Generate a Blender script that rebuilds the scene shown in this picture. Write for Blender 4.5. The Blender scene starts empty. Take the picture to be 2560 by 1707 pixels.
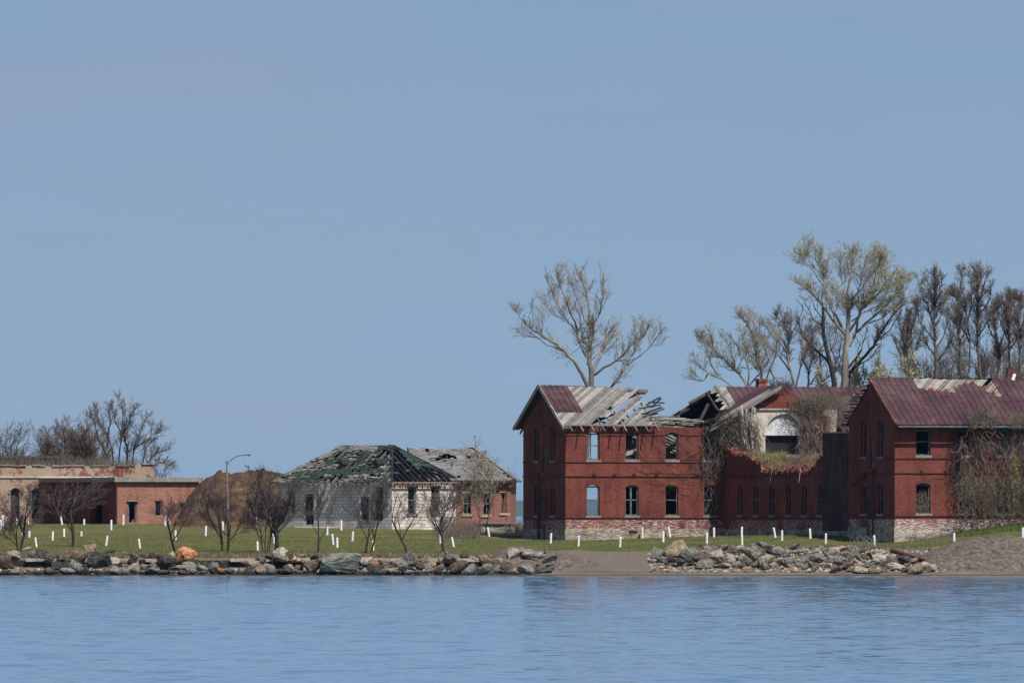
import bpy, bmesh, math, random
import numpy as np
from mathutils import Vector, noise as mnoise
sc = bpy.context.scene
R = math.radians
rnd = random.Random(7)

# ------------------------------------------------------------------ camera, world, sun
FPX = 32000.0          # focal length in pixels of the 2560 wide photograph
HOR = 1285.0           # row of the horizon
CH = 3.54              # camera height over the water
cam_d = bpy.data.cameras.new('camera'); cam = bpy.data.objects.new('camera', cam_d)
sc.collection.objects.link(cam); sc.camera = cam
cam_d.sensor_width = 36; cam_d.lens = 36 * FPX / 2560
cam_d.shift_y = (HOR - 853.5) / 2560
cam_d.clip_start = 1; cam_d.clip_end = 60000
cam.location = (0, 0, CH); cam.rotation_euler = (R(90), 0, 0)

SUN_AZ, SUN_EL = 34.0, 54.0       # degrees to the right of the view axis (behind the camera), elevation
sd = Vector((math.sin(R(SUN_AZ)) * math.cos(R(SUN_EL)), -math.cos(R(SUN_AZ)) * math.cos(R(SUN_EL)), math.sin(R(SUN_EL))))
sl = bpy.data.lights.new('sun', 'SUN'); sl.energy = 5.0; sl.angle = R(0.5); sl.color = (1, 0.95, 0.87)
so = bpy.data.objects.new('sun', sl); sc.collection.objects.link(so)
so.rotation_euler = sd.to_track_quat('Z', 'Y').to_euler()

w = bpy.data.worlds.new('World'); sc.world = w; w.use_nodes = True
nt = w.node_tree; nt.nodes.clear()
def N(t, **k):
    n = nt.nodes.new(t)
    for a, b in k.items(): setattr(n, a, b)
    return n
wo = N('ShaderNodeOutputWorld'); bg = N('ShaderNodeBackground'); bg.inputs['Strength'].default_value = 0.083
sky = N('ShaderNodeTexSky', sky_type='NISHITA'); sky.sun_disc = False
sky.sun_elevation = R(SUN_EL); sky.sun_rotation = R(180 - SUN_AZ)
sky.altitude = 0; sky.air_density = 1.0; sky.dust_density = 0.6; sky.ozone_density = 3.6
tc = N('ShaderNodeTexCoord')
mp = N('ShaderNodeVectorMath', operation='ADD'); mp.inputs[1].default_value = (0, 0, 0.11)
nm = N('ShaderNodeVectorMath', operation='NORMALIZE')
nt.links.new(tc.outputs['Generated'], mp.inputs[0]); nt.links.new(mp.outputs[0], nm.inputs[0])
nt.links.new(nm.outputs[0], sky.inputs['Vector'])
# thin high cirrus, long and faint
mc = N('ShaderNodeMapping'); mc.inputs['Scale'].default_value = (18, 18, 110); mc.inputs['Rotation'].default_value = (0, R(2.0), 0)
nz = N('ShaderNodeTexNoise'); nz.inputs['Scale'].default_value = 1.0; nz.inputs['Detail'].default_value = 5; nz.inputs['Roughness'].default_value = 0.5
cr = N('ShaderNodeMapRange'); cr.inputs['From Min'].default_value = 0.42; cr.inputs['From Max'].default_value = 0.75
cr.inputs['To Min'].default_value = 0.0; cr.inputs['To Max'].default_value = 0.4
mx = N('ShaderNodeMix', data_type='RGBA'); mx.inputs[7].default_value = (3.75, 4.3, 5.45, 1)
nt.links.new(tc.outputs['Generated'], mc.inputs[0]); nt.links.new(mc.outputs[0], nz.inputs['Vector'])
nt.links.new(nz.outputs[0], cr.inputs[0]); nt.links.new(cr.outputs[0], mx.inputs[0])
nt.links.new(sky.outputs[0], mx.inputs[6])
tn = N('ShaderNodeMix', data_type='RGBA', blend_type='MULTIPLY'); tn.inputs[0].default_value = 1; tn.inputs[7].default_value = (1.03, 1.0, 1.045, 1); nt.links.new(mx.outputs[2], tn.inputs[6]); nt.links.new(tn.outputs[2], bg.inputs['Color']); nt.links.new(bg.outputs[0], wo.inputs[0])

sc.view_settings.view_transform = 'Standard'; sc.view_settings.look = 'None'
sc.view_settings.exposure = 0; sc.view_settings.gamma = 1
sc.render.engine = 'CYCLES'

# ------------------------------------------------------------------ geometry helpers
COL = sc.collection
def px_at(px, py, Y):
    return Vector(((px - 1280) / FPX * Y, Y, CH + (HOR - py) / FPX * Y))

def tag(o, label=None, cat=None, group=None, kind=None):
    if label: o['label'] = label
    if cat: o['category'] = cat
    if group: o['group'] = group
    if kind: o['kind'] = kind
    return o

def empty(name, loc, rz=0, **k):
    o = bpy.data.objects.new(name, None); COL.objects.link(o)
    o.location = loc; o.rotation_euler = (0, 0, rz); o.empty_display_size = 0.3
    tag(o, **k); return o

class MB:
    def __init__(s): s.v = []; s.f = []
    def add(s, vs, fs):
        o = len(s.v); s.v.extend(tuple(p) for p in vs); s.f.extend(tuple(i + o for i in f) for f in fs)
    def box(s, x0, x1, y0, y1, z0, z1):
        s.add([(x0,y0,z0),(x1,y0,z0),(x1,y1,z0),(x0,y1,z0),(x0,y0,z1),(x1,y0,z1),(x1,y1,z1),(x0,y1,z1)],
              [(0,3,2,1),(4,5,6,7),(0,1,5,4),(1,2,6,5),(2,3,7,6),(3,0,4,7)])
    def bar(s, a, b, w_, h_, up=(0, 0, 1)):
        a = Vector(a); b = Vector(b); d = (b - a)
        if d.length < 1e-6: return
        d.normalize(); up = Vector(up); x = d.cross(up)
        if x.length < 1e-4: x = d.cross(Vector((1, 0, 0)))
        x.normalize(); y = x.cross(d); x *= w_ / 2; y *= h_ / 2
        s.add([a-x-y, a+x-y, a+x+y, a-x+y, b-x-y, b+x-y, b+x+y, b-x+y],
              [(0,1,2,3),(7,6,5,4),(0,4,5,1),(1,5,6,2),(2,6,7,3),(3,7,4,0)])
    def tube(s, pts, rs, n=5, cap=False):
        o = len(s.v); m = len(pts)
        for i in range(m):
            p = pts[i]; q = pts[min(i+1, m-1)]; r0 = pts[max(i-1, 0)]
            dx = q[0]-r0[0]; dy = q[1]-r0[1]; dz = q[2]-r0[2]
            l = math.sqrt(dx*dx+dy*dy+dz*dz) or 1.0
            dx /= l; dy /= l; dz /= l
            if abs(dz) < 0.9: ax, ay, az = dy, -dx, 0.0
            else: ax, ay, az = 0.0, dz, -dy
            l = math.sqrt(ax*ax+ay*ay+az*az) or 1.0
            ax /= l; ay /= l; az /= l
            bx = dy*az-dz*ay; by = dz*ax-dx*az; bz = dx*ay-dy*ax
            r = rs[i]
            for k in range(n):
                c = CS[n][k][0]*r; t = CS[n][k][1]*r
                s.v.append((p[0]+ax*c+bx*t, p[1]+ay*c+by*t, p[2]+az*c+bz*t))
        for i in range(m-1):
            for k in range(n):
                a = o+i*n+k; b = o+i*n+(k+1) % n
                s.f.append((a, b, b+n, a+n))
        if cap:
            s.f.append(tuple(o+k for k in reversed(range(n)))); s.f.append(tuple(o+(m-1)*n+k for k in range(n)))
    def build(s, name, m, parent=None, smooth=False):
        me = bpy.data.meshes.new(name); me.from_pydata(s.v, [], s.f); me.validate()
        if m: me.materials.append(m)
        if smooth: me.shade_smooth()
        o = bpy.data.objects.new(name, me); COL.objects.link(o)
        if parent: o.parent = parent
        return o
CS = {n: [(math.cos(2*math.pi*k/n), math.sin(2*math.pi*k/n)) for k in range(n)] for n in range(3, 17)}

# ------------------------------------------------------------------ materials
def new_mat(name):
    m = bpy.data.materials.new(name); m.use_nodes = True
    t = m.node_tree; t.nodes.clear()
    o = t.nodes.new('ShaderNodeOutputMaterial'); b = t.nodes.new('ShaderNodeBsdfPrincipled')
    t.links.new(b.outputs[0], o.inputs[0])
    return m, t, b
def lk(t, a, b): t.links.new(a, b)
def nd(t, ty, **k):
    n = t.nodes.new(ty)
    for a, b in k.items():
        if a.startswith('i_'): n.inputs[a[2:].replace('_', ' ')].default_value = b
        else: setattr(n, a, b)
    return n
def c4(c): return (c[0], c[1], c[2], 1)
def coords(t, scale=(1, 1, 1), rot=(0, 0, 0)):
    tc = nd(t, 'ShaderNodeTexCoord'); mp = nd(t, 'ShaderNodeMapping')
    mp.inputs['Scale'].default_value = scale; mp.inputs['Rotation'].default_value = rot
    lk(t, tc.outputs['Object'], mp.inputs[0]); return mp.outputs[0]
def noise(t, vec, scale, detail=6, rough=0.6, dist=0.0):
    n = nd(t, 'ShaderNodeTexNoise'); n.inputs['Scale'].default_value = scale; n.inputs['Detail'].default_value = detail
    n.inputs['Roughness'].default_value = rough; n.inputs['Distortion'].default_value = dist
    lk(t, vec, n.inputs['Vector']); return n.outputs[0]
def ramp(t, fac, stops):
    r = nd(t, 'ShaderNodeValToRGB'); e = r.color_ramp.elements
    while len(e) < len(stops): e.new(0.5)
    for k, (p, c) in enumerate(stops): e[k].position = p; e[k].color = c4(c) if len(c) == 3 else c
    lk(t, fac, r.inputs[0]); return r.outputs[0]
def rng(t, fac, a, b, c=0.0, d=1.0):
    r = nd(t, 'ShaderNodeMapRange'); r.inputs[1].default_value = a; r.inputs[2].default_value = b
    r.inputs[3].default_value = c; r.inputs[4].default_value = d; lk(t, fac, r.inputs[0]); return r.outputs[0]
def mix(t, fac, a, b, bt='MIX'):
    n = nd(t, 'ShaderNodeMix', data_type='RGBA', blend_type=bt)
    for inp, v in ((0, fac), (6, a), (7, b)):
        if isinstance(v, (int, float)): n.inputs[inp].default_value = v
        elif isinstance(v, tuple): n.inputs[inp].default_value = c4(v)
        else: lk(t, v, n.inputs[inp])
    return n.outputs[2]
def mth(t, op, a, b=0.0):
    n = nd(t, 'ShaderNodeMath', operation=op)
    for i, v in ((0, a), (1, b)):
        if isinstance(v, (int, float)): n.inputs[i].default_value = v
        else: lk(t, v, n.inputs[i])
    return n.outputs[0]
def bump(t, b, h, strength=0.5, dist=0.05):
    n = nd(t, 'ShaderNodeBump'); n.inputs['Strength'].default_value = strength; n.inputs['Distance'].default_value = dist
    lk(t, h, n.inputs['Height']); lk(t, n.outputs[0], b.inputs['Normal'])
def simple(name, stops, scale=3, sc3=(1, 1, 1), rough=0.85, bs=0.4, bd=0.04, detail=7, spec=0.3, rand=0.0, isl=0.0, wet=0.0):
    m, t, b = new_mat(name)
    v = coords(t, sc3); n = noise(t, v, scale, detail, 0.65)
    n = rng(t, n, 0.3, 0.7)
    if isl:
        ge = nd(t, 'ShaderNodeNewGeometry'); n = mth(t, 'ADD', mth(t, 'MULTIPLY', n, 1-isl), mth(t, 'MULTIPLY', ge.outputs['Random Per Island'], isl))
    col = ramp(t, n, stops)
    if rand:
        oi = nd(t, 'ShaderNodeObjectInfo'); k = rng(t, oi.outputs['Random'], 0, 1, 1-rand, 1+rand)
        hs = nd(t, 'ShaderNodeHueSaturation'); lk(t, k, hs.inputs['Value']); lk(t, col, hs.inputs['Color']); col = hs.outputs[0]
    if wet:      # tide line: stone stays dark where the water reaches it
        gp = nd(t, 'ShaderNodeNewGeometry'); sz = nd(t, 'ShaderNodeSeparateXYZ'); lk(t, gp.outputs['Position'], sz.inputs[0])
        k = rng(t, mth(t, 'ADD', sz.outputs[2], mth(t, 'MULTIPLY', n, .16)), wet-.04, wet+.12, .88, 0.0); col = mix(t, k, col, (0.018, 0.017, 0.014))
    lk(t, col, b.inputs['Base Color'])
    b.inputs['Roughness'].default_value = rough; b.inputs['Specular IOR Level'].default_value = spec
    if bs: bump(t, b, n, bs, bd)
    return m

def brick_mat(name, c1, c2, mortar, white=(0.0, 0.0), whitec=(0.6, 0.55, 0.5), wamt=0.5, patch=(0.3, 0.09, 0.055), stain=0.5, streak=0.0, topdark=None, peel=None, lichen=False):
    """brick laid in real courses; white = z range of the peeling whitewash band"""
    m, t, b = new_mat(name)
    tc = nd(t, 'ShaderNodeTexCoord'); sp = nd(t, 'ShaderNodeSeparateXYZ'); lk(t, tc.outputs['Object'], sp.inputs[0])
    xy = mth(t, 'ADD', sp.outputs[0], sp.outputs[1]); cb = nd(t, 'ShaderNodeCombineXYZ')
    lk(t, xy, cb.inputs[0]); lk(t, sp.outputs[2], cb.inputs[1])
    br = nd(t, 'ShaderNodeTexBrick'); lk(t, cb.outputs[0], br.inputs['Vector'])
    br.inputs['Scale'].default_value = 1.0; br.inputs['Brick Width'].default_value = 0.24; br.inputs['Row Height'].default_value = 0.085
    br.inputs['Mortar Size'].default_value = 0.011; br.inputs['Color1'].default_value = c4(c1); br.inputs['Color2'].default_value = c4(c2)
    br.inputs['Mortar'].default_value = c4(mortar); br.inputs['Bias'].default_value = 0.0
    n1 = noise(t, tc.outputs['Object'], 0.9, 8, 0.7); n2 = noise(t, tc.outputs['Object'], 6.0, 6, 0.75); n3 = noise(t, tc.outputs['Object'], 0.35, 4, 0.6)
    cw = nd(t, 'ShaderNodeMapping'); cw.inputs['Scale'].default_value = (1.2, 1.2, 9); lk(t, tc.outputs['Object'], cw.inputs[0])
    n4 = noise(t, cw.outputs[0], 1.6, 6, 0.7)
    col = mix(t, rng(t, n2, 0.42, 0.68, 0, 0.75), br.outputs[0], patch)
    col = mix(t, rng(t, n4, 0.48, 0.7, 0, 0.8), col, (c1[0]*0.42, c1[1]*0.5, c1[2]*0.6))
    col = mix(t, rng(t, n3, 0.36, 0.64, 0, min(1, stain*1.6)), col, mix(t, 1.0, col, (0.5, 0.46, 0.5), 'MULTIPLY'))
    md = nd(t, 'ShaderNodeMapping'); md.inputs['Scale'].default_value = (1.6, 1.6, 0.22); lk(t, tc.outputs['Object'], md.inputs[0]); nd_ = noise(t, md.outputs[0], 1.5, 7, 0.7); col = mix(t, rng(t, nd_, 0.52, 0.68, 0, 0.6), col, (c1[0]*.32, c1[1]*.45, c1[2]*.5)); col = mix(t, rng(t, nd_, 0.46, 0.34, 0, 0.35), col, patch)
    n7 = noise(t, tc.outputs['Object'], 14, 4, 0.8); col = mix(t, rng(t, n7, 0.56, 0.7, 0, 0.5), col, (0.36, 0.2, 0.16)); col = mix(t, rng(t, n7, 0.42, 0.3, 0, 0.6), col, (0.05, 0.015, 0.015))
    col = mix(t, rng(t, n1, 0.54, 0.7, 0, 0.5), col, patch)
    if streak:
        sm = nd(t, 'ShaderNodeMapping'); sm.inputs['Scale'].default_value = (1.2, 1.2, 0.6); lk(t, tc.outputs['Object'], sm.inputs[0])
        ns = noise(t, sm.outputs[0], 1.4, 7, 0.75)
        col = mix(t, rng(t, ns, 0.48, 0.66, 0, streak), col, (0.4, 0.4, 0.4))
    if peel:
        np_ = noise(t, tc.outputs['Object'], 1.0, 8, 0.7)
        pk = rng(t, np_, peel-0.03, peel+0.03)
        col = mix(t, pk, col, mix(t, n2, (whitec[0]*.7, whitec[1]*.68, whitec[2]*.66), whitec))
        if lichen:
            xk = mth(t, 'MULTIPLY', rng(t, mth(t, 'ADD', sp.outputs[0], mth(t, 'MULTIPLY', n1, 1.6)), -7.4, -6.6), rng(t, mth(t, 'ADD', sp.outputs[0], mth(t, 'MULTIPLY', n1, 1.6)), -5.0, -4.2, 1, 0))
            xk = mth(t, 'MULTIPLY', xk, rng(t, sp.outputs[2], 3.0, 3.3)); col = mix(t, mth(t, 'MULTIPLY', xk, rng(t, n2, .35, .6)), col, (0.36, 0.2, 0.06))
    if white[1] > white[0]:
        z = sp.outputs[2]
        band = mth(t, 'MULTIPLY', rng(t, z, white[0]-0.01, white[0]+0.02), rng(t, z, white[1]-0.02, white[1]+0.04, 1, 0))
        n5 = noise(t, cw.outputs[0], 2.3, 9, 0.78)
        k = mth(t, 'MULTIPLY', band, rng(t, n5, wamt-0.03, wamt+0.05))
        k = mth(t, 'MULTIPLY', k, rng(t, noise(t, tc.outputs['Object'], 0.5, 3), 0.36, 0.5))
        col = mix(t, k, col, whitec)
    lk(t, col, b.inputs['Base Color']); b.inputs['Roughness'].default_value = 0.9; b.inputs['Specular IOR Level'].default_value = 0.2
    h = mth(t, 'ADD', mth(t, 'MULTIPLY', br.outputs[1], -0.5), n2)
    bump(t, b, h, 0.5, 0.02)
    return m

M = {}
M['brick'] = brick_mat('weathered red brick', (0.165, 0.036, 0.028), (0.225, 0.048, 0.035), (0.17, 0.085, 0.072), white=(0.72, 1.42), whitec=(0.68, 0.57, 0.53), wamt=0.525)
M['brick_shaded'] = brick_mat('maroon shaded shed brick', (0.18, 0.034, 0.03), (0.25, 0.05, 0.04), (0.2, 0.09, 0.08))  # shed brick with the shade of its left face in the colour
M['brick_lime'] = brick_mat('red brick with heavy limewash remains', (0.165, 0.036, 0.028), (0.225, 0.048, 0.035), (0.17, 0.085, 0.072), white=(0.83, 1.62), whitec=(0.74, 0.64, 0.6), wamt=0.5)
M['brick_pale'] = brick_mat('pale spalled brick', (0.3, 0.1, 0.075), (0.4, 0.16, 0.12), (0.42, 0.3, 0.25), patch=(0.44, 0.22, 0.17), stain=0.3)
M['brick_shed'] = brick_mat('orange red brick', (0.3, 0.098, 0.062), (0.42, 0.155, 0.1), (0.45, 0.3, 0.24), patch=(0.44, 0.24, 0.17), stain=0.3)
M['stucco'] = brick_mat('peeling stucco over brick', (0.3, 0.08, 0.055), (0.36, 0.12, 0.08), (0.4, 0.3, 0.25), patch=(0.2, 0.05, 0.035), whitec=(0.42, 0.335, 0.255), peel=0.475, lichen=True)
M['string'] = simple('dark brick ledge', [(0, (0.07, 0.025, 0.02)), (1, (0.17, 0.05, 0.038))], 6)
M['render'] = brick_mat('streaked cement render over brick', (0.075, 0.026, 0.022), (0.1, 0.033, 0.028), (0.09, 0.06, 0.052), patch=(0.05, 0.03, 0.025), streak=0.16)
M['rubble_brick'] = simple('broken brick rubble', [(0, (0.1, 0.03, 0.025)), (0.5, (0.17, 0.045, 0.036)), (1, (0.33, 0.22, 0.18))], 5, bs=0.8, isl=.5)

def stone_mat(name, light=1.0, wt=0.47):
    m, t, b = new_mat(name)
    tc = nd(t, 'ShaderNodeTexCoord'); mp = nd(t, 'ShaderNodeMapping'); mp.inputs['Scale'].default_value = (1.0, 1.0, 2.4)
    lk(t, tc.outputs['Object'], mp.inputs[0])
    vo = nd(t, 'ShaderNodeTexVoronoi'); vo.inputs['Scale'].default_value = 3.0; lk(t, mp.outputs[0], vo.inputs['Vector'])
    ve = nd(t, 'ShaderNodeTexVoronoi', feature='DISTANCE_TO_EDGE'); ve.inputs['Scale'].default_value = 3.0; lk(t, mp.outputs[0], ve.inputs['Vector'])
    n = noise(t, mp.outputs[0], 1.3, 8, 0.75); n2 = noise(t, mp.outputs[0], 7, 6, 0.7)
    sp = nd(t, 'ShaderNodeSeparateColor'); lk(t, vo.outputs['Color'], sp.inputs[0])
    col = ramp(t, sp.outputs[0], [(0, (0.12*light, 0.11*light, 0.1*light)), (0.4, (0.3*light, 0.25*light, 0.19*light)), (0.7, (0.22*light, 0.18*light, 0.14*light)), (1, (0.42*light, 0.37*light, 0.3*light))])
    col = mix(t, rng(t, n, wt, wt+.12, 0, 0.95), col, (0.56, 0.49, 0.4))
    col = mix(t, rng(t, n2, 0.55, 0.66, 0, 0.6), col, (0.1, 0.08, 0.06))
    col = mix(t, rng(t, ve.outputs[0], 0.0, 0.05, 0.6, 0), col, (0.2, 0.17, 0.14))
    lk(t, col, b.inputs['Base Color']); b.inputs['Roughness'].default_value = 0.92
    bump(t, b, mth(t, 'ADD', rng(t, ve.outputs[0], 0, 0.12), n2), 0.7, 0.05)
    return m
M['stone'] = stone_mat('rubble stone footing')
M['stone_lime'] = stone_mat('limewashed rubble stone', 1.0, 0.43)
M['plaster'] = simple('cream plaster', [(0, (0.3, 0.24, 0.19)), (0.35, (0.5, 0.44, 0.37)), (1, (0.66, 0.6, 0.52))], 1.6)
M['lunette'] = simple('white painted boarding', [(0, (0.42, 0.42, 0.42)), (0.4, (0.62, 0.63, 0.63)), (1, (0.75, 0.76, 0.76))], 2.0)
M['concrete'] = simple('weathered concrete', [(0, (0.16, 0.14, 0.12)), (0.5, (0.27, 0.24, 0.2)), (1, (0.37, 0.33, 0.28))], 2.2)
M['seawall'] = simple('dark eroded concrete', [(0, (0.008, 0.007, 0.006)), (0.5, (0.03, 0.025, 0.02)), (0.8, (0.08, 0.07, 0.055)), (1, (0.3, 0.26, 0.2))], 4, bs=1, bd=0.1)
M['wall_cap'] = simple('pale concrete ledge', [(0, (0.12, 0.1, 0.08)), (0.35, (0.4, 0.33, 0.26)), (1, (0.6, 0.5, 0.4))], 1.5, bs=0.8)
M['wood'] = simple('silvered boards', [(0, (0.07, 0.063, 0.057)), (0.5, (0.21, 0.192, 0.172)), (1, (0.4, 0.37, 0.33))], 2.4, bs=0.6, bd=0.02, isl=.55)
M['wood_pale'] = simple('bleached timber', [(0, (0.28, 0.25, 0.22)), (0.5, (0.45, 0.41, 0.36)), (1, (0.55, 0.51, 0.45))], 3, isl=.5)
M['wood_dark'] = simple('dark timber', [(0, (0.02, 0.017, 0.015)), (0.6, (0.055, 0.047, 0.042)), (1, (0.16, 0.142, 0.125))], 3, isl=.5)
M['wood_shade_black'] = simple('charred timber and painted shade', [(0, (0.008, 0.008, 0.01)), (0.7, (0.025, 0.025, 0.03)), (1, (0.1, 0.098, 0.1))], 3, isl=.5)  # also the black of sheets that stand for shade in openings
M['frame'] = simple('flaking painted window frame', [(0, (0.05, 0.06, 0.07)), (0.5, (0.12, 0.13, 0.135)), (1, (0.24, 0.24, 0.23))], 5)
M['sill'] = simple('stone sill', [(0, (0.14, 0.12, 0.1)), (1, (0.34, 0.3, 0.25))], 5)
M['sill_pale'] = simple('pale stone lintel', [(0, (0.3, 0.27, 0.22)), (1, (0.6, 0.54, 0.45))], 5)
M['interior'] = simple('dark interior plaster', [(0, (0.02, 0.018, 0.018)), (1, (0.08, 0.065, 0.06))], 2)  # very dark tone all over the inner walls
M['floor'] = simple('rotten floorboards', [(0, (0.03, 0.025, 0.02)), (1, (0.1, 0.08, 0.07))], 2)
def metal(name, rot):
    m, t, b = new_mat(name)
    tc = nd(t, 'ShaderNodeTexCoord'); n = noise(t, tc.outputs['Object'], 0.8, 8, 0.7); n2 = noise(t, tc.outputs['Object'], 4.5, 6, 0.75)
    mp = nd(t, 'ShaderNodeMapping'); mp.inputs['Scale'].default_value = (4, 0.5, 0.5); lk(t, tc.outputs['Object'], mp.inputs[0]); n3 = noise(t, mp.outputs[0], 1.5, 6, 0.7)
    col = ramp(t, rng(t, n, 0.3, 0.7), [(0, (0.038, 0.017, 0.022)), (0.5, (0.07, 0.03, 0.036)), (1, (0.115, 0.057, 0.063))])
    col = mix(t, rng(t, n3, 0.5, 0.7, 0, 0.5), col, (0.095, 0.028, 0.026))
    ge = nd(t, 'ShaderNodeNewGeometry'); col = mix(t, rng(t, ge.outputs['Random Per Island'], 0, 1, 0, .55), col, mix(t, 1.0, col, (0.6, 0.62, 0.66), 'MULTIPLY'))
    n9 = noise(t, tc.outputs['Object'], 0.5, 5, 0.7); col = mix(t, rng(t, n9, 0.5, 0.66, 0, 0.55), col, (0.13, 0.085, 0.085))
    col = mix(t, rng(t, n2, 0.68, 0.72, 0, 0.8*rot), col, (0.36, 0.17, 0.11))
    lk(t, col, b.inputs['Base Color']); b.inputs['Roughness'].default_value = 0.6; b.inputs['Specular IOR Level'].default_value = 0.35
    bump(t, b, n, 0.5, 0.06); return m
M['metal'] = metal('rusting red sheet metal', 1.0)
M['rust'] = simple('rust', [(0, (0.06, 0.02, 0.015)), (0.5, (0.17, 0.05, 0.03)), (0.8, (0.35, 0.13, 0.06)), (1, (0.5, 0.35, 0.25))], 3)
M['rust_pipe'] = simple('brown rusted iron', [(0, (0.05, 0.025, 0.02)), (1, (0.16, 0.07, 0.05))], 4)
M['gutter'] = simple('verdigris gutter', [(0, (0.05, 0.07, 0.065)), (1, (0.16, 0.22, 0.2))], 3)
M['shingle_green'] = simple('green roof felt', [(0, (0.2, 0.185, 0.165)), (0.25, (0.09, 0.1, 0.08)), (0.4, (0.024, 0.044, 0.033)), (0.7, (0.033, 0.062, 0.046)), (0.85, (0.02, 0.026, 0.022)), (1, (0.15, 0.14, 0.12))], 1.1, detail=10, bs=0.6, isl=.25)
M['shingle_grey'] = simple('weathered grey shingles', [(0, (0.1, 0.096, 0.092)), (0.5, (0.2, 0.193, 0.186)), (1, (0.33, 0.318, 0.305))], 1.4, sc3=(0.7, 0.7, 3), detail=9, isl=.45)
M['shingle_pale'] = simple('bleached shingle laths', [(0, (0.07, 0.064, 0.057)), (0.5, (0.18, 0.165, 0.148)), (1, (0.34, 0.32, 0.29))], 2, detail=8, isl=.5)
def block_mat():
    m, t, b = new_mat('white painted blockwork')
    tc = nd(t, 'ShaderNodeTexCoord'); sp = nd(t, 'ShaderNodeSeparateXYZ'); lk(t, tc.outputs['Object'], sp.inputs[0])
    cb = nd(t, 'ShaderNodeCombineXYZ'); lk(t, mth(t, 'ADD', sp.outputs[0], sp.outputs[1]), cb.inputs[0]); lk(t, sp.outputs[2], cb.inputs[1])
    br = nd(t, 'ShaderNodeTexBrick'); lk(t, cb.outputs[0], br.inputs['Vector']); br.inputs['Scale'].default_value = 1.0
    br.inputs['Brick Width'].default_value = 0.46; br.inputs['Row Height'].default_value = 0.21; br.inputs['Mortar Size'].default_value = 0.018
    br.inputs['Color1'].default_value = (0.62, 0.58, 0.52, 1); br.inputs['Color2'].default_value = (0.78, 0.74, 0.67, 1); br.inputs['Mortar'].default_value = (0.36, 0.32, 0.27, 1)
    n = noise(t, tc.outputs['Object'], 1.2, 8, 0.75); n2 = noise(t, tc.outputs['Object'], 5, 6, 0.7)
    col = mix(t, rng(t, n, 0.5, 0.7, 0, 0.8), br.outputs[0], (0.3, 0.24, 0.185))
    col = mix(t, rng(t, n2, 0.62, 0.72, 0, 0.6), col, (0.25, 0.12, 0.09))
    lk(t, col, b.inputs['Base Color']); b.inputs['Roughness'].default_value = 0.85
    bump(t, b, mth(t, 'SUBTRACT', n2, br.outputs[1]), 0.6, 0.03); return m
M['block'] = block_mat()
M['bark'] = simple('pale grey bark', [(0, (0.08, 0.07, 0.06)), (0.5, (0.2, 0.18, 0.155)), (1, (0.38, 0.36, 0.32))], 1.5, sc3=(1, 1, 0.5))
M['bark_dark'] = simple('dark bark', [(0, (0.018, 0.015, 0.014)), (1, (0.06, 0.05, 0.045))], 3)
M['bark_mid'] = simple('grey brown bark', [(0, (0.045, 0.037, 0.032)), (1, (0.15, 0.125, 0.105))], 2)
M['twig'] = simple('pale twigs', [(0, (0.2, 0.175, 0.14)), (1, (0.36, 0.32, 0.25))], 1)
M['twig_brown'] = simple('brown twigs', [(0, (0.1, 0.077, 0.063)), (1, (0.2, 0.16, 0.132))], 1)
M['twig_dark'] = simple('purplish dark twigs', [(0, (0.05, 0.038, 0.038)), (1, (0.11, 0.082, 0.08))], 1)
M['vine'] = simple('dry vine stems', [(0, (0.09, 0.07, 0.055)), (0.5, (0.17, 0.14, 0.11)), (1, (0.3, 0.26, 0.21))], 1.2)
def leafm(name, a, b_):
    m = simple(name, [(0, a), (1, b_)], 1.5, bs=0); return m
M['leaf_pale'] = leafm('pale new leaves', (0.28, 0.3, 0.16), (0.46, 0.47, 0.28))
M['leaf_green'] = leafm('fresh green leaves', (0.05, 0.08, 0.02), (0.14, 0.18, 0.04))
M['leaf_yellow'] = leafm('yellow green leaves', (0.18, 0.2, 0.03), (0.33, 0.33, 0.06))
M['leaf_dry'] = leafm('dry leaf litter', (0.1, 0.07, 0.045), (0.22, 0.16, 0.1))
M['blade'] = leafm('grass blades', (0.075, 0.1, 0.02), (0.18, 0.185, 0.06))
M['blade_dry'] = leafm('dry grass', (0.12, 0.1, 0.06), (0.26, 0.21, 0.13))
M['white'] = simple('white paint', [(0, (0.62, 0.62, 0.63)), (0.4, (0.8, 0.8, 0.81)), (1, (0.84, 0.84, 0.85))], 4, bs=0.2)
M['soil'] = simple('brown excavated earth', [(0, (0.03, 0.017, 0.009)), (0.5, (0.1, 0.06, 0.032)), (0.85, (0.15, 0.096, 0.054)), (1, (0.26, 0.2, 0.13))], 1.3, detail=11, bs=1, bd=0.2)
M['gravelheap'] = simple('grey gravel', [(0, (0.035, 0.031, 0.028)), (0.45, (0.145, 0.117, 0.09)), (0.8, (0.215, 0.175, 0.137)), (1, (0.33, 0.3, 0.265))], 3.5, detail=12, bs=1, bd=0.12)
M['lamp_metal'] = simple('weathered galvanised steel', [(0, (0.14, 0.11, 0.09)), (1, (0.3, 0.26, 0.23))], 3)
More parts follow.
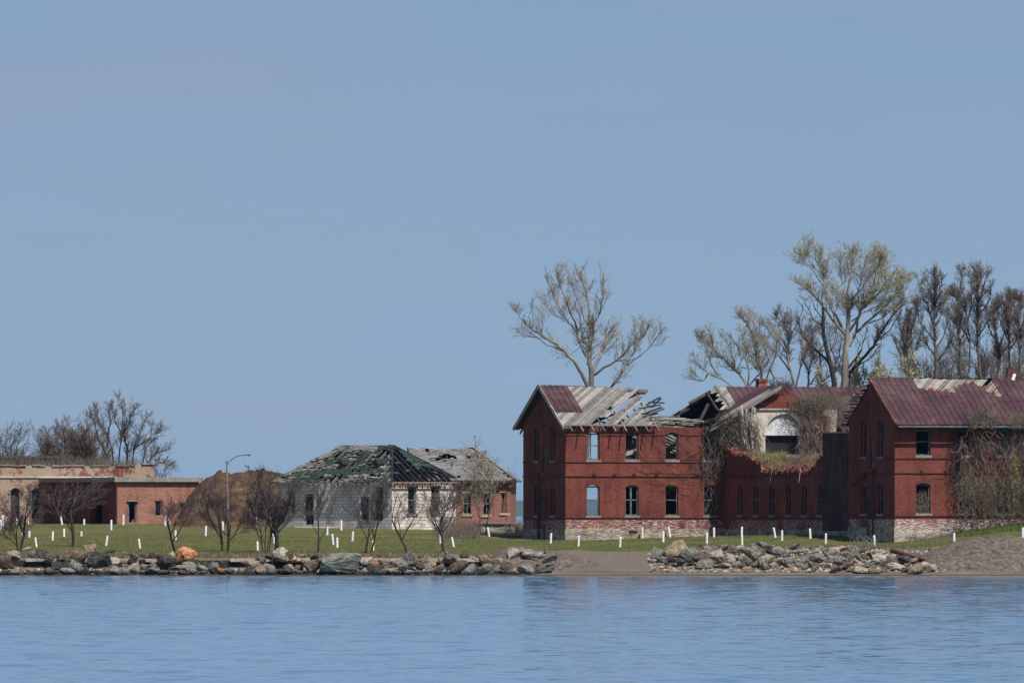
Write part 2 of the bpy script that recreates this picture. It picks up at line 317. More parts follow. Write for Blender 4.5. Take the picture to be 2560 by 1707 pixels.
ROCK = {
 'dark grey': [(0, (0.025, 0.024, 0.021)), (0.6, (0.085, 0.08, 0.072)), (1, (0.21, 0.2, 0.175))],
 'grey': [(0, (0.05, 0.049, 0.045)), (0.5, (0.19, 0.178, 0.152)), (1, (0.42, 0.39, 0.33))],
 'pale grey': [(0, (0.12, 0.115, 0.1)), (0.5, (0.28, 0.27, 0.235)), (1, (0.45, 0.43, 0.37))],
 'greenish grey': [(0, (0.07, 0.075, 0.066)), (0.5, (0.25, 0.245, 0.2)), (1, (0.45, 0.43, 0.35))],
 'brown': [(0, (0.04, 0.028, 0.02)), (0.5, (0.13, 0.09, 0.06)), (1, (0.27, 0.2, 0.14))],
 'tan': [(0, (0.14, 0.1, 0.065)), (0.5, (0.33, 0.25, 0.17)), (1, (0.5, 0.4, 0.29))],
 'cream': [(0, (0.3, 0.25, 0.19)), (0.5, (0.5, 0.43, 0.34)), (1, (0.66, 0.6, 0.5))],
 'reddish': [(0, (0.12, 0.055, 0.035)), (0.5, (0.28, 0.14, 0.09)), (1, (0.42, 0.25, 0.18))],
 'orange': [(0, (0.24, 0.1, 0.045)), (0.4, (0.5, 0.235, 0.1)), (1, (0.62, 0.33, 0.17))],
 'vivid orange': [(0, (0.5, 0.16, 0.03)), (1, (0.8, 0.3, 0.06))],
}
for k, s in ROCK.items():
    M['rock ' + k] = simple(k + ' rock', s, 2.2, detail=10, bs=1.0, bd=0.12, rand=0.22, wet=0.27)

# ------------------------------------------------------------------ terrain
_cp = [(p, y, 752) for p, y in ((-600,1378),(0,1378),(300,1380),(600,1382),(900,1383),(1200,1381),(1400,1377),(1600,1378),(1800,1371),(2000,1370),(2250,1372),(2450,1371),(2600,1370),(3100,1370))]
_cp += [(-600,1312,835),(0,1312,835),(300,1309,830),(500,1311,832),(700,1316,825),(980,1322,812),(1150,1330,812),(1290,1334,812),(1310,1344,807),(1414,1351,800),
        (1600,1346,801.5),(1800,1339,803),(2060,1341,783),(2122,1344,781),(2237,1356,774),(2300,1346,774.5),(2395,1332,775.5),(2560,1307,778),(3100,1290,790),
        (-600,1306,880),(0,1306,880),(700,1306,880),(1300,1310,880),(1800,1312,880),(2400,1300,880),(3100,1295,880)]
_P = np.array([[px_at(*c).x, px_at(*c).y] for c in _cp]); _Z = np.array([px_at(*c).z for c in _cp])
def _ker(A, B): return np.sqrt(((A[:, None, :] - B[None, :, :])**2).sum(-1) + 4.0)
_n = len(_P); _A = np.zeros((_n+3, _n+3)); _A[:_n, :_n] = _ker(_P, _P); _A[:_n, _n] = 1; _A[:_n, _n+1:] = _P
_A[_n, :_n] = 1; _A[_n+1:, :_n] = _P.T
_W = np.linalg.solve(_A, np.concatenate([_Z, np.zeros(3)]))
def sstep(a, b, x): t = np.clip((x-a)/(b-a), 0, 1); return t*t*(3-2*t)
def terrain(X, Y):
    X = np.atleast_1d(np.asarray(X, float)); Y = np.atleast_1d(np.asarray(Y, float))
    Yc = np.clip(Y, 752, 880)
    Q = np.stack([np.clip(X, -75, 75), Yc], 1)
    z = _ker(Q, _P) @ _W[:_n] + _W[_n] + Q @ _W[_n+1:]
    z = z + 0.03*np.sin(X*0.7+Y*0.3) + 0.02*np.sin(X*1.9-Y*0.9)
    left = sstep(-0.4, 0.2, (-1.0 - X))               # the seawall stretch, px < 1240
    # beach profile
    t = np.clip((Y-740.6)/(752-740.6), 0, 1)
    zb = z * np.where(t < 0.25, t*1.0, 0.25 + (t-0.25)*1.0) ** 0.9
    zb = np.where(Y < 740.6, -(740.6-Y)*0.25, zb)
    zl = np.where(Y > 746.4, 0.93 + (z-0.93)*np.clip((Y-746.4)/5.6, 0, 1), np.where(Y > 745.9, 0.35+(Y-745.9)/0.5*0.58, (Y-740.6)*0.066))
    zl = np.where(Y < 740.6, -(740.6-Y)*0.25, zl)
    out = np.where(Y < 752, zb*(1-left)+zl*left, z)
    # shore behind the island
    out = np.where(Y > 885, out - (Y-885)*0.12, out)
    return out
def tz(x, y): return float(terrain(x, y)[0])
def hit(px, py):
    Ys = np.linspace(741, 884, 600); zr = CH + (HOR-py)/FPX*Ys
    g = terrain((px-1280)/FPX*Ys, Ys)
    k = np.argmax(g >= zr)
    Y = Ys[k] if g[k] >= zr[k] else 860
    return Vector(((px-1280)/FPX*Y, Y, tz((px-1280)/FPX*Y, Y)))

xs = np.concatenate([np.linspace(-140, -36, 60, endpoint=False), np.linspace(-36, 36, 241), np.linspace(36.8, 140, 60)])
ys = np.concatenate([np.linspace(725, 739, 12, endpoint=False), np.linspace(739, 758, 77, endpoint=False), np.linspace(758, 905, 190)])
GX, GY = np.meshgrid(xs, ys); gz = terrain(GX.ravel(), GY.ravel())
nx, ny = len(xs), len(ys)
gz = gz + np.where((GY.ravel() > 741.5) & (GY.ravel() < 880), np.random.RandomState(3).normal(0, 0.012, gz.size), 0)
edge = np.clip((np.abs(GX.ravel()) - 120)/20, 0, 1); gz = gz - edge*4
vs = np.stack([GX.ravel(), GY.ravel(), gz], 1)
idx = np.arange(nx*ny).reshape(ny, nx)
fc = np.stack([idx[:-1, :-1].ravel(), idx[:-1, 1:].ravel(), idx[1:, 1:].ravel(), idx[1:, :-1].ravel()], 1)
me = bpy.data.meshes.new('ground'); me.from_pydata(vs.tolist(), [], fc.tolist()); me.shade_smooth()
# surface kinds: 0 grass, 1 gravel / sand
PXg = 1280 + GX.ravel()/GY.ravel()*FPX; Yg = GY.ravel()
rs = np.random.RandomState(5)
lim = np.interp(PXg, [-500, 1180, 1260, 1420, 1600, 1700, 2200, 2330, 2400, 2600, 3500], [746.8, 747.5, 752.5, 753.0, 752.6, 751.5, 752, 757, 760, 758, 758])
lim = lim + np.sin(PXg*0.02)*0.5 + np.sin(PXg*0.07+1)*0.3
gr = np.clip((lim - Yg)/1.6+0.5, 0, 1)
sand = np.clip((743.2 + np.sin(PXg*0.013)*0.6 - Yg)/1.0, 0, 1)
for nm_, arr in (('gravel', gr), ('sand', sand)):
    a = me.attributes.new(nm_, 'FLOAT', 'POINT'); a.data.foreach_set('value', arr.astype(np.float32))
def ground_mat():
    m, t, b = new_mat('grass, gravel and sand')
    tc = nd(t, 'ShaderNodeTexCoord'); g = nd(t, 'ShaderNodeAttribute', attribute_name='gravel').outputs['Fac']; s = nd(t, 'ShaderNodeAttribute', attribute_name='sand').outputs['Fac']
    mp = nd(t, 'ShaderNodeMapping'); mp.inputs['Scale'].default_value = (0.35, 1.0, 1.0); lk(t, tc.outputs['Object'], mp.inputs[0])
    n1 = noise(t, mp.outputs[0], 0.28, 7, 0.65); n2 = noise(t, tc.outputs['Object'], 2.2, 8, 0.75); n3 = noise(t, mp.outputs[0], 0.8, 8, 0.7)
    mq = nd(t, 'ShaderNodeMapping'); mq.inputs['Scale'].default_value = (0.06, 0.42, 1.0); lk(t, tc.outputs['Object'], mq.inputs[0]); nb = noise(t, mq.outputs[0], 1.0, 6, 0.65)
    gc = ramp(t, rng(t, n1, 0.32, 0.68), [(0, (0.075, 0.1, 0.022)), (0.4, (0.12, 0.14, 0.036)), (0.7, (0.155, 0.155, 0.052)), (1, (0.21, 0.17, 0.09))])
    gc = mix(t, rng(t, nb, 0.48, 0.6, 0, 0.85), gc, (0.165, 0.13, 0.075))
    gc = mix(t, rng(t, nb, 0.46, 0.36, 0, 0.5), gc, (0.05, 0.07, 0.015))
    gc = mix(t, rng(t, n3, 0.54, 0.7, 0, 0.8), gc, (0.2, 0.155, 0.09))
    gc = mix(t, rng(t, n2, 0.35, 0.65, 0, 0.5), gc, (0.045, 0.055, 0.018))
    n4 = noise(t, tc.outputs['Object'], 7, 12, 0.85); n5 = noise(t, mp.outputs[0], 0.6, 5, 0.6)
    gv = ramp(t, rng(t, n4, 0.3, 0.7), [(0, (0.05, 0.043, 0.037)), (0.5, (0.15, 0.128, 0.106)), (1, (0.32, 0.285, 0.245))])
    gv = mix(t, rng(t, n5, 0.45, 0.6, 0, 0.6), gv, (0.19, 0.15, 0.11))
    sa = mix(t, rng(t, n3, 0.4, 0.65, 0, 0.8), (0.22, 0.17, 0.12), (0.1, 0.08, 0.065))
    gv = mix(t, s, gv, sa)
    k = rng(t, mth(t, 'ADD', g, mth(t, 'MULTIPLY', mth(t, 'SUBTRACT', n2, 0.5), 0.9)), 0.4, 0.6)
    gpz = nd(t, 'ShaderNodeNewGeometry'); szz = nd(t, 'ShaderNodeSeparateXYZ'); lk(t, gpz.outputs['Position'], szz.inputs[0]); wk = rng(t, mth(t, 'ADD', szz.outputs[2], mth(t, 'MULTIPLY', n3, .1)), .07, .13, .8, 0)
    lk(t, mix(t, wk, mix(t, k, gc, gv), (0.035, 0.03, 0.025)), b.inputs['Base Color']); b.inputs['Roughness'].default_value = 0.95; b.inputs['Specular IOR Level'].default_value = 0.1
    bump(t, b, mth(t, 'ADD', n2, n4), 0.8, 0.08); return m
me.materials.append(ground_mat())
ground = bpy.data.objects.new('ground', me); COL.objects.link(ground); tag(ground, kind='structure')

# ------------------------------------------------------------------ water and far hills
def water_mat():
    m, t, b = new_mat('rippled sea water')
    tc = nd(t, 'ShaderNodeTexCoord')
    def wv(sx, sy, sc_, det=3, rot=0.0, rough=0.55):
        mp = nd(t, 'ShaderNodeMapping'); mp.inputs['Scale'].default_value = (sx, sy, 1); mp.inputs['Rotation'].default_value = (0, 0, rot)
        lk(t, tc.outputs['Object'], mp.inputs[0]); return noise(t, mp.outputs[0], sc_, det, rough)
    def wvc(sx, sy, det, rot=0.0, rough=0.5):
        mp = nd(t, 'ShaderNodeMapping'); mp.inputs['Scale'].default_value = (sx, sy, 1); mp.inputs['Rotation'].default_value = (0, 0, rot)
        lk(t, tc.outputs['Object'], mp.inputs[0]); n = nd(t, 'ShaderNodeTexNoise'); n.inputs['Scale'].default_value = 1; n.inputs['Detail'].default_value = det; n.inputs['Roughness'].default_value = rough
        lk(t, mp.outputs[0], n.inputs['Vector']); v = nd(t, 'ShaderNodeVectorMath', operation='SUBTRACT'); v.inputs[1].default_value = (.5, .5, .5); lk(t, n.outputs['Color'], v.inputs[0]); return v.outputs[0]
    def vs(v, k):
        n = nd(t, 'ShaderNodeVectorMath', operation='SCALE'); lk(t, v, n.inputs[0])
        if isinstance(k, float): n.inputs['Scale'].default_value = k
        else: lk(t, k, n.inputs['Scale'])
        return n.outputs[0]
    def va(a, c):
        n = nd(t, 'ShaderNodeVectorMath', operation='ADD'); lk(t, a, n.inputs[0])
        if isinstance(c, tuple): n.inputs[1].default_value = c
        else: lk(t, c, n.inputs[1])
        return n.outputs[0]
    gust = wv(0.01, 0.016, 1.0, 4, 0.03)
    fine = wvc(2.2, 1.6, 3.0); near = wvc(0.9, 0.4, 4.0, 0.05, 0.6)
    tot = va(vs(near, 0.11), vs(fine, 0.07))
    ml = nd(t, 'ShaderNodeVectorMath', operation='MULTIPLY'); ml.inputs[1].default_value = (0.6, 1.0, 0.0); lk(t, tot, ml.inputs[0])
    st = mth(t, 'ADD', rng(t, wv(1.5, 0.55, 1.0, 4, 0.04, 0.6), 0.57, 0.68, 0, 1), rng(t, wv(0.5, 0.13, 1.0, 5, -0.03, 0.62), 0.56, 0.66, 0, 1.0))
    st = mth(t, 'MULTIPLY', st, rng(t, gust, 0.38, 0.62, 0.5, 1.2))
    cy = nd(t, 'ShaderNodeCombineXYZ'); lk(t, mth(t, 'MULTIPLY', st, -0.13), cy.inputs[1])
    nn = nd(t, 'ShaderNodeVectorMath', operation='NORMALIZE'); lk(t, va(va(ml.outputs[0], cy.outputs[0]), (0, -0.02, 1)), nn.inputs[0])
    lk(t, nn.outputs[0], b.inputs['Normal'])
    b.inputs['Base Color'].default_value = (0.1, 0.215, 0.32, 1); b.inputs['IOR'].default_value = 1.333
    b.inputs['Roughness'].default_value = 0.07; b.inputs['Specular IOR Level'].default_value = 0.5
    return m
mb = MB(); mb.add([(-10000, -60, 0), (10000, -60, 0), (10000, 26000, 0), (-10000, 26000, 0)], [(0, 1, 2, 3)])
tag(mb.build('water', water_mat()), kind='structure')
m_h = simple('far wooded shore', [(0, (0.035, 0.055, 0.03)), (1, (0.07, 0.09, 0.05))], 0.01, bs=0)
mb = MB(); hy = 22000
prof = [(-9100+i*140, 27 + 7*mnoise.noise((i*0.35+4, 3, 0)) + 2.0*mnoise.noise((i*1.6, 8, 0))) for i in range(131)]
vsx = []
for x, z in prof: vsx += [(x, hy-120, -0.5), (x, hy, z*0.85), (x, hy+150, z+1.2), (x, hy+600, z*0.9), (x, hy+900, -0.5)]
mb.add(vsx, [(i*5+k, (i+1)*5+k, (i+1)*5+k+1, i*5+k+1) for i in range(130) for k in range(4)])
tag(mb.build('hills', m_h, smooth=True), kind='structure')

# ------------------------------------------------------------------ building frames
class Frame:
    def __init__(s, px, Y, z, th):
        s.ox = (px-1280)/FPX*Y; s.oy = Y; s.oz = z; s.th = R(th); s.c = math.cos(s.th); s.s = math.sin(s.th)
    def XY(s, u, v): return s.ox+u*s.c-v*s.s, s.oy+u*s.s+v*s.c
    def u(s, px, v):
        k = (px-1280)/FPX; return (k*(s.oy+v*s.c) - s.ox + v*s.s)/(s.c - k*s.s)
    def v(s, px, u):
        k = (px-1280)/FPX; return (s.ox+u*s.c - k*(s.oy+u*s.s))/(s.s + k*s.c)
    def z(s, py, u, v):
        X, Y = s.XY(u, v); return CH+(HOR-py)/FPX*Y - s.oz
    def root(s, name, **k): return empty(name, (s.ox, s.oy, s.oz), s.th, **k)

def arch_pts(a0, a1, z0, z1, rise):
    """closed opening outline, segmental head"""
    pts = [(a0, z0), (a1, z0)]
    if rise <= 0: return pts + [(a1, z1), (a0, z1)]
    n = 7 if rise < (a1-a0)*0.4 else 16
    for i in range(n+1):
        t = i/n; x = a1+(a0-a1)*t
        if rise > (a1-a0)*0.4: an = math.pi*t; x = (a0+a1)/2+(a1-a0)/2*math.cos(an); z = z1-rise+rise*math.sin(an)
        else: z = z1-rise+rise*(1-(2*t-1)**2)
        pts.append((x, z))
    return pts
def wall(name, mat, parent, axis, c, outline, holes=(), th=0.35):
    bm = bmesh.new(); edges = []
    def P(a, z): return (a, c, z) if axis == 'u' else (c, a, z)
    for loop in [outline] + list(holes):
        vv = [bm.verts.new(P(a, z)) for a, z in loop]
        for i in range(len(vv)): edges.append(bm.edges.new((vv[i], vv[(i+1) % len(vv)])))
    nrm = (0, -1, 0) if axis == 'u' else (-1, 0, 0)
    r = bmesh.ops.triangle_fill(bm, use_beauty=True, use_dissolve=False, edges=edges, normal=nrm)
    faces = [g for g in r['geom'] if isinstance(g, bmesh.types.BMFace)]
    ex = bmesh.ops.extrude_face_region(bm, geom=faces)
    d = Vector((0, th, 0)) if axis == 'u' else Vector((th, 0, 0))
    bmesh.ops.translate(bm, vec=d, verts=[g for g in ex['geom'] if isinstance(g, bmesh.types.BMVert)])
    bmesh.ops.recalc_face_normals(bm, faces=bm.faces)
    me = bpy.data.meshes.new(name); bm.to_mesh(me); bm.free(); me.materials.append(mat)
    o = bpy.data.objects.new(name, me); COL.objects.link(o); o.parent = parent; return o
def window(parent, axis, c, a0, a1, z0, z1, style='sash', sill=True, mat=None, sillm=None, inset=0.14, seed=0, label=None):
    """weathered frame in an opening of a wall whose face is at c; style sash / bare / half"""
    q = random.Random(seed*31+int(a0*100)); m = MB(); t = 0.07
    def B(x0, x1, zz0, zz1, d0=inset, d1=inset+0.08):
        if axis == 'u': m.box(x0, x1, c+d0, c+d1, zz0, zz1)
        else: m.box(c+d0, c+d1, x0, x1, zz0, zz1)
    B(a0+0.004, a0+t, z0+0.004, z1-0.06); B(a1-t, a1-0.004, z0+0.004, z1-0.06); B(a0+t, a1-t, z1-0.16, z1-0.07)
    if style != 'bare':
        zm = (z0+z1)/2+0.02; B(a0+t, a1-t, zm-0.03, zm+0.03)
        if style == 'sash':
            am = (a0+a1)/2; B(am-0.018, am+0.018, zm+0.03, z1-0.16)
            if q.random() < 0.6: B(am-0.018, am+0.018, z0+0.05, zm-0.03)
        if style == 'post':
            am = (a0+a1)/2; B(am-0.08, am+0.03, z0+0.02, z1-0.16); 
        if style == 'left':
            am = (a0*0.62+a1*0.38)
            B(am-0.02, am+0.02, z0+0.02, z1-0.16)
            for k in range(1, 6):
                if k != 3: B(a0+t, am-0.02, z0+(z1-z0)*k/6-0.02, z0+(z1-z0)*k/6+0.02)
    B(a0+t, a1-t, z0+0.004, z0+0.07)
    o = m.build('window', mat or M['frame'], parent)
    if label: o['label'] = label
    if sill:
        m = MB()
        if axis == 'u': m.box(a0-0.08, a1+0.08, c-0.07, c+0.1, z0-0.13, z0)
        else: m.box(c-0.07, c+0.1, a0-0.08, a1+0.08, z0-0.13, z0)
        m.build('sill', sillm or M['sill'], o)
    return o

def planks(m, fn, olist, wmin, wmax, width, th, urange, q, drop=0.0, jit=0.012, ang=1.0, gaps=()):
    """diagonal sheathing boards on a roof slope; fn(u, w_metres) -> local point; boards run along (ang,1)"""
    L = math.sqrt(ang*ang+1)
    for k, o_ in enumerate(olist):
        if any(a <= o_ <= b for a, b in gaps) or q.random() < drop: continue
        w0, w1 = wmin, wmax
        # keep u = o + ang*w within the range
        if ang > 0:
            w0 = max(w0, (urange[0](o_) - o_)/ang); w1 = min(w1, (urange[1](o_) - o_)/ang)
        if w1 - w0 < 0.15: continue
        w0 += q.uniform(-0.02, 0.02); w1 += q.uniform(-0.03, 0.03)
        hw = width*L/2*0.88; n = max(1, int((w1-w0)/0.9)); dz = q.uniform(-jit, jit)
        pts = []
        for i in range(n+1):
            w_ = w0+(w1-w0)*i/n; uu = o_+ang*w_
            for s_ in (-hw, hw):
                p = Vector(fn(uu+s_, w_)); pts.append((p.x, p.y, p.z+dz)); 
        top = [(a, b, c+th) for a, b, c in pts]; nv = len(pts)
        fs = []
        for i in range(n):
            a = 2*i
            fs += [(a, a+1, a+3, a+2), (nv+a+2, nv+a+3, nv+a+1, nv+a), (a, a+2, nv+a+2, nv+a), (a+1, nv+a+1, nv+a+3, a+3)]
        fs += [(0, nv, nv+1, 1), (nv-2, nv-1, 2*nv-1, 2*nv-2)]
        m.add(pts+top, fs)

# ================================================================== left and central brick building
F = Frame(1414, 800, 1.75, 19.5)
B1 = F.root('brick_building', label='long ruined two storey red brick building with a partly collapsed roof and exposed arch', cat='building')
D = F.v(1308, 0)                     # depth of the main block
z_eave = F.z(1070, 0, -0.7); z_ridge = F.z(965, 0, D/2); z_wt = z_eave + 0.42
U_w = F.u(1806, 0)                   # where the forward wing starts
V_end = -22.9
WW = 7.7                             # width of the wing
U_c = U_w + WW/2
qz = random.Random(11)
zl0, zl1 = F.z(1288, 0, 0), F.z(1212, 0, 0)
zu0, zu1 = F.z(1149, 0, 0), F.z(1080, 0, 0)
z_fl = (zl1+zu0)/2 + 0.35
wc = [F.u(1483, 0), F.u(1580, 0), F.u(1679.5, 0), F.u(1776, 0)]
hw = 0.43
holes = []
for c in wc:
    holes.append(arch_pts(c-hw, c+hw, zl0, zl1, 0.12)); holes.append(arch_pts(c-hw, c+hw, zu0, zu1, 0.1))
wt = F.z(1067, 0, 0)
out = [(0, 0), (U_w, 0), (U_w, wt-0.25), (U_w-0.7, wt-0.18), (U_w-1.3, wt-0.02), (U_w-2.4, wt), (6.4, wt+0.03), (5.6, wt+0.06), (4.6, wt+0.02), (0, wt+0.02)]
W_ = wall('wall', M['brick'], B1, 'u', 0, out, holes)
for i, c in enumerate(wc):
    window(B1, 'u', 0, c-hw, c+hw, zu0, zu1, ['left', 'bare', 'bare', 'bare'][i], seed=i)
    window(B1, 'u', 0, c-hw, c+hw, zl0, zl1, ['half', 'post', 'half', 'half'][i], seed=i+10)
# left gable wall
vg = [F.v(1382, 0), F.v(1341, 0)]
nv = F.v(1361, 0)
zt_g = lambda v: z_wt + (z_ridge-z_wt)*(1-abs(v-D/2)/(D/2)) - 0.12
gh = []
ghw = 0.42
zgl0, zgl1 = F.z(1288, 0, D*.3), F.z(1213, 0, D*.3); zgu0, zgu1 = F.z(1151, 0, D*.3), F.z(1064, 0, D*.3)
for v in vg: gh += [arch_pts(v-ghw, v+ghw, zgl0, zgl1, 0.12), arch_pts(v-ghw, v+ghw, zgu0, zgu1, 0.15)]
zn0, zn1 = F.z(1183, 0, nv), F.z(1112, 0, nv)
gh.append(arch_pts(nv-0.3, nv+0.3, zn0, zn1, 0.1))
wall('wall', M['brick'], B1, 'v', 0.0, [(0.35, 0), (D, 0), (D, z_wt-0.1), (D/2, z_ridge-0.25), (0.35, z_wt+0.1)], gh)
for i, v in enumerate(vg):
    window(B1, 'v', 0, v-ghw, v+ghw, zgl0, zgl1, 'half', seed=20+i); window(B1, 'v', 0, v-ghw, v+ghw, zgu0, zgu1, 'half', seed=24+i)
m = MB(); m.box(0.1, 0.16, nv-0.28, nv+0.28, zn0+0.02, zn1-0.04); m.box(-0.06, 0.05, nv-0.36, nv+0.36, zn0-0.1, zn0-0.005)
m.build('niche_panel', M['frame'], B1)
for a, b in ((-.33, -.28), (.28, .33)): m = MB(); m.box(-0.035, -0.002, nv+a, nv+b, zn1, F.z(1062, 0, nv)); m.build('pilaster_strip', M['brick'], B1)
m = MB(); m.tube([(-0.14, nv+0.75, zn0+0.1), (-0.14, nv+0.75, 0.05)], [0.06, 0.06], 8, True); m.tube([(-0.14, nv-0.3, F.z(1235, 0, nv)), (-0.14, nv-0.3, 0.1)], [0.05, 0.05], 8, True)
for z in (1, 2.4, 3.8): m.box(-0.2, -0.002, nv+0.66, nv+0.84, z, z+0.06)
m.build('drain_pipe', M['wood_dark'], B1)
# black plate at the gable foot, a door-like recess's shade put into colour
m = MB(); m.box(-0.04, -0.003, nv-0.9, nv-0.15, 0.0, 0.75); m.build('gable_recess_shade', M['wood_shade_black'], B1)
# footing and string courses
fz = F.z(1322, 0, 0)
def footing(parent, Fm, segs, h):
    m = MB()
    for s_ in segs: m.box(*s_, -0.6, h)
    return m.build('stone_footing', M['stone'], parent)
m = MB(); m.box(-0.06, U_w, -0.06, 0.0, -0.8, fz); m.box(-0.06, 0.0, 0.0, D+0.06, -0.8, fz-0.01)
m.build('stone_footing', M['stone'], B1)
m = MB(); c = F.u(1582, 0); m.box(c-0.28, c+0.28, -0.075, -0.062, fz-0.5, fz-0.08); m.build('vent_shade_plate', M['wood_shade_black'], B1)  # black plate on the footing, a vent's inner shade put into its colour
m = MB(); c = F.u(1584, 0); m.box(c-0.42, c+0.42, -0.09, -0.062, -0.1, fz-0.28); m.build('render_patch', M['rock_tan'] if 'rock_tan' in M else M['rock tan'], B1)
def strings(parent, zs, u0, u1, v0, v1, breaks=()):
    for z, pr in zs:
        m = MB()
        segs = [(u0, u1)]
        for b0, b1, zz0, zz1 in breaks:
            if zz0 < z < zz1:
                ns = []
                for a, b in segs:
                    if b0 > a and b1 < b: ns += [(a, b0), (b1, b)]
                    else: ns.append((a, b))
                segs = ns
        for a, b in segs: m = MB(); m.box(a, b, -pr, -0.001, z-0.035, z+0.035); m.build('string_course', M['string'], parent)
        m = MB(); m.box(-pr, -0.001, v0, v1, z-0.035, z+0.035); m.build('string_course', M['string'], parent)
brk = [(c-hw-0.1, c+hw+0.1, zu0-0.02, zu1+0.05) for c in wc]
strings(B1, [(F.z(1087, 0, 0), 0.05), (F.z(1154, 0, 0), 0.06), (F.z(1189.5, 0, 0), 0.07), (F.z(1293, 0, 0), 0.06)], -0.06, U_w, 0, D, brk)
m = MB()
for px_ in (1484, 1536, 1585, 1640, 1744, 1798):
    c = F.u(px_, 0); z = F.z(1187, 0, 0)
    m = MB(); m.bar((c-0.14, -0.09, z), (c+0.14, -0.09, z), 0.05, 0.05); m.bar((c, -0.09, z-0.13), (c, -0.09, z+0.13), 0.05, 0.05, up=(1, 0, 0)); m.build('anchor_plate', M['wood_shade_black'], B1)
# back wall: openings line up with the front ones, so sky shows through the first windows
Lb = 22.0; bh = []
vb = D-0.35
for pxc, z0, z1, a, b in ((1478, zl0-0.1, zl1+0.1, .62, .55), (1577, zl0-.1, zl1+.1, .62, .62), (1479, zu0-.2, zu1+.1, .6, .5), (1581, zu0-0.2, zu1+.3, .65, .5)):
    c = F.u(pxc, D); bh.append([(c-a, z0), (c+b, z0), (c+b, z1), (c-a, z1)])
for pxc, z0, z1, a in ((1382.5, zl0, zl1, .5), (1382, zu0, zu1+.2, .5)):
    c = F.u(pxc, D); bh.append([(c-a, z0), (c+a, z0), (c+a, z1), (c-a, z1)])
wall('wall', M['brick'], B1, 'u', vb, [(0.36, 0), (Lb, 0), (Lb, z_wt-0.1), (0.36, z_wt-0.1)], bh)
# partitions, floors
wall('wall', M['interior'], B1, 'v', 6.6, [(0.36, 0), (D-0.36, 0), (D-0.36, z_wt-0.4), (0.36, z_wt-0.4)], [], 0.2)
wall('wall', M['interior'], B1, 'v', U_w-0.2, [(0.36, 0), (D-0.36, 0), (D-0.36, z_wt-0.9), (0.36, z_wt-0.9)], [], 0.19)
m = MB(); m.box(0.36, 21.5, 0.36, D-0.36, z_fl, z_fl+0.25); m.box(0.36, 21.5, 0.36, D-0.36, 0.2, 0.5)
m.build('floor', M['floor'], B1)

# roof slopes of the main block
OV = 0.7
zr0 = z_ridge
def sag(u): return -0.022*max(0, u-0.5) if u < 7 else -0.14
def rf(u, w_):      # front slope; w_ metres from the eave up the plan
    t = w_/(D/2+OV); return (u, -OV+w_, z_eave+(zr0-z_eave+sag(u))*t)
def rb(u, w_):
    t = w_/(D/2+OV); return (u, D+OV-w_, z_eave+(zr0-z_eave+sag(u))*t)
Wm = D/2+OV
uM = F.u(1418, D/2)                  # end of the sheet metal at the ridge
def metal_sheet(parent, fn, bays, w0f, w1f, lift=0.05, name='metal_roofing', q=None, wob=0.012):
    m = MB(); n = 6
    for a, b in bays:
        w0, w1 = w0f((a+b)/2), w1f((a+b)/2)
        if w1-w0 < 0.1: continue
        vs_ = []
        for i in range(n+1):
            w_ = w0+(w1-w0)*i/n
            for u in (a, b):
                p = fn(u, w_); vs_.append((p[0], p[1], p[2]+lift+wob*mnoise.noise((u*1.3, w_*1.1, 2))))
        lo = [(x, y, z-0.02) for x, y, z in vs_]; N_ = len(vs_)
        fs = []
        for i in range(n):
            k = 2*i; fs += [(k, k+1, k+3, k+2), (N_+k+2, N_+k+3, N_+k+1, N_+k), (k, k+2, N_+k+2, N_+k), (k+1, N_+k+1, N_+k+3, k+3)]
        fs += [(0, N_, N_+1, 1), (N_-2, N_-1, 2*N_-1, 2*N_-2)]
        m.add(vs_+lo, fs)
        for i in range(n):
            p = vs_[2*i]; r_ = vs_[2*i+2]
            m.bar((p[0], p[1], p[2]+0.02), (r_[0], r_[1], r_[2]+0.02), 0.03, 0.05)
        if q is not None and q.random() < 0.8:       # cross seams
            for i in (1, 3, 5):
                p = vs_[2*i]; r_ = vs_[2*i+1]
                m.bar((p[0], p[1], p[2]+0.008), (r_[0], r_[1], r_[2]+0.008), 0.03, 0.02)
    return m.build(name, M['metal'], parent)
def bays(a, b, s_=0.42):
    n = max(1, round((b-a)/s_)); return [(a+(b-a)*i/n, a+(b-a)*(i+1)/n) for i in range(n)]
metal_sheet(B1, rf, bays(-0.42, uM), lambda u: Wm*0.36, lambda u: Wm-0.02, lift=0.07)
metal_sheet(B1, rb, bays(-0.42, uM+1.2), lambda u: 0, lambda u: Wm-0.02, lift=0.07)
# boards
m = MB(); q = random.Random(4)
uR = F.u(1606, D/2)
pw = 0.2; os_ = [(-6.2+i*pw*1.414*1.02) for i in range(60)]
def uend(o_):
    # ragged right end, long at the top and short of the eave
    return 6.15 + 0.35*math.sin(o_*3.1) if o_ > 1.4 else 99
planks(m, rf, [o for o in os_ if o < 1.25], 0.38, Wm, pw, 0.03, (lambda o: -0.36, lambda o: uR-0.9), q, ang=1.0)
gaps = ((1.7, 1.95), (2.9, 3.1))
for k, o_ in enumerate([o for o in os_ if 1.25 <= o < 5.6]):
    if any(a <= o_ <= b for a, b in gaps): continue
    hi = min(Wm, (5.75+q.uniform(-0.5, 0.55)-o_))
    lo = 0.38
    if o_ < 1.9 and q.random() < 0.6: lo = q.uniform(1.2, 1.6)
    br_ = []
    if 1.25 < o_ < 4.0:
        g = q.uniform(1.6, 2.5)-0.2*(o_-2); br_ = [(lo, g), (g+q.uniform(0.15, 0.45), hi)]
    else: br_ = [(lo, hi)]
    for a, b in br_:
        if b-a > 0.3: planks(m, rf, [o_], a, b, pw*0.97, 0.03, (lambda o: -9, lambda o: 99), q, jit=0.03)
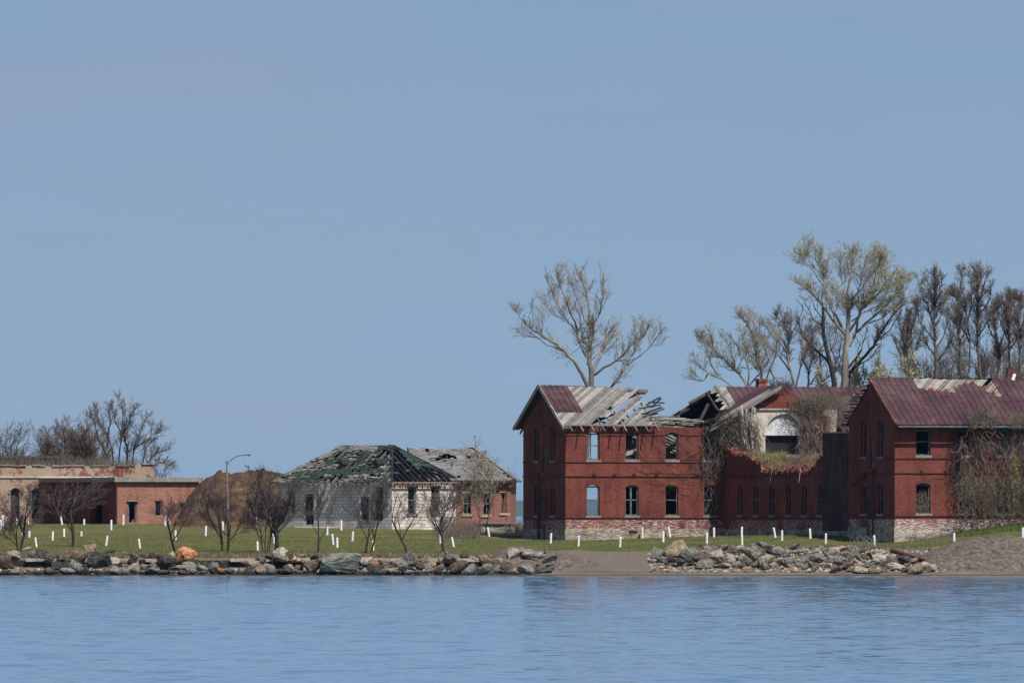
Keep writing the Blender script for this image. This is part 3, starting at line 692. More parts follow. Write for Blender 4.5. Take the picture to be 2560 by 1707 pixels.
m.build('roof_boards', M['wood'], B1)
# eave trim, rafters, tails
m = MB()
m.bar(rf(-0.36, .36), rf(6.0, .36), 0.04, 0.1); 
for i in range(9):
    u = 0.15+i*0.72
    a = Vector(rf(u, -0.12)); b = Vector(rf(u, Wm-0.05)); a.z -= 0.12; b.z -= 0.1
    if 4 < u < 6.5: b = a.lerp(b, 0.55 if u < 5.5 else 0.92)
    m.bar(a, b, 0.06, 0.13)
m.bar((uR-3.8, D/2, zr0+sag(4.2)-0.1), (uR+0.35, D/2, zr0+sag(6.6)-0.16), 0.1, 0.2)   # ridge beam sticking out
m.build('rafters', M['wood'], B1)
m = MB()
for i in range(8):
    u = 0.15+i*0.7; a = Vector(rb(u, -0.3)); b = Vector(rb(u, Wm-0.05)); a.z -= 0.1; b.z -= 0.1
    if u > 4.2: a = a.lerp(b, q.uniform(0.2, 0.6))
    m.bar(a, b, 0.06, 0.13)
planks(m, rb, [-5+i*0.29 for i in range(32)], 0.0, Wm, pw*1.1, 0.03, (lambda o: -0.36, lambda o: 5.3+0.5*math.sin(o*5)), q, drop=.07)
for i in range(9):    # broken ends at the right of the board deck
    u = q.uniform(5.2, 6.4); w_ = q.uniform(1.2, 3.2); a = Vector(rf(u, w_)); 
    m.bar(a, a+Vector((q.uniform(0.5, 1.5), q.uniform(-0.1, 0.6), q.uniform(-0.1, 0.6))), 0.07, 0.1)
m.bar(rb(4.3, 3.9), (uR+0.2, D/2-0.1, zr0+sag(6.6)-0.3), 0.1, 0.14)
m.bar((5.0, D/2+.4, zr0-1.0), (uR-0.1, D/2, zr0+sag(6.6)-0.3), 0.09, 0.12)
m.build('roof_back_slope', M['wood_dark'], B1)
# verge boards of the left gable
m = MB()
for fn, a in ((rf, 0), (rb, 0)):
    p = Vector(fn(-0.40, -0.05)); r_ = Vector(fn(-0.40, Wm)); p.z += 0.0; r_.z += 0.0
    m.bar(p, r_, 0.05, 0.2)
m.build('verge_board', M['wood_pale'], B1)
m = MB()
for fn in (rf, rb):
    vv = []
    for u, w_ in ((-0.37, 0), (0.0, 0), (0.0, Wm-0.05), (-0.37, Wm-0.05)):
        p = fn(u, w_); vv.append((p[0], p[1], p[2]-0.02))
    vv += [(a, b, c-0.03) for a, b, c in vv]
    m.add(vv, [(0, 1, 2, 3), (7, 6, 5, 4), (0, 4, 5, 1), (1, 5, 6, 2), (2, 6, 7, 3), (3, 7, 4, 0)])
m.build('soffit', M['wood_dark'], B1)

# collapsed middle: sagging debris on the wall heads and the dark back slope rising to the right
m = MB(); q = random.Random(21)
def zc(px_): return F.z(float(np.interp(px_, [1595, 1640, 1660, 1690, 1720, 1745, 1762, 1780, 1795, 1815, 1830], [1052, 1056, 1052, 1036, 1018, 1003, 988, 977, 971, 967, 968])), 8.5, D*0.62)
vC = D*0.62
for i in range(34):      # back-slope boards hanging, running along the building
    t = i/33
    v = vC + (D-0.2-vC)*t
    pts = []
    for px_ in range(1655, 1836, 15):
        u = F.u(px_, vC); zt = zc(px_+q.uniform(-3, 3)); z = zt+(z_wt-0.1-zt)*t*0.98
        pts.append(Vector((u, v, z + q.uniform(-0.02, 0.02))))
    s0 = q.choice([0, 0, 1, 2, 3]) if t < 0.25 else 0
    for a, b in zip(pts[s0:-1], pts[s0+1:]):
        if q.random() < 0.04 and t < .5: continue
        m.bar(a, b, 0.24, 0.035, up=(0, 0.5, 1))
for px_ in range(1690, 1830, 17):
    u = F.u(px_, vC); m.bar((u, vC, zc(px_)), (u+0.3, D-0.3, z_wt-0.2), 0.08, 0.13)
m.build('collapsed_roof', M['wood_shade_black'], B1)
m = MB()
for i in range(26):      # loose grey boards lying in the gap
    u = q.uniform(6.0, 9.4); v = q.uniform(0.3, 3.6); z = wt + 0.05 + q.uniform(-0.1, 0.5)*(1 if u < 8.3 else 0.7) + v*0.06
    an = q.uniform(-0.25, 0.35); L = q.uniform(0.8, 2.6)
    m.bar((u-L/2, v, z-an*L*0.2), (u+L/2, v+q.uniform(-.6, .6), z+an*L*0.2), q.uniform(0.1, 0.2), 0.04, up=(0, -0.4, 1))
for i in range(26):
    u = q.uniform(5.6, 8.0); v = q.uniform(1, D-0.6); L = q.uniform(1.2, 3.2); z = F.z(q.uniform(1046, 1062), u, v)
    m.bar((u-L/2, v, z+q.uniform(-.08, .08)), (u+L/2, v+q.uniform(-.3, .3), z+q.uniform(-.1, .04)), 0.18, 0.05, up=(0, -0.3, 1))
# tilted fallen sheathing seen through the second upper window
for i in range(8):
    m.bar((F.u(1560, 2)+i*0.16, 2.2, zu0-0.3), (F.u(1560, 2)+1.4+i*0.12, 3.2+i*0.05, zu1+0.5), 0.13, 0.03, up=(0, -1, 0.2))
for i in range(6):
    m.bar((F.u(1655, 1.5), 1.6+i*0.1, zu1+0.1-i*0.18), (F.u(1705, 1.5), 1.9, zu1-0.5-i*0.2), 0.14, 0.03, up=(0, -1, 0.2))
m.build('fallen_boards', M['wood'], B1)
# leaning beams on the broken end
m = MB()
P_ = lambda px_, py_, v: (F.u(px_, v), v, F.z(py_, F.u(px_, v), v))
m.bar(P_(1766, 982, 3), P_(1795, 1028, 1.5), 0.1, 0.16); m.bar(P_(1742, 1068, 1.0), P_(1771, 1010, 2.0), 0.14, 0.14)
m.bar(P_(1722, 1008, 4), P_(1776, 978, 4), 0.1, 0.16); m.bar(P_(1700, 1030, 4.2), P_(1770, 983, 4.2), 0.08, 0.12)
m.bar(P_(1662, 1056, 3.0), P_(1722, 1022, 3.6), 0.12, 0.08); m.bar(P_(1670, 1062, 2.0), P_(1728, 1056, 2.0), 0.16, 0.05)
m.build('leaning_beams', M['wood_dark'], B1)

# right part of the main roof
uL, uE = F.u(1806, D/2), 21.6
zr2 = F.z(968, 14, D/2)
def rf2(u, w_):
    t = w_/(D/2+OV); return (u, -OV+w_, z_eave-0.1+(zr2-z_eave+0.1)*t)
def rb2(u, w_):
    t = w_/(D/2+OV); return (u, D+OV-w_, z_eave-0.1+(zr2-z_eave+0.1)*t)
metal_sheet(B1, rf2, bays(uL+0.25, uE), lambda u: (OV+0.45 if u < U_w+WW else 0.0), lambda u: Wm-0.02)
metal_sheet(B1, rb2, bays(uL+0.25, uE), lambda u: 0.0, lambda u: Wm-0.02)
m = MB(); planks(m, rf2, [uL-5.5+i*0.29 for i in range(17)], 0.35, Wm, pw, 0.03, (lambda o: uL-0.75+0.25*math.sin(o*7), lambda o: uL+2.4), q)
a = Vector(rf2(uL-0.2, 1.7)); b = Vector(rf2(uL-0.5, Wm)); a.z += .08; b.z += .08; m.bar(a, b, 0.2, 0.05); m.build('roof_boards', M['wood'], B1)
m = MB()
for i in range(22):
    u = uL+0.1+i*0.55; a = Vector(rf2(u, OV+0.6 if u < U_w+WW else 0.1)); b = Vector(rf2(u, Wm-0.1)); a.z -= .12; b.z -= .12; m.bar(a, b, 0.06, 0.13)
m.build('rafters', M['wood_dark'], B1)
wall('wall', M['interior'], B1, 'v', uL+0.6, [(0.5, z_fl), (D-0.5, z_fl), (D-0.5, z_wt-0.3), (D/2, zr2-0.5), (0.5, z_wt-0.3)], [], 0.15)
# rusty roof vent on the ridge
u = F.u(1904, D/2); zb_ = F.z(975, u, D/2); z2 = F.z(955, u, D/2); z3 = F.z(947, u, D/2)
m = MB()
def frustum(m, u, v, z0, z1, a, b):
    m.add([(u-a, v-a, z0), (u+a, v-a, z0), (u+a, v+a, z0), (u-a, v+a, z0), (u-b, v-b, z1), (u+b, v-b, z1), (u+b, v+b, z1), (u-b, v+b, z1)], [(0,3,2,1),(4,5,6,7),(0,1,5,4),(1,2,6,5),(2,3,7,6),(3,0,4,7)])
frustum(m, u, D/2, zb_-0.55, zb_-0.05, 0.45, 0.36); frustum(m, u, D/2, zb_-0.05, z2, 0.36, 0.27); frustum(m, u, D/2, z2, z3, 0.31, 0.31)
m.build('roof_vent', M['rust'], B1)

# arch wall with its gable
zs_ = F.z(1088, 14, 0); 
uc = F.u(1958, 0); ar = 1.2
zap = F.z(966, U_c, 0); zla = F.z(1052, U_w-0.2, 0)
hol = arch_pts(uc-ar, uc+ar, F.z(1136, uc, 0), zs_+ar*1.08, ar*1.08)
wall('wall', M['plaster'], B1, 'u', 0.0, [(U_w+0.02, 0), (U_w+WW, 0), (U_w+WW, F.z(1022, 14, 0)), (U_w+0.02, F.z(1040, 14, 0))][:2]+[(U_w+WW, F.z(1023, 14, 0)), (U_w+1.6, F.z(1023, 14, 0)), (U_w+0.02, F.z(1052, 14, 0))], [hol], 0.4)
zped = F.z(1021, 14, 0)
tt = (zped-zla)/(zap-zla)
wall('pediment', M['brick'], B1, 'u', -0.05, [(U_w+1.2, zped), (U_w+WW-1.2, zped), (U_c+0.25, zap-0.1), (U_c-0.25, zap-0.1)], [], 0.4)
m = MB(); m.box(U_w+1.1, U_w+WW-0.9, -0.12, -0.05, zped-0.09, zped+0.0); m.build('lintel', M['sill_pale'], B1)
m = MB(); n = 20                                           # white lunette: half disc of boards
vs_ = [(uc+ar*0.99*math.cos(math.pi*k/n), 0.12, zs_+ar*1.06*math.sin(math.pi*k/n)) for k in range(n+1)]
vs_ += [(x, 0.18, z) for x, _, z in vs_]
m.add(vs_, [tuple(reversed(range(n+1))), tuple(range(n+1, 2*n+2))]+[(k, k+1, n+2+k, n+1+k) for k in range(n)]+[(n, 0, n+1, 2*n+1)])
m.build('lunette', M['lunette'], B1)
m = MB(); 
for k in range(n):      # archivolt
    a0, a1 = math.pi*k/n, math.pi*(k+1)/n
    m.bar((uc+(ar+.1)*math.cos(a0), -0.03, zs_+(ar*1.08+.1)*math.sin(a0)), (uc+(ar+.1)*math.cos(a1), -0.03, zs_+(ar*1.08+.1)*math.sin(a1)), 0.06, 0.14, up=(0, 0, 1) if 0.25 < k/n < 0.75 else (1, 0, 0))
m.build('arch_moulding', M['plaster'], B1)
m = MB(); m.box(uc+ar+0.02, U_w+WW-0.5, -0.09, -0.003, F.z(1140, 15, 0), F.z(1040, 15, 0)); m.build('brick_patch', M['brick_pale'], B1)
m = MB(); m.box(uc-ar, uc+ar, 0.45, 0.5, F.z(1140, 15, 0), zs_-0.1); m.build('arch_shade_panel', M['wood_shade_black'], B1)  # black sheet behind the arch, the opening's shade painted in
# gable roof stub over the arch wall
m = MB()
for k in range(7):      # left rake boards along the slope
    v = -0.45+k*0.2
    a = Vector((U_w-0.9, v, zla-0.35)); b = Vector((U_c, v, zap+0.02))
    if k > 0: a = a.lerp(b, q.uniform(0.02, 0.4)); b = a.lerp(b, q.uniform(.8, 1.0)) if k % 2 else b
    m.bar(a, b, 0.17, 0.04, up=(-0.5, q.uniform(-.15, .15), 1))
m.bar((U_w+.3, -0.5, zla+0.12), (U_c-0.1, -0.5, zap-0.06), 0.05, 0.2); m.bar((U_w-1.1, -0.6, zla-0.62), (U_w+.5, -0.5, zla+0.12), 0.05, 0.16)
for i in range(16):
    t = q.random(); p = Vector((U_w-.9, q.uniform(-.6, .6), zla-.45)).lerp(Vector((U_c, -.3, zap-.1)), t*.8); m.bar(p, p+Vector((q.uniform(-.5, .5), q.uniform(-.3, .3), q.uniform(-.5, .1))), q.uniform(.06, .14), .03)
m.build('verge_board', M['wood'], B1)
m = MB(); 
for s_ in (1,):
    a = (U_c, 0.9, zap+0.06); b = (U_w-0.2, 0.9, zla+0.1); c = (U_w+0.6, 2.2, zla+0.6); d = (U_c, 3.3, zap+0.06)
    m.add([a, b, c, d]+[(x, y, z-0.05) for x, y, z in (a, b, c, d)], [(0, 3, 2, 1), (4, 5, 6, 7), (0, 1, 5, 4), (1, 2, 6, 5), (2, 3, 7, 6), (3, 0, 4, 7)])
m.build('metal_roofing', M['metal'], B1)
# hanging timber left of the arch
m = MB(); q = random.Random(5)
for i in range(26):
    a = P_(q.uniform(1846, 1896), q.uniform(1008, 1100), -0.35-q.random()*0.5); 
    m.bar(a, (a[0]+q.uniform(-.15, .15), a[1]+q.uniform(-.2, .1), a[2]-q.uniform(0.4, 1.5)), q.uniform(0.05, 0.14), 0.03, up=(0, 1, 0))
m.bar(P_(1884, 1010, -.3), P_(1888, 1026, -.3), 0.12, 0.06, up=(0, 1, 0))
m.bar(P_(1882, 1100, -.5), P_(1896, 1112, -.5), 0.08, 0.06); m.bar(P_(1880, 1124, -.5), P_(1884, 1104, -.5), 0.07, 0.06)
m.bar(P_(1836, 1060, -.5), P_(1868, 1086, -1), 0.08, 0.08)
m.build('hanging_timber', M['wood_pale'], B1)

# side wall of the wing, broken along the top
prof = [(1806, 1112), (1826, 1128), (1842, 1136), (1858, 1134), (1870, 1142), (1880, 1146), (1893, 1156), (1902, 1160), (1908, 1178), (1917, 1184), (1925, 1176), (1938, 1180), (1952, 1176), (1966, 1180), (1978, 1172), (1992, 1171), (2004, 1180), (2018, 1182), (2030, 1172), (2040, 1160), (2048, 1152), (2057, 1146)]
o2 = []
for px_, py_ in prof:
    v = F.v(px_, U_w); o2.append((v, F.z(py_, U_w, v)))
Vj = F.v(2058, U_w)
wh = []; wcs = []
for px_ in (1850, 1889, 1929, 1971, 2011, 2051):
    v = F.v(px_, U_w); wcs.append(v); wh.append(arch_pts(v-0.42, v+0.42, F.z(1287, U_w, v), F.z(1213, U_w, v), 0.12))
wall('wall', M['brick'], B1, 'v', U_w, [(o2[0][0]-0.01, 0), ] + [(Vj, 0)][:0] + o2 + [(Vj, 0)], wh)
for i, v in enumerate(wcs):
    window(B1, 'v', U_w, v-0.42, v+0.42, F.z(1287, U_w, v), F.z(1213, U_w, v), 'half', seed=40+i)
zd = F.z(1083, U_w, -20)
v2 = F.v(2098, U_w)
wall('wall', M['render'], B1, 'v', U_w-0.05, [(Vj-0.01, 0), (Vj-0.01, zd), (V_end, zd), (V_end, 0)], [], 0.4)
m = MB(); m.box(U_w-0.12, U_w+0.4, V_end, Vj+0.05, zd, zd+0.09); m.build('coping', M['concrete'], B1)
wall('wall', M['brick'], B1, 'v', U_w+WW-0.35, [(0, 0), (0, z_fl+0.3), (V_end, z_fl+2.6), (V_end, 0)], [], 0.35)
wall('wall', M['brick'], B1, 'u', V_end-0.02, [(U_w-0.04, 0), (U_w+WW, 0), (U_w+WW, zd), (U_w-0.04, zd)], [], 0.35)
wall('wall', M['brick'], B1, 'u', Vj-0.4, [(U_w+0.36, 0), (U_w+WW-0.36, 0), (U_w+WW-0.36, zd-0.3), (U_w+0.36, zd)], [], 0.35)
m = MB(); m.box(U_w+0.36, U_w+WW-0.36, Vj, -0.02, z_fl-0.35, z_fl-0.1); m.box(U_w+0.36, U_w+WW-0.36, V_end+0.5, Vj-0.5, z_fl, z_fl+.2); m.build('floor', M['floor'], B1)
m = MB(); m.box(U_w-0.06, U_w, Vj, -0.07, -0.8, fz-0.02); m.box(U_w-0.11, U_w-0.05, V_end, Vj, -0.8, fz-0.1); m.build('stone_footing', M['stone'], B1)
m = MB()
for z in (F.z(1189.5, 14, -10), F.z(1293, 14, -10)):
    m = MB(); m.box(U_w-0.06, U_w-0.001, Vj+.02, -0.06, z-0.035, z+0.035); m.build('string_course', M['string'], B1)
# rubble on the broken top
def rubble_mb(q, n, fn, smin, smax):
    m = MB()
    for i in range(n):
        p = Vector(fn(q)); s_ = q.uniform(smin, smax); a = Vector((q.uniform(-1, 1), q.uniform(-1, 1), q.uniform(-.6, .6))).normalized()*s_
        m.bar(p-a, p+a, s_*q.uniform(0.6, 1.3), s_*q.uniform(0.5, 1.0), up=(q.uniform(-1, 1), 0.3, 1))
    return m
q = random.Random(77)
def rb_fn(q):
    v = q.uniform(Vj+0.3, -7.0); 
    k = q.random(); return (U_w+k*3.5-0.1, v, float(np.interp(-v, [-a for a, b in o2], [b for a, b in o2]))+0.0+q.uniform(-0.15, 0.15)+k*0.35)
def rb_all(q):
    if q.random() < .78: return rb_fn(q)
    v = q.uniform(Vj+.1, -.1); return (U_w+q.random()**2*.9-.04, v, float(np.interp(-v, [-a for a, b in o2], [b for a, b in o2]))+q.uniform(-.12, .16))
rubble_mb(q, 1500, rb_all, 0.04, 0.15).build('brick_rubble', M['rubble_brick'], B1)
m = MB()
for i in range(9):
    p = Vector(rb_fn(q)); m.bar(p+Vector((-0.2, 0, .1)), p+Vector((q.uniform(.2, .6), q.uniform(-3, 3), q.uniform(-.1, .15))), 0.1, 0.07)
for v in (-9, -14): m.bar((U_w-0.05, v, z_fl-0.1), (U_w-0.2, v, z_fl-1.0), 0.03, 0.03)
m.build('broken_joists', M['wood_pale'], B1)
# heap of overgrown rubble inside the wing
m = MB(); ng = 26; gv = []
for i in range(ng+1):
    for j in range(ng+1):
        u = U_w+0.1+(WW-0.4)*i/ng; v = Vj+0.3+(-Vj-0.6)*j/ng
        base = float(np.interp(-v, [-a for a, b in o2], [b for a, b in o2]))
        zt_ = F.z(1143, 14, -8); k_ = 1-math.exp(-i/4); z = (base-0.1)*(1-k_)+zt_*k_+0.25*mnoise.noise((u*0.9, v*0.6, 0))+0.12*mnoise.noise((u*3, v*3, 5))
        gv.append((u, v, z))
m.add(gv, [(i*(ng+1)+j, (i+1)*(ng+1)+j, (i+1)*(ng+1)+j+1, i*(ng+1)+j+1) for i in range(ng) for j in range(ng)])
m.build('rubble_heap', M['soil'], B1)
heap_pts = gv

# ================================================================== right brick building
G = Frame(2237, 774, 1.6, 19.5)
B2 = G.root('brick_building', label='red brick building with a rust red metal roof, torn near its ridge', cat='building')
D2 = G.v(2122.5, 0); zE = G.z(1063, 0, -0.7); zR = G.z(946, 1.5, D2/2); zW = zE+0.38; UE = G.u(2690, 0)
wc2 = [G.u(2308, 0), G.u(2412, 0), G.u(2512, 0), G.u(2612, 0)]
l0, l1, u0_, u1_ = G.z(1283, 0, 0), G.z(1207, 0, 0), G.z(1138, 0, 0), G.z(1071, 0, 0)
hs = []
for c in wc2: hs += [arch_pts(c-0.47, c+0.47, l0, l1, 0.12), arch_pts(c-0.47, c+0.47, u0_, u1_, 0.05)]
wall('wall', M['brick_lime'], B2, 'u', 0, [(0, 0), (UE, 0), (UE, zW), (0, zW)], hs)
for i, c in enumerate(wc2):
    window(B2, 'u', 0, c-.47, c+.47, l0, l1, 'bare' if i == 0 else 'half', seed=60+i); window(B2, 'u', 0, c-.47, c+.47, u0_, u1_, 'half', seed=64+i)
gh = []; vg2 = [G.v(2201, 0), G.v(2159, 0)]; nv2 = G.v(2180, 0)
a0_, a1_, b0_, b1_ = G.z(1284, 0, 4), G.z(1209, 0, 4), G.z(1142, 0, 4), G.z(1051, 0, 4)
for v in vg2: gh += [arch_pts(v-.45, v+.45, a0_, a1_, 0.12), arch_pts(v-.45, v+.45, b0_, b1_, 0.15)]
zn0, zn1 = G.z(1174, 0, nv2), G.z(1095, 0, nv2)
gh.append(arch_pts(nv2-.32, nv2+.32, zn0, zn1, .1))
wall('wall', M['brick_lime'], B2, 'v', 0, [(0.35, 0), (D2, 0), (D2, zW-0.1), (D2/2, zR-0.2), (0.35, zW+0.1)], gh)
for i, v in enumerate(vg2):
    window(B2, 'v', 0, v-.45, v+.45, a0_, a1_, 'half', seed=70+i); window(B2, 'v', 0, v-.45, v+.45, b0_, b1_, 'half', seed=74+i)
m = MB(); m.box(0.1, 0.16, nv2-.3, nv2+.3, zn0+.02, zn1-.04); m.box(-0.06, 0.05, nv2-.38, nv2+.38, zn0-.1, zn0-.005); m.build('niche_panel', M['frame'], B2)
for a, b in ((-.35, -.3), (.3, .35)): m = MB(); m.box(-.035, -.002, nv2+a, nv2+b, zn1, G.z(1049, 0, nv2)); m.build('pilaster_strip', M['brick_lime'], B2)
m = MB(); m.tube([(-.14, nv2-.5, zn0+.1), (-.14, nv2-.5, .05)], [.06, .06], 8, True); m.tube([(-.14, nv2+0.4, 3.6), (-.14, nv2+.4, .1)], [.05, .05], 8, True)
m.bar((-.1, nv2+3.2, G.z(1212, 0, nv2)), (-.1, nv2+1.0, G.z(1186, 0, nv2)), 0.1, 0.14)
m.build('drain_pipe', M['wood_dark'], B2)
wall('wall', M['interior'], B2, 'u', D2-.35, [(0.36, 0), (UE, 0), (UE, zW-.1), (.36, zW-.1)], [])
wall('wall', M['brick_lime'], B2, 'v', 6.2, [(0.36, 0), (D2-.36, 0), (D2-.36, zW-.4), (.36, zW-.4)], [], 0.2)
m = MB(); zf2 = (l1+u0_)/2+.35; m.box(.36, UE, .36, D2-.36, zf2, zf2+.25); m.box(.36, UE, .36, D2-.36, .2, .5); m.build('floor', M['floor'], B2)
fz2 = G.z(1318, 0, 0)
m = MB(); m.box(-.06, UE, -.06, 0, -.8, fz2); m.box(-.06, 0, 0, D2+.06, -.8, fz2-.01); m.build('stone_footing', M['stone_lime'], B2)
brk2 = [(c-.57, c+.57, u0_-.02, u1_+.05) for c in wc2]
strings(B2, [(G.z(1145, 0, 0), .06), (G.z(1181.5, 0, 0), .07), (G.z(1289, 0, 0), .06)], -.06, UE, 0, D2, brk2)
m = MB()
for px_ in (2303, 2363): 
    c = G.u(px_, 0); z = G.z(1178, 0, 0); m = MB(); m.bar((c-.14, -.09, z), (c+.14, -.09, z), .05, .05); m.bar((c, -.09, z-.13), (c, -.09, z+.13), .05, .05, up=(1, 0, 0)); m.build('anchor_plate', M['wood_shade_black'], B2)
OV2 = 0.75; Wm2 = D2/2+OV2
def rg(u, w_): t = w_/Wm2; return (u, -OV2+w_, zE+(zR-zE)*t + (-.05 if 4 < u < 8 else 0)*t)
def rh(u, w_): t = w_/Wm2; return (u, D2+OV2-w_, zE+(zR-zE)*t)
hu0, hu1 = G.u(2283, D2/2), G.u(2476, D2/2)
def wtop(u):
    if u < hu0 or u > hu1: return Wm2-.02
    t = (u-hu0)/(hu1-hu0)
    return Wm2*float(np.interp(t, [0, .05, .15, .3, .42, .46, .55, .68, .8, .88, .93, 1], [.8, .74, .73, .71, .70, .80, .85, .9, .86, .74, .6, .62]))
metal_sheet(B2, rg, bays(-.18, UE, .40), lambda u: 0.0, wtop, lift=.06, q=random.Random(2))
metal_sheet(B2, rh, bays(.1, UE, .5), lambda u: 0.0, lambda u: Wm2-.02, lift=.06)
q = random.Random(9); m = MB()
planks(m, rg, [hu0-5.5+i*.27 for i in range(46)], Wm2*.5, Wm2-.02, .185, .03, (lambda o: hu0-.2, lambda o: hu1+.3), q, gaps=((3.05, 3.2),), jit=.02)
planks(m, rg, [-5+i*.29 for i in range(60)], 0.05, Wm2*.5, .2, .02, (lambda o: 0, lambda o: UE), q)
m.build('roof_boards', M['wood'], B2)
m = MB()       # torn curled sheets at the hole's edge
for t in (.1, .28, .44, .6, .7, .84, .9):
    u = hu0+(hu1-hu0)*t; w_ = wtop(u); p = Vector(rg(u, w_)); p.z += .1
    d = .22+q.random()*.2
    m.add([p, p+Vector((d, 0, 0)), p+Vector((d*.9, .12, .14)), p+Vector((.05, .1, .1))]+[p+Vector((0, 0, -.02)), p+Vector((d, 0, -.02)), p+Vector((d*.9, .12, .12)), p+Vector((.05, .1, .08))], [(0,1,2,3),(7,6,5,4),(0,4,5,1),(1,5,6,2),(2,6,7,3),(3,7,4,0)])
m.build('torn_sheet', M['rust'], B2)
# verge
m = MB(); p = Vector(rg(-.2, -.03)); r_ = Vector(rg(-.2, Wm2)); p.z += .03; r_.z += .03; m.bar(p, r_, .07, .16); m.build('verge_trim', M['rust'], B2)
m = MB(); q = random.Random(31)
for i in range(24):     # broken far verge: stubs of boards and shingles
    w_ = Wm2*(i+.5)/24; p = Vector(rh(-.05, w_)); p.z += q.uniform(-.05, .05); L = q.uniform(.1, .62)*(1.2-.5*i/24)
    m.bar(p+Vector((.3, 0, 0)), p+Vector((-L, q.uniform(-.05, .1), q.uniform(-.06, .05))), .22, q.uniform(.04, .09))
m.build('broken_verge', M['wood_dark'], B2)
m = MB()
for w_ in (.12, .19, .27, .5, .62): 
    p = Vector(rh(-.2, Wm2*w_)); p.z += .1; m.bar(p+Vector((.2, 0, 0)), p+Vector((-.35, 0, .02)), .2, .07)
m.build('verge_stubs', M['wood_pale'], B2)
m = MB(); a = Vector(rg(-.1, -.06)); b = Vector(rg(UE, -.06)); a.z -= .03; b.z -= .03; m.bar(a, b, .12, .1); m.build('gutter', M['gutter'], B2)
m = MB(); a = Vector(rg(-.1, .1)); b = Vector(rg(UE, .1)); m.add([a+Vector((0, 0, -.05)), b+Vector((0, 0, -.05)), (b.x, .0, b.z-.06), (a.x, .0, a.z-.06), a+Vector((0, 0, -.09)), b+Vector((0, 0, -.09)), (b.x, .0, b.z-.1), (a.x, .0, a.z-.1)], [(0,1,2,3),(7,6,5,4),(0,4,5,1),(1,5,6,2),(2,6,7,3),(3,7,4,0)])
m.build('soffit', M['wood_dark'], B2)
# wrecked ventilator on the ridge
u = G.u(2533, D2/2); z = G.z(946, u, D2/2); m = MB()
m.bar((u-.35, D2/2, z-.1), (u-.2, D2/2, z+.62), .3, .3, up=(0, 1, 0)); m.bar((u-.2, D2/2, z+.6), (u+.55, D2/2, z+.1), .34, .3); m.bar((u+.1, D2/2-.1, z+.35), (u+.3, D2/2, z-.1), .3, .25, up=(0, 1, 0))
m.build('roof_vent', M['rust_pipe'], B2)
m = MB(); m.bar((u-.15, D2/2-.3, z-.1), (u-.02, D2/2-.3, z+.28), .2, .05, up=(0, 1, 0)); m.build('vent_panel', M['white'], B2)

# ================================================================== left low buildings
H = Frame(293, 830, 2.7, 19.5)
SH = H.root('brick_shed', label='low flat brick building with a thick grey concrete roof edge beside the earth mound', cat='building')
Ls = H.v(108, 0); Us = H.u(498, 0); zt_ = H.z(1204, 0, 0); zc_ = H.z(1193, 0, 0)
hs = [[(H.u(a, 0), H.z(d, 0, 0)), (H.u(b, 0), H.z(d, 0, 0)), (H.u(b, 0), H.z(c, 0, 0)), (H.u(a, 0), H.z(c, 0, 0))] for a, b, c, d in ((321, 341, 1252, 1305), (387, 405, 1251, 1287), (450, 472, 1256, 1270))]
wall('wall', M['brick_shed'], SH, 'u', 0, [(0, -0.5), (Us, -0.5), (Us, zt_), (0, zt_)], hs, .4)
hs2 = []
for a, b, c, d in ((147, 178, 1256, 1289), (225, 256, 1262, 1307)):
    va, vb_ = H.v(b, 0), H.v(a, 0); hs2.append([(va, H.z(d, 0, va)), (vb_, H.z(d, 0, va)), (vb_, H.z(c, 0, va)), (va, H.z(c, 0, va))])
wall('wall', M['brick_shaded'], SH, 'v', 0, [(0.4, -0.5), (Ls, -0.5), (Ls, zt_), (0.4, zt_)], hs2, .4)  # left face turned from the sun, its shade put into darker brick
m = MB(); m.box(0.4, Us, Ls-.4, Ls, -.5, zt_); m.box(Us-.4, Us, .4, Ls-.4, -.5, zt_); m.build('wall', M['brick_shed'], SH)
m = MB(); m.box(-.25, Us+.2, -.25, Ls+.2, zt_, zc_); m.build('roof_slab', M['concrete'], SH)
m = MB(); q = random.Random(3)
for i in range(26):
    u = .2+i*(Us-.3)/26; m.box(u, u+.1, -.05, -.002, zt_-.09, zt_-.002)
m.build('brick_dentils', M['brick_shed'], SH)
def opening_frame(par, Fm, a, b, c, d, nm='doorway'):
    m = MB(); u0, u1 = Fm.u(a, 0), Fm.u(b, 0); z0, z1 = Fm.z(d, 0, 0), Fm.z(c, 0, 0)
    m.box(u0+.01, u0+.08, .1, .2, z0, z1-.02); m.box(u1-.08, u1-.01, .1, .2, z0, z1-.02); m.box(u0+.08, u1-.08, .1, .2, z1-.1, z1-.02)
    m.build(nm, M['frame'], par)
opening_frame(SH, H, 321, 341, 1252, 1305); opening_frame(SH, H, 387, 405, 1251, 1287, 'window')
m = MB(); a = H.u(317, 0); m.box(a, H.u(345, 0), -.12, -.002, H.z(1253, 0, 0), H.z(1250, 0, 0)); m.build('door_lintel', M['wood'], SH)

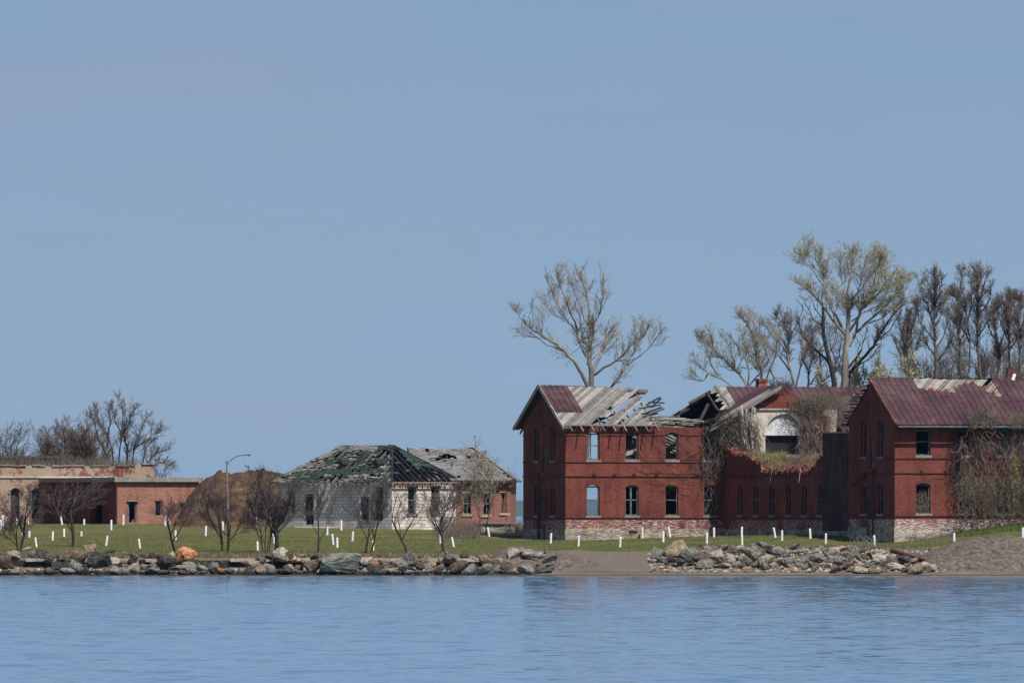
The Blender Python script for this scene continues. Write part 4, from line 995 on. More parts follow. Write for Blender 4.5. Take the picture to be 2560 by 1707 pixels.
LB = H.root('stucco_building', label='long low beige stucco building with arched openings and peeling paint, farthest left', cat='building')
zs0 = H.z(1164, -4, Ls)
u0 = H.u(-260, Ls); u1 = H.u(386, Ls+.02)
ho = []
for a, b in ((-26, -4), (27, 49), (79, 101), (-80, -57), (-130, -110)):
    c = (H.u(a, Ls), H.u(b, Ls)); ho.append(arch_pts(c[0], c[1], H.z(1294, -8, Ls), H.z(1222, -8, Ls), (c[1]-c[0])*.5))
q = random.Random(8); top = []
for i in range(41):
    u = u1+(u0-u1)*i/40; top.append((u, zs0+.04*q.uniform(-1, 1)+(.1 if i < 4 else 0)))
wall('wall', M['stucco'], LB, 'u', Ls+.02, [(u0, -.6), (u1, -.6)]+top, ho, .4)
m = MB(); 
for i in range(40):
    (a, za), (b, zb_) = top[i], top[i+1]
    if q.random() < .8: m.box(min(a, b), max(a, b), Ls-.08, Ls+.3, (za+zb_)/2, (za+zb_)/2+q.uniform(.05, .09))
m.build('parapet_edge', M['concrete'], LB)
m = MB(); zz = H.z(1192, -8, Ls); m.box(u0, H.u(290, Ls), Ls-.06, Ls+.018, zz-.05, zz+.05); m.build('string_course', M['plaster'], LB)
for a, b in ((-26, -4), (27, 49), (79, 101)):
    ca, cb_ = H.u(a, Ls), H.u(b, Ls); cc = (ca+cb_)/2; rr = (cb_-ca)/2+.12; zz = H.z(1222, -8, Ls)-(cb_-ca)*.5
    m = MB(); pts = [(cc+rr*math.cos(math.pi*k/12), Ls-.03, zz+rr*math.sin(math.pi*k/12)) for k in range(13)]; m.tube(pts, [.06]*13, 5); m.build('arch_moulding', M['concrete'], LB)
    m = MB(); m.box(ca, cb_, Ls+.25, Ls+.3, -.5, zz+.3); m.build('opening_shade_panel', M['wood_dark'], LB)  # dark sheet in the open arch, shade put into its colour
m = MB(); m.box(u0, u1-.3, Ls+.42, Ls+9, zs0-.5, zs0-.25); m.box(u1-.4, u1, Ls+.42, Ls+9, -.6, zs0-.05); m.build('flat_roof', M['concrete'], LB)
m = MB(); zz = H.z(1144, -8, Ls+7); m.box(u0, H.u(150, Ls+7), Ls+6.6, Ls+7, zs0-.3, zz); m.box(u0, H.u(152, Ls+7), Ls+6.3, Ls+7.2, zz, zz+.14); m.build('rear_parapet', M['wood_dark'], LB)
# ================================================================== hipped houses
def shingles(m, A, B, C, Dd, rows, seg, hole, q, th=.03, over=1.25):
    A, B, C, Dd = map(Vector, (A, B, C, Dd)); nrm = (B-A).cross(Dd-A).normalized()
    if nrm.z < 0: nrm = -nrm
    for i in range(rows):
        t0, t1 = i/rows, min(1, (i+over)/rows)
        l0, r0_ = A.lerp(Dd, t0), B.lerp(C, t0); l1, r1 = A.lerp(Dd, t1), B.lerp(C, t1)
        L = (r0_-l0).length; n = max(1, int(L/seg)); 
        for k in range(n):
            s0, s1 = k/n, (k+1)/n; sc_ = (s0+s1)/2
            # actual position along the eave, so that holes keep their place
            if hole(sc_, (t0+t1)/2, q): continue
            sg = nrm*(.11*mnoise.noise((s0*5+.3, t0*3, 9))-.02); sg2 = nrm*(.11*mnoise.noise((s1*5+.3, t0*3, 9))-.02); lift = nrm*(q.uniform(0, .025)); sl_ = nrm*.02
            p = [l0.lerp(r0_, s0)+lift+sl_+sg, l0.lerp(r0_, s1)+lift+sl_+sg2, l1.lerp(r1, s1)+lift+sg2, l1.lerp(r1, s0)+lift+sg]
            d = nrm*th
            m.add([x for x in p]+[x+d for x in p], [(0, 3, 2, 1), (4, 5, 6, 7), (0, 1, 5, 4), (1, 2, 6, 5), (2, 3, 7, 6), (3, 0, 4, 7)])
def rafters(m, A, B, C, Dd, n, w_=.06, h_=.14, q=None, skip=0):
    A, B, C, Dd = map(Vector, (A, B, C, Dd)); L = (B-A).length
    e = (B-A).normalized(); s0 = (Dd-A).dot(e); s1 = (C-A).dot(e); up = ((Dd-A)-e*s0)
    for i in range(n+1):
        s_ = L*i/n
        t = 1.0 if s0 <= s_ <= s1 else (s_/s0 if s_ < s0 else (L-s_)/(L-s1))
        if t < .05 or (q and q.random() < skip): continue
        a = A+e*s_; b = a+up*t; dz = Vector((0, 0, -.1)); m.bar(a+dz, b+dz, w_, h_)
K = Frame(980, 812, 2.3, 46)
HW = K.root('white_house', label='white walled derelict house with torn green shingled hip roof and exposed rafters', cat='house')
LK = K.v(693, 0); UK = K.u(1143, 0); zk = K.z(1207, 0, 0); zkr = K.z(1114, UK/2, UK/2); o_ = .32
zke = K.z(1206, 0, 0)
hh = []
for a, b, c, d in ((1020, 1041, 1217, 1284), (1078, 1099, 1217, 1282)):
    hh.append([(K.u(a, 0), K.z(d, 0, 0)), (K.u(b, 0), K.z(d, 0, 0)), (K.u(b, 0), K.z(c, 0, 0)), (K.u(a, 0), K.z(c, 0, 0))])
wall('wall', M['block'], HW, 'u', 0, [(0, -.5), (UK, -.5), (UK, zk-.28), (0, zk-.3)], hh, .3)
m = MB(); m.box(0, UK*.62, .01, .28, zk-.3, zk-.03); m.build('exposed_brick_course', M['brick_pale'], HW)
m = MB(); m.box(UK*.63, UK, .0, .28, zk-.28, zk-.04); m.build('wall_plate', M['plaster'], HW)
for h_ in hh:
    m = MB(); m.box(h_[0][0]-.1, h_[1][0]+.12, -.06, -.002, h_[2][1]-.02, h_[2][1]+.1); m.build('lintel', M['wood_dark'], HW)
    window(HW, 'u', 0, h_[0][0], h_[1][0], h_[0][1], h_[2][1], 'half', sill=True, seed=5)
hh = []
for a, b, c, d in ((717, 738, 1225, 1282), (760, 784, 1235, 1311), (900, 922, 1240, 1300), (937, 958, 1217, 1300)):
    va, vb_ = K.v(b, 0), K.v(a, 0); hh.append([(va, K.z(d, 0, va)), (vb_, K.z(d, 0, va)), (vb_, K.z(c, 0, va)), (va, K.z(c, 0, va))])
wall('wall', M['block'], HW, 'v', 0, [(.3, -.5), (LK, -.5), (LK, zk-.06), (.3, zk-.06)], hh, .3)
for i, h_ in enumerate(hh):
    window(HW, 'v', 0, h_[0][0], h_[1][0], h_[0][1], h_[2][1], 'half' if i % 2 == 0 else 'bare', sill=i % 2 == 0, seed=i)
m = MB(); m.box(.3, UK, LK-.3, LK, -.5, zk-.06); m.box(UK-.3, UK, .3, LK-.3, -.5, zk-.06); m.build('wall', M['block'], HW)
m = MB(); m.box(.3, UK-.3, .3, LK-.3, zk-.3, zk-.15); m.build('dark_attic_floor', M['wood_shade_black'], HW)  # attic floor added in black so the roof holes look dark
e1, e2, e3, e4 = (-o_, -o_, zke), (-o_, LK+o_, zke), (UK+o_, -o_, zke), (UK+o_, LK+o_, zke)
r1, r2 = (UK/2, UK/2-.1, zkr), (UK/2, LK-UK/2+.1, zkr)
q = random.Random(17)
def hole_l(s_, t, q):     # s runs from the near corner (0) to the far left corner (1)
    n = mnoise.noise((s_*7, t*9, 1.3))+.5*mnoise.noise((s_*22, t*26, 5)); n2 = mnoise.noise((s_*30, t*25, 4))
    k = .07+.12*(1-s_)
    if .2 < s_ < .42 and .28 < t < .36: return (int(s_*60) % 3 != 0)
    if .44 < s_ < .75 and .3 < t < .34 and n > -.1: return (int(s_*60) % 3 != 0)
    if s_ < .34 and .66 < t < .92 and n > -.22: return True
    if s_ < .3 and .4 < t < .62: return int(t*22) % 2 == 0 and n2 > -.25
    return n > .42-.25*(1-s_) or (n2 > .35 and s_ < .5)
m = MB(); shingles(m, e1, e2, r2, r1, 32, .2, hole_l, q); green = m
m = MB()
def hole_b(s_, t, q):
    n = mnoise.noise((s_*6+9, t*7, 2.3))+.5*mnoise.noise((s_*20, t*30, 6)); e = s_ > .9-.05*math.sin(t*20) or (t > .86 and s_ > .28)
    return not ((e and n > -.35) or n > .3 or (t < .2 and n > .12))
up_ = lambda p: (p[0]-.02, p[1], p[2]+.035)
shingles(m, up_(e1), up_(e2), up_(r2), up_(r1), 32, .2, lambda s_, t, q: hole_b(s_, t, q) or hole_l(s_, t, q), q, th=.03)
rafters(m, e1, e2, r2, r1, 20); m.bar((r1[0], r1[1], r1[2]-.05), (r2[0], r2[1], r2[2]-.05), .06, .18); m.build('rafters_and_laths', M['shingle_pale'], HW)
m = MB(); rafters(m, e3, e1, r1, r1, 13, .09, .16, q, .05)
for i in range(10): t = q.uniform(.1, .8); a = Vector(e3).lerp(Vector(r1), t); b = Vector(e1).lerp(Vector(r1), t); k = q.uniform(0, .6); m.bar(a.lerp(b, k), a.lerp(b, k+q.uniform(.1, .3)), .1, .04)
a = Vector(e3); b = Vector(r1); m.bar(a, b, .1, .2); a = Vector(e1); m.bar(a, b, .12, .12)
a = Vector(e3); b = Vector(e4); r_ = Vector(r2)
m.build('hip_rafters', M['wood_shade_black'], HW)
m = green
shingles(m, e3, e1, r1, r1, 22, .3, lambda s_, t, q: not (s_ < .45 and t > .35 and mnoise.noise((s_*9, t*9, 7)) > -.15) and not (mnoise.noise((s_*8, t*12, 3)) > .42), q); m.build('green_shingles', M['shingle_green'], HW)
m = MB(); shingles(m, e4, e3, r1, r2, 20, .4, lambda s_, t, q: False, q); shingles(m, e2, e4, r2, r2, 20, .4, lambda s_, t, q: False, q)
m.build('rear_shingles', M['wood_shade_black'], HW)
m = MB(); m.bar(e1, e2, .06, .12); m.bar(e1, e3, .05, .1); m.build('eave_board', M['wood'], HW)
# dormer vents
for s_, t in ((.51, .43), (.22, .43)):
    dm = empty('dormer_vent', (0, 0, 0)); dm.parent = HW
    a = Vector(e1).lerp(Vector(e2), s_+.02); p = Vector((a.x+(UK/2+o_)*t, a.y, zke+(zkr-zke)*t))
    m = MB(); m.box(p.x-.15, p.x+.4, p.y-.16, p.y+.16, p.z-.1, p.z+.2); m.build('brick_face', M['rust'], dm)
    m = MB(); 
    m.add([(p.x-.28, p.y-.3, p.z+.17), (p.x-.28, p.y+.3, p.z+.17), (p.x-.28, p.y, p.z+.5), (p.x+.7, p.y-.3, p.z+.17), (p.x+.7, p.y+.3, p.z+.17), (p.x+.7, p.y, p.z+.5)], [(0, 2, 1), (3, 4, 5), (0, 3, 5, 2), (1, 2, 5, 4), (0, 1, 4, 3)])
    m.build('dormer_roof', M['wood_shade_black'], dm)
# brick house with a grey roof
J = Frame(1277, 816, 2.2, -3)
HB = J.root('brick_house', label='smaller red brick house with grey shingled hip roof behind the white house', cat='house')
UJ = J.u(1012, 0); Dj = 6.6; zj = J.z(1203, 0, 0); zjr = J.z(1120, -3, Dj/2); oj = .35; UJ0 = UJ+.6
hh = []
for a, b, c, d in ((1157, 1178, 1232, 1285), (1206, 1225, 1232, 1287), (1253, 1273, 1231, 1282)):
    hh.append([(J.u(a, 0), J.z(d, 0, 0)), (J.u(b, 0), J.z(d, 0, 0)), (J.u(b, 0), J.z(c, 0, 0)), (J.u(a, 0), J.z(c, 0, 0))])
wall('wall', M['brick_shed'], HB, 'u', 0, [(UJ0, -.5), (-.25, -.5), (-.25, zj-.06), (UJ0, zj-.06)], hh, .3)
m = MB(); m.box(-.25, .0, -.06, .4, -.5, zj-.06); m.build('corner_pier', M['brick_pale'], HB)
m = MB(); m.box(-.3, .0, .4, Dj, -.5, zj-.06); m.box(UJ0, -.3, Dj-.3, Dj, -.5, zj-.06); m.box(UJ0, UJ0+.3, .3, Dj-.3, -.5, zj-.06); m.build('wall', M['brick_shed'], HB)
m = MB(); m.box(UJ0+.3, -.3, .3, Dj-.3, zj-.25, zj-.15); m.build('dark_attic_floor', M['wood_shade_black'], HB)  # black attic floor added to keep the inside dark
for h_ in hh:
    m = MB(); m.box(h_[0][0]-.1, h_[1][0]+.1, -.05, .12, h_[2][1]+.003, h_[2][1]+.18); m.build('lintel', M['sill_pale'], HB)
    window(HB, 'u', 0, h_[0][0], h_[1][0], h_[0][1], h_[2][1], 'sash', sillm=M['sill_pale'], seed=3, mat=M['sill'])
e1, e2, e3, e4 = (UJ0-oj, -oj, zj), (oj, -oj, zj), (oj, Dj+oj, zj), (UJ0-oj, Dj+oj, zj)
r1, r2 = (J.u(1012, Dj/2)+.2, Dj/2, zjr), (J.u(1180, Dj/2), Dj/2, zjr)
q = random.Random(23)
def hole_r(s_, t, q):
    n = mnoise.noise((s_*9, t*6, 2))
    if abs(t-(.72-.02*math.sin(s_*20))) < .05 and (.25 < s_ < .62 or .74 < s_ < .95) and n > -.35: return True
    if abs(t-.62) < .025 and .25 < s_ < .5: return n > -.2
    return n > .5 or (s_ > .965 and q.random() < .4)
m = MB(); shingles(m, e1, e2, r2, r1, 30, .22, hole_r, q, th=.025); m.build('shingles', M['shingle_grey'], HB)
m = MB(); shingles(m, e2, e3, r2, r2, 26, .3, lambda s_, t, q: q.random() < .04, q); shingles(m, e3, e4, r1, r2, 20, .5, lambda s_, t, q: False, q); shingles(m, e4, e1, r1, r1, 20, .4, lambda s_, t, q: q.random() < .1, q); m.build('rear_shingles', M['shingle_grey'], HB)
m = MB(); rafters(m, e1, e2, r2, r1, 18); 
for a, b in ((e1, r1), (e2, r2)): m.bar(a, b, .12, .14)
m.build('rafters', M['wood_shade_black'], HB)
m = MB(); m.bar(e1, e2, .08, .16); m.build('eave_board', M['wood_dark'], HB)
m = MB(); a = Vector(e1).lerp(Vector(e2), .85); b = Vector(r2)
p = Vector((J.u(1210, 2), 1.4, J.z(1158, -1, 1.4)+.08)); m.bar(p, p+Vector((.8, 0, -.36)), .08, .05); m.build('loose_board', M['wood_dark'], HB)
# porch wall in front
PW = J.root('porch_wall', label='low whitewashed porch wall in front of the small brick house', cat='wall')
y0 = -1.6
m = MB(); ua, ub = J.u(1196, y0), J.u(1284, y0); za, zb_ = J.z(1309, 0, y0), -.4
m.box(ua, ub, y0, y0+.3, zb_, za); o = m.build('masonry', M['stone'], PW)
m = MB(); m.box(ua-.5, ub+.3, y0-.12, y0+1.4, za, za+.1); m.build('porch_slab', M['wood'], PW)
for px_ in (1189, 1157): m = MB(); u = J.u(px_, y0); m.box(u-.09, u+.09, y0, y0+.2, -.4, za); m.build('porch_post', M['sill_pale'], PW)

# ================================================================== mounds and heaps
def heap(name, prof, Y0, Y1, pybase, mat, label, cat, rough=.12, nx_=90, ny_=26, seed=0, peak=.45):
    m = MB(); ps = [p for p, _ in prof]; ys_ = [y for _, y in prof]; Yp = Y0+(Y1-Y0)*peak
    for i in range(nx_+1):
        px_ = ps[0]+(ps[-1]-ps[0])*i/nx_
        X = (px_-1280)/FPX*Yp; zt0 = CH+(HOR-float(np.interp(px_, ps, ys_)))/FPX*Yp
        for j in range(ny_+1):
            t = j/ny_; Y = Y0+(Y1-Y0)*t; g = tz(X, Y)-.12
            k = min(1, (t/peak)) if t < peak else min(1, (1-t)/(1-peak))
            k = min(1, k*1.12)**.85
            z = g+(max(zt0, g-.1)-g)*k
            nn = mnoise.noise((X*.8, Y*.8, seed))+.6*mnoise.noise((X*2.2, Y*2.2, seed+4))+.35*mnoise.noise((X*5.5, Y*5.5, seed))
            if 0 < k: z += rough*nn*min(1, k*2.5)
            m.v.append((X, Y, z))
    m.f = [(i*(ny_+1)+j, (i+1)*(ny_+1)+j, (i+1)*(ny_+1)+j+1, i*(ny_+1)+j+1) for i in range(nx_) for j in range(ny_)]
    # turn into a thing with its origin at its foot
    cx = sum(v[0] for v in m.v)/len(m.v); cy = Y0; cz = tz(cx, cy)
    m.v = [(x-cx, y-cy, z-cz) for x, y, z in m.v]
    o = m.build(name, mat, smooth=True); o.location = (cx, cy, cz); tag(o, label, cat); return o
heap('earth_mound', [(436, 1314), (446, 1296), (454, 1280), (462, 1262), (473, 1242), (486, 1227), (500, 1211), (513, 1200), (530, 1191), (552, 1182), (575, 1186), (592, 1181), (620, 1184), (660, 1182), (700, 1183), (730, 1190), (770, 1220), (820, 1270), (850, 1312)], 819, 840, 1312, M['soil'], 'tall mound of bare brown earth between the brick shed and the white house', 'mound', rough=.34, nx_=220, ny_=60)
heap('gravel_heap', [(2262, 1420), (2290, 1398), (2320, 1380), (2350, 1368), (2380, 1357), (2410, 1347), (2436, 1341), (2460, 1343), (2500, 1338), (2530, 1340), (2560, 1345), (2620, 1350), (2700, 1370), (2800, 1420)], 742.0, 752, 1426, M['gravelheap'], 'large heap of grey gravel on the beach at the right edge', 'gravel heap', rough=.13, nx_=150, ny_=40, seed=3)
heap('gravel_heap', [(1225, 1395), (1245, 1378), (1262, 1368), (1280, 1364), (1300, 1364), (1320, 1367), (1350, 1373), (1400, 1381), (1450, 1392), (1500, 1405)], 743.6, 750.5, 1410, M['gravelheap'], 'low spread heap of grey gravel behind the big grey boulder', 'gravel heap', rough=.06, nx_=90, seed=8)

# seawall
m = MB(); x0, x1 = (-60-1280)/FPX*746, (1243-1280)/FPX*746; n = 120; zt0 = CH+(HOR-1395.5)/FPX*746
SW = empty('seawall', (x0, 746, 0), label='low concrete seawall with a pale top edge behind the left rocks', cat='seawall')
q = random.Random(2)
for i in range(n+1):
    x = (x1-x0)*i/n
    for (y, z) in ((.0, -.2), (.02, .2), (.0, .5), (.05, zt0-.1), (.6, zt0-.12)):
        m.v.append((x, y+.09*mnoise.noise((x*1.5, z*3, 1)), z))
m.f = [(i*5+j, (i+1)*5+j, (i+1)*5+j+1, i*5+j+1) for i in range(n) for j in range(4)]
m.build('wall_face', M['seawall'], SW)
m = MB(); i = 0
x = 0
while x < x1-x0:
    L = q.uniform(.8, 3.0); L = min(L, x1-x0-x)
    if q.random() < .86: m.box(x, x+L-.03, -.14-q.random()*.1, .7, zt0-q.uniform(.12, .2), zt0+q.uniform(-.03, .02))
    x += L
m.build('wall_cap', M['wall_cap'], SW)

# ================================================================== rocks
def rock_mesh(kind, seed, col):
    q = random.Random(seed); bm = bmesh.new()
    n = {'round': 34, 'angular': 15, 'slab': 13, 'point': 12}[kind]
    for i in range(n):
        z = q.uniform(-1, 1); a = q.uniform(0, 6.283); r = math.sqrt(max(0, 1-z*z)); k = q.uniform(.86, 1.02) if kind == 'round' else q.uniform(.72, 1.05)
        x, y, z = r*math.cos(a)*k, r*math.sin(a)*k, z*k
        if kind == 'angular': x, y, z = [math.copysign(abs(c)**.75, c) for c in (x, y, z)]
        if kind == 'slab': z = max(-.8, min(.8, z*1.6))
        if kind == 'point': 
            if z > .2: x *= .35; y *= .35
        bm.verts.new((x, y, z))
    r = bmesh.ops.convex_hull(bm, input=bm.verts)
    bmesh.ops.delete(bm, geom=[g for g in r['geom_interior'] if isinstance(g, bmesh.types.BMVert)], context='VERTS')
    bmesh.ops.dissolve_limit(bm, angle_limit=R(16), verts=bm.verts, edges=bm.edges)
    bmesh.ops.triangulate(bm, faces=bm.faces)
    bmesh.ops.bevel(bm, geom=bm.edges[:], offset=.07 if kind != 'round' else .12, segments=1, affect='EDGES')
    bmesh.ops.triangulate(bm, faces=bm.faces)
    bmesh.ops.subdivide_edges(bm, edges=bm.edges, cuts=2)
    for v in bm.verts: v.co *= 1+.1*mnoise.noise(v.co*1.9+Vector((seed, 0, 0)))+.07*mnoise.noise(v.co*4.5)+.035*mnoise.noise(v.co*11)
    xs_ = [v.co.x for v in bm.verts]; zs_2 = [v.co.z for v in bm.verts]; ys_2 = [v.co.y for v in bm.verts]
    for v in bm.verts: v.co = Vector(((v.co.x-min(xs_))/(max(xs_)-min(xs_))*2-1, (v.co.y-min(ys_2))/(max(ys_2)-min(ys_2))*2-1, (v.co.z-min(zs_2))/(max(zs_2)-min(zs_2))*2-1))
    bm.verts.ensure_lookup_table()
    bmesh.ops.recalc_face_normals(bm, faces=bm.faces)
    me = bpy.data.meshes.new('rock'); bm.to_mesh(me); bm.free(); me.materials.append(M['rock '+col]); return me
_rc = {}
ROCKS = []
qr = random.Random(99)
def rock(px, py, w_, h_, col, kind='angular', label=None, Y=None, tilt=None, name='rock', cat='rock', var=None):
    var = qr.randrange(5) if var is None else var
    key = (kind, var, col)
    if key not in _rc: _rc[key] = rock_mesh(kind, var*7+len(kind)*13+(hash(kind) % 1), col)
    yb = py+h_/2
    if Y is None: Y = float(np.interp(yb, [1366, 1385, 1400, 1420, 1438], [750.5, 748.2, 745.6, 743.2, 741.2])) if px > 1500 else float(np.interp(yb, [1375, 1392, 1405, 1420, 1438], [749, 747.2, 745.2, 743.2, 741.2]))
    c = px_at(px, py, Y); s_ = Y/FPX
    o = bpy.data.objects.new(name, _rc[key]); COL.objects.link(o)
    a = R(tilt if tilt is not None else qr.uniform(-25, 25)) 
    o.rotation_euler = (qr.uniform(-.25, .25), a, qr.choice([0, math.pi])+qr.uniform(-.5, .5))
    hw_, hh_ = w_/2*s_, h_/2*s_
    k = abs(math.sin(a))*.6
    o.scale = (hw_*(1-k*.25)*1.04, (hw_+hh_)/2*qr.uniform(.8, 1.15), hh_*1.04)
    o.location = c
    if label: tag(o, label, cat)
    ROCKS.append((px, py, w_, h_, col, o, label)); return o
B_ = 'boulder'
hero = [
 (6, 1404, 44, 40, 'brown', 'round', 'rounded brown boulder half cut by the left edge of the photo'),
 (180, 1394, 80, 46, 'brown', 'round', 'broad brown boulder below the second bare shoreline tree, pale on top'),
 (226, 1371, 30, 24, 'tan', 'angular', 'tan rock topping the left bank just right of the second bare tree'),
 (247, 1400, 62, 44, 'dark grey', 'angular', 'large blackish boulder right of the broad brown boulder'),
 (100, 1385, 36, 26, 'dark grey', 'angular', 'dark grey angular rock behind the concrete ledge near the leftmost tree'),
 (68, 1379, 30, 22, 'cream', 'angular', 'cream rock right beside the trunk of the leftmost bare tree'),
 (415, 1406, 48, 38, 'dark grey', 'angular', 'dark grey slanted boulder just left of the big orange boulder'),
 (428, 1385, 17, 20, 'cream', 'point', 'pointed cream rock standing up just left of the orange boulder'),
 (468, 1388, 54, 44, 'orange', 'round', 'large smooth orange boulder on top of the left rock bank'),
 (459, 1418, 70, 13, 'pale grey', 'slab', 'long pale flat slab lying under the large orange boulder'),
 (560, 1426, 32, 12, 'vivid orange', 'slab', 'small vivid orange rock near the waterline below the street lamp'),
 (556, 1432, 20, 10, 'brown', 'angular', None),
 (625, 1411, 52, 22, 'tan', 'slab', 'long tan block leaning on the dark seawall right of the lamp'),
 (716, 1386, 62, 34, 'cream', 'point', 'cream peaked boulder at the foot of the tallest shoreline tree'),
 (718, 1388, 34, 30, 'brown', 'point', 'brown peaked rock set in front of the cream peaked boulder'),
 (695, 1404, 46, 40, 'greenish grey', 'angular', None),
 (847, 1408, 104, 54, 'greenish grey', 'angular', 'biggest boulder of the left bank, greenish grey with a flat right shoulder'),
 (784, 1416, 46, 34, 'brown', 'angular', None),
 (935, 1410, 36, 24, 'reddish', 'round', 'round reddish boulder right of the biggest greenish grey boulder'),
 (1022, 1391, 38, 32, 'grey', 'angular', 'upright grey boulder atop the bank below the slender two limbed tree'),
 (1003, 1411, 52, 28, 'pale grey', 'round', None),
 (976, 1429, 44, 20, 'tan', 'slab', 'tan squared block at the waterline below the bare tree with forked stems'),
 (1059, 1407, 20, 20, 'orange', 'round', 'small orange brown rock left of the big dark grey leaning boulder'),
 (1128, 1387, 56, 40, 'grey', 'round', 'big grey leaning boulder at the foot of the brushy brown tree'),
 (1145, 1419, 50, 34, 'brown', 'angular', None),
 (1210, 1398, 30, 26, 'tan', 'round', None),
 (1245, 1406, 32, 26, 'tan', 'angular', None),
 (1286, 1389, 38, 36, 'cream', 'slab', 'flat cream triangular rock just left of the large smooth grey boulder'),
 (1338, 1386, 80, 36, 'grey', 'round', 'large smooth grey boulder topping the right end of the left bank'),
 (1378, 1405, 46, 24, 'pale grey', 'angular', None),
 (1695, 1372, 72, 46, 'tan', 'slab', 'large tan topped block at the left end of the right rock bank'),
 (1645, 1383, 32, 28, 'pale grey', 'angular', None),
 (1722, 1388, 52, 40, 'greenish grey', 'round', 'rounded greenish grey boulder right below the large tan topped block'),
 (1747, 1395, 58, 26, 'brown', 'slab', None),
 (1795, 1388, 40, 36, 'cream', 'point', None),
 (1762, 1408, 44, 26, 'greenish grey', 'angular', None),
 (1823, 1396, 34, 28, 'cream', 'angular', None),
 (1802, 1412, 56, 12, 'cream', 'slab', 'long cream sloping slab low in the right bank'),
 (1876, 1384, 62, 30, 'grey', 'slab', 'long tilted grey slab below the two stacked white posts'),
 (1907, 1361, 38, 16, 'grey', 'round', 'flat oval grey boulder on top of the right bank, nearest the lawn'),
 (1913, 1402, 38, 32, 'cream', 'angular', None),
 (1890, 1407, 28, 22, 'tan', 'slab', None),
 (1864, 1419, 16, 10, 'orange', 'angular', 'small orange stone near the sand at the foot of the right bank'),
 (1946, 1377, 38, 24, 'greenish grey', 'round', None),
 (2005, 1388, 42, 32, 'greenish grey', 'angular', None),
 (2040, 1394, 36, 26, 'greenish grey', 'round', None),
 (2043, 1411, 34, 12, 'reddish', 'slab', 'thin reddish slab in the middle of the right bank'),
 (2103, 1402, 38, 26, 'pale grey', 'angular', None),
 (2158, 1393, 44, 20, 'brown', 'round', 'rounded dark brown boulder behind the driftwood branches'),
 (2130, 1385, 30, 24, 'greenish grey', 'angular', None),
 (2206, 1391, 56, 14, 'cream', 'slab', 'long cream slab lying just left of the rusty pipe'),
 (2245, 1414, 56, 20, 'cream', 'slab', 'wide flat cream block low on the bank below the rusty pipe'),
 (2286, 1424, 44, 26, 'tan', 'angular', 'sandy coloured block near the waterline below the rusty pipe'),
 (2326, 1420, 32, 22, 'cream', 'angular', 'cream block at the foot of the large gravel heap'),
 (2156, 1427, 46, 20, 'cream', 'angular', None),
 (2088, 1424, 22, 24, 'tan', 'slab', None),
 (2187, 1430, 34, 20, 'tan', 'angular', None),
]
for h_ in hero: rock(h_[0], h_[1], h_[2], h_[3], h_[4], h_[5], h_[6], cat=B_ if h_[2] > 44 else 'rock', tilt=qr.uniform(-8, 8) if h_[2] > 50 else None)
cl = ['dark grey']*5+['grey']*6+['brown']*5+['pale grey']*5+['greenish grey']*3+['tan']*5+['cream']*3
cr_ = ['dark grey']*3+['grey']*5+['brown']*2+['pale grey']*4+['greenish grey']*4+['tan']*4+['cream']*4+['reddish']*1
def filler(p0, p1, y0, y1, step, s0, s1, cols, skip=(), drop=0.0):
    x = p0+qr.uniform(0, step)
    while x < p1:
        py = qr.uniform(y0, y1); w_ = qr.uniform(s0, s1); h_ = w_*qr.uniform(.42, .8)
        ok = not any(a < x < b for a, b in skip) and qr.random() >= drop
        for h in hero:
            if abs(h[0]-x) < (h[2]*.36) and abs(h[1]-py) < h[3]*.4: ok = False
        if ok: rock(x, py, w_, h_, qr.choice(cols), qr.choice(['angular', 'angular', 'slab', 'round']))
        x += step*qr.uniform(.7, 1.25)
dk = ['dark grey']*6+['grey']*4+['brown']*3+['pale grey']*2+['greenish grey', 'tan']
filler(-20, 1375, 1426, 1431, 25, 20, 44, dk)
filler(-20, 1290, 1412, 1420, 27, 20, 42, cl, skip=((40, 120), (548, 600)))
filler(-20, 1290, 1399, 1407, 27, 18, 38, cl, skip=((40, 130), (500, 620), (892, 912)))
filler(-20, 400, 1384, 1392, 26, 16, 34, cl)
filler(640, 800, 1388, 1396, 30, 14, 26, cl); filler(1060, 1330, 1384, 1396, 26, 14, 28, cl, drop=.2)
filler(480, 1250, 1387, 1391, 34, 8, 16, cr_, drop=.3)
filler(1330, 1400, 1412, 1424, 18, 14, 26, cr_)
filler(1650, 2330, 1371, 1377, 26, 18, 34, cr_, skip=((2170, 2400),)); filler(1650, 2300, 1383, 1391, 25, 20, 38, cr_)
filler(1650, 2330, 1397, 1404, 24, 18, 38, cr_); filler(1650, 2340, 1409, 1416, 24, 16, 34, cr_); filler(1960, 2350, 1421, 1428, 26, 16, 34, cr_)
filler(1740, 2130, 1365, 1370, 30, 14, 28, cr_)

# landmarks used to name where a rock or a post is
LM_L = [(-60, 'by the left edge'), (50, 'under the leftmost bare tree'), (182, 'under the second bare tree'), (310, 'under the thin sapling'), (460, 'around the orange boulder'), (573, 'below the street lamp'),
        (690, 'below the tallest shoreline tree'), (800, 'below the curved single tree'), (925, 'below the twin stemmed tree'), (1022, 'below the slender bare tree'), (1120, 'below the brushy brown tree'), (1215, 'below the leafy young tree'), (1350, 'around the smooth grey boulder')]
LM_R = [(1690, 'around the tan topped block'), (1780, 'below the fourth window column'), (1858, 'below the two stacked posts'), (1945, 'below the broken arch wing'), (2050, 'below the dark rendered wall'), (2150, 'around the driftwood branches'), (2260, 'around the rusty pipe'), (2350, 'beside the large gravel heap')]
ORD = ['first', 'second', 'third', 'fourth', 'fifth', 'sixth', 'seventh', 'eighth', 'ninth', 'tenth']
def near(px, lms): return min(lms, key=lambda a: abs(a[0]-px))[1]
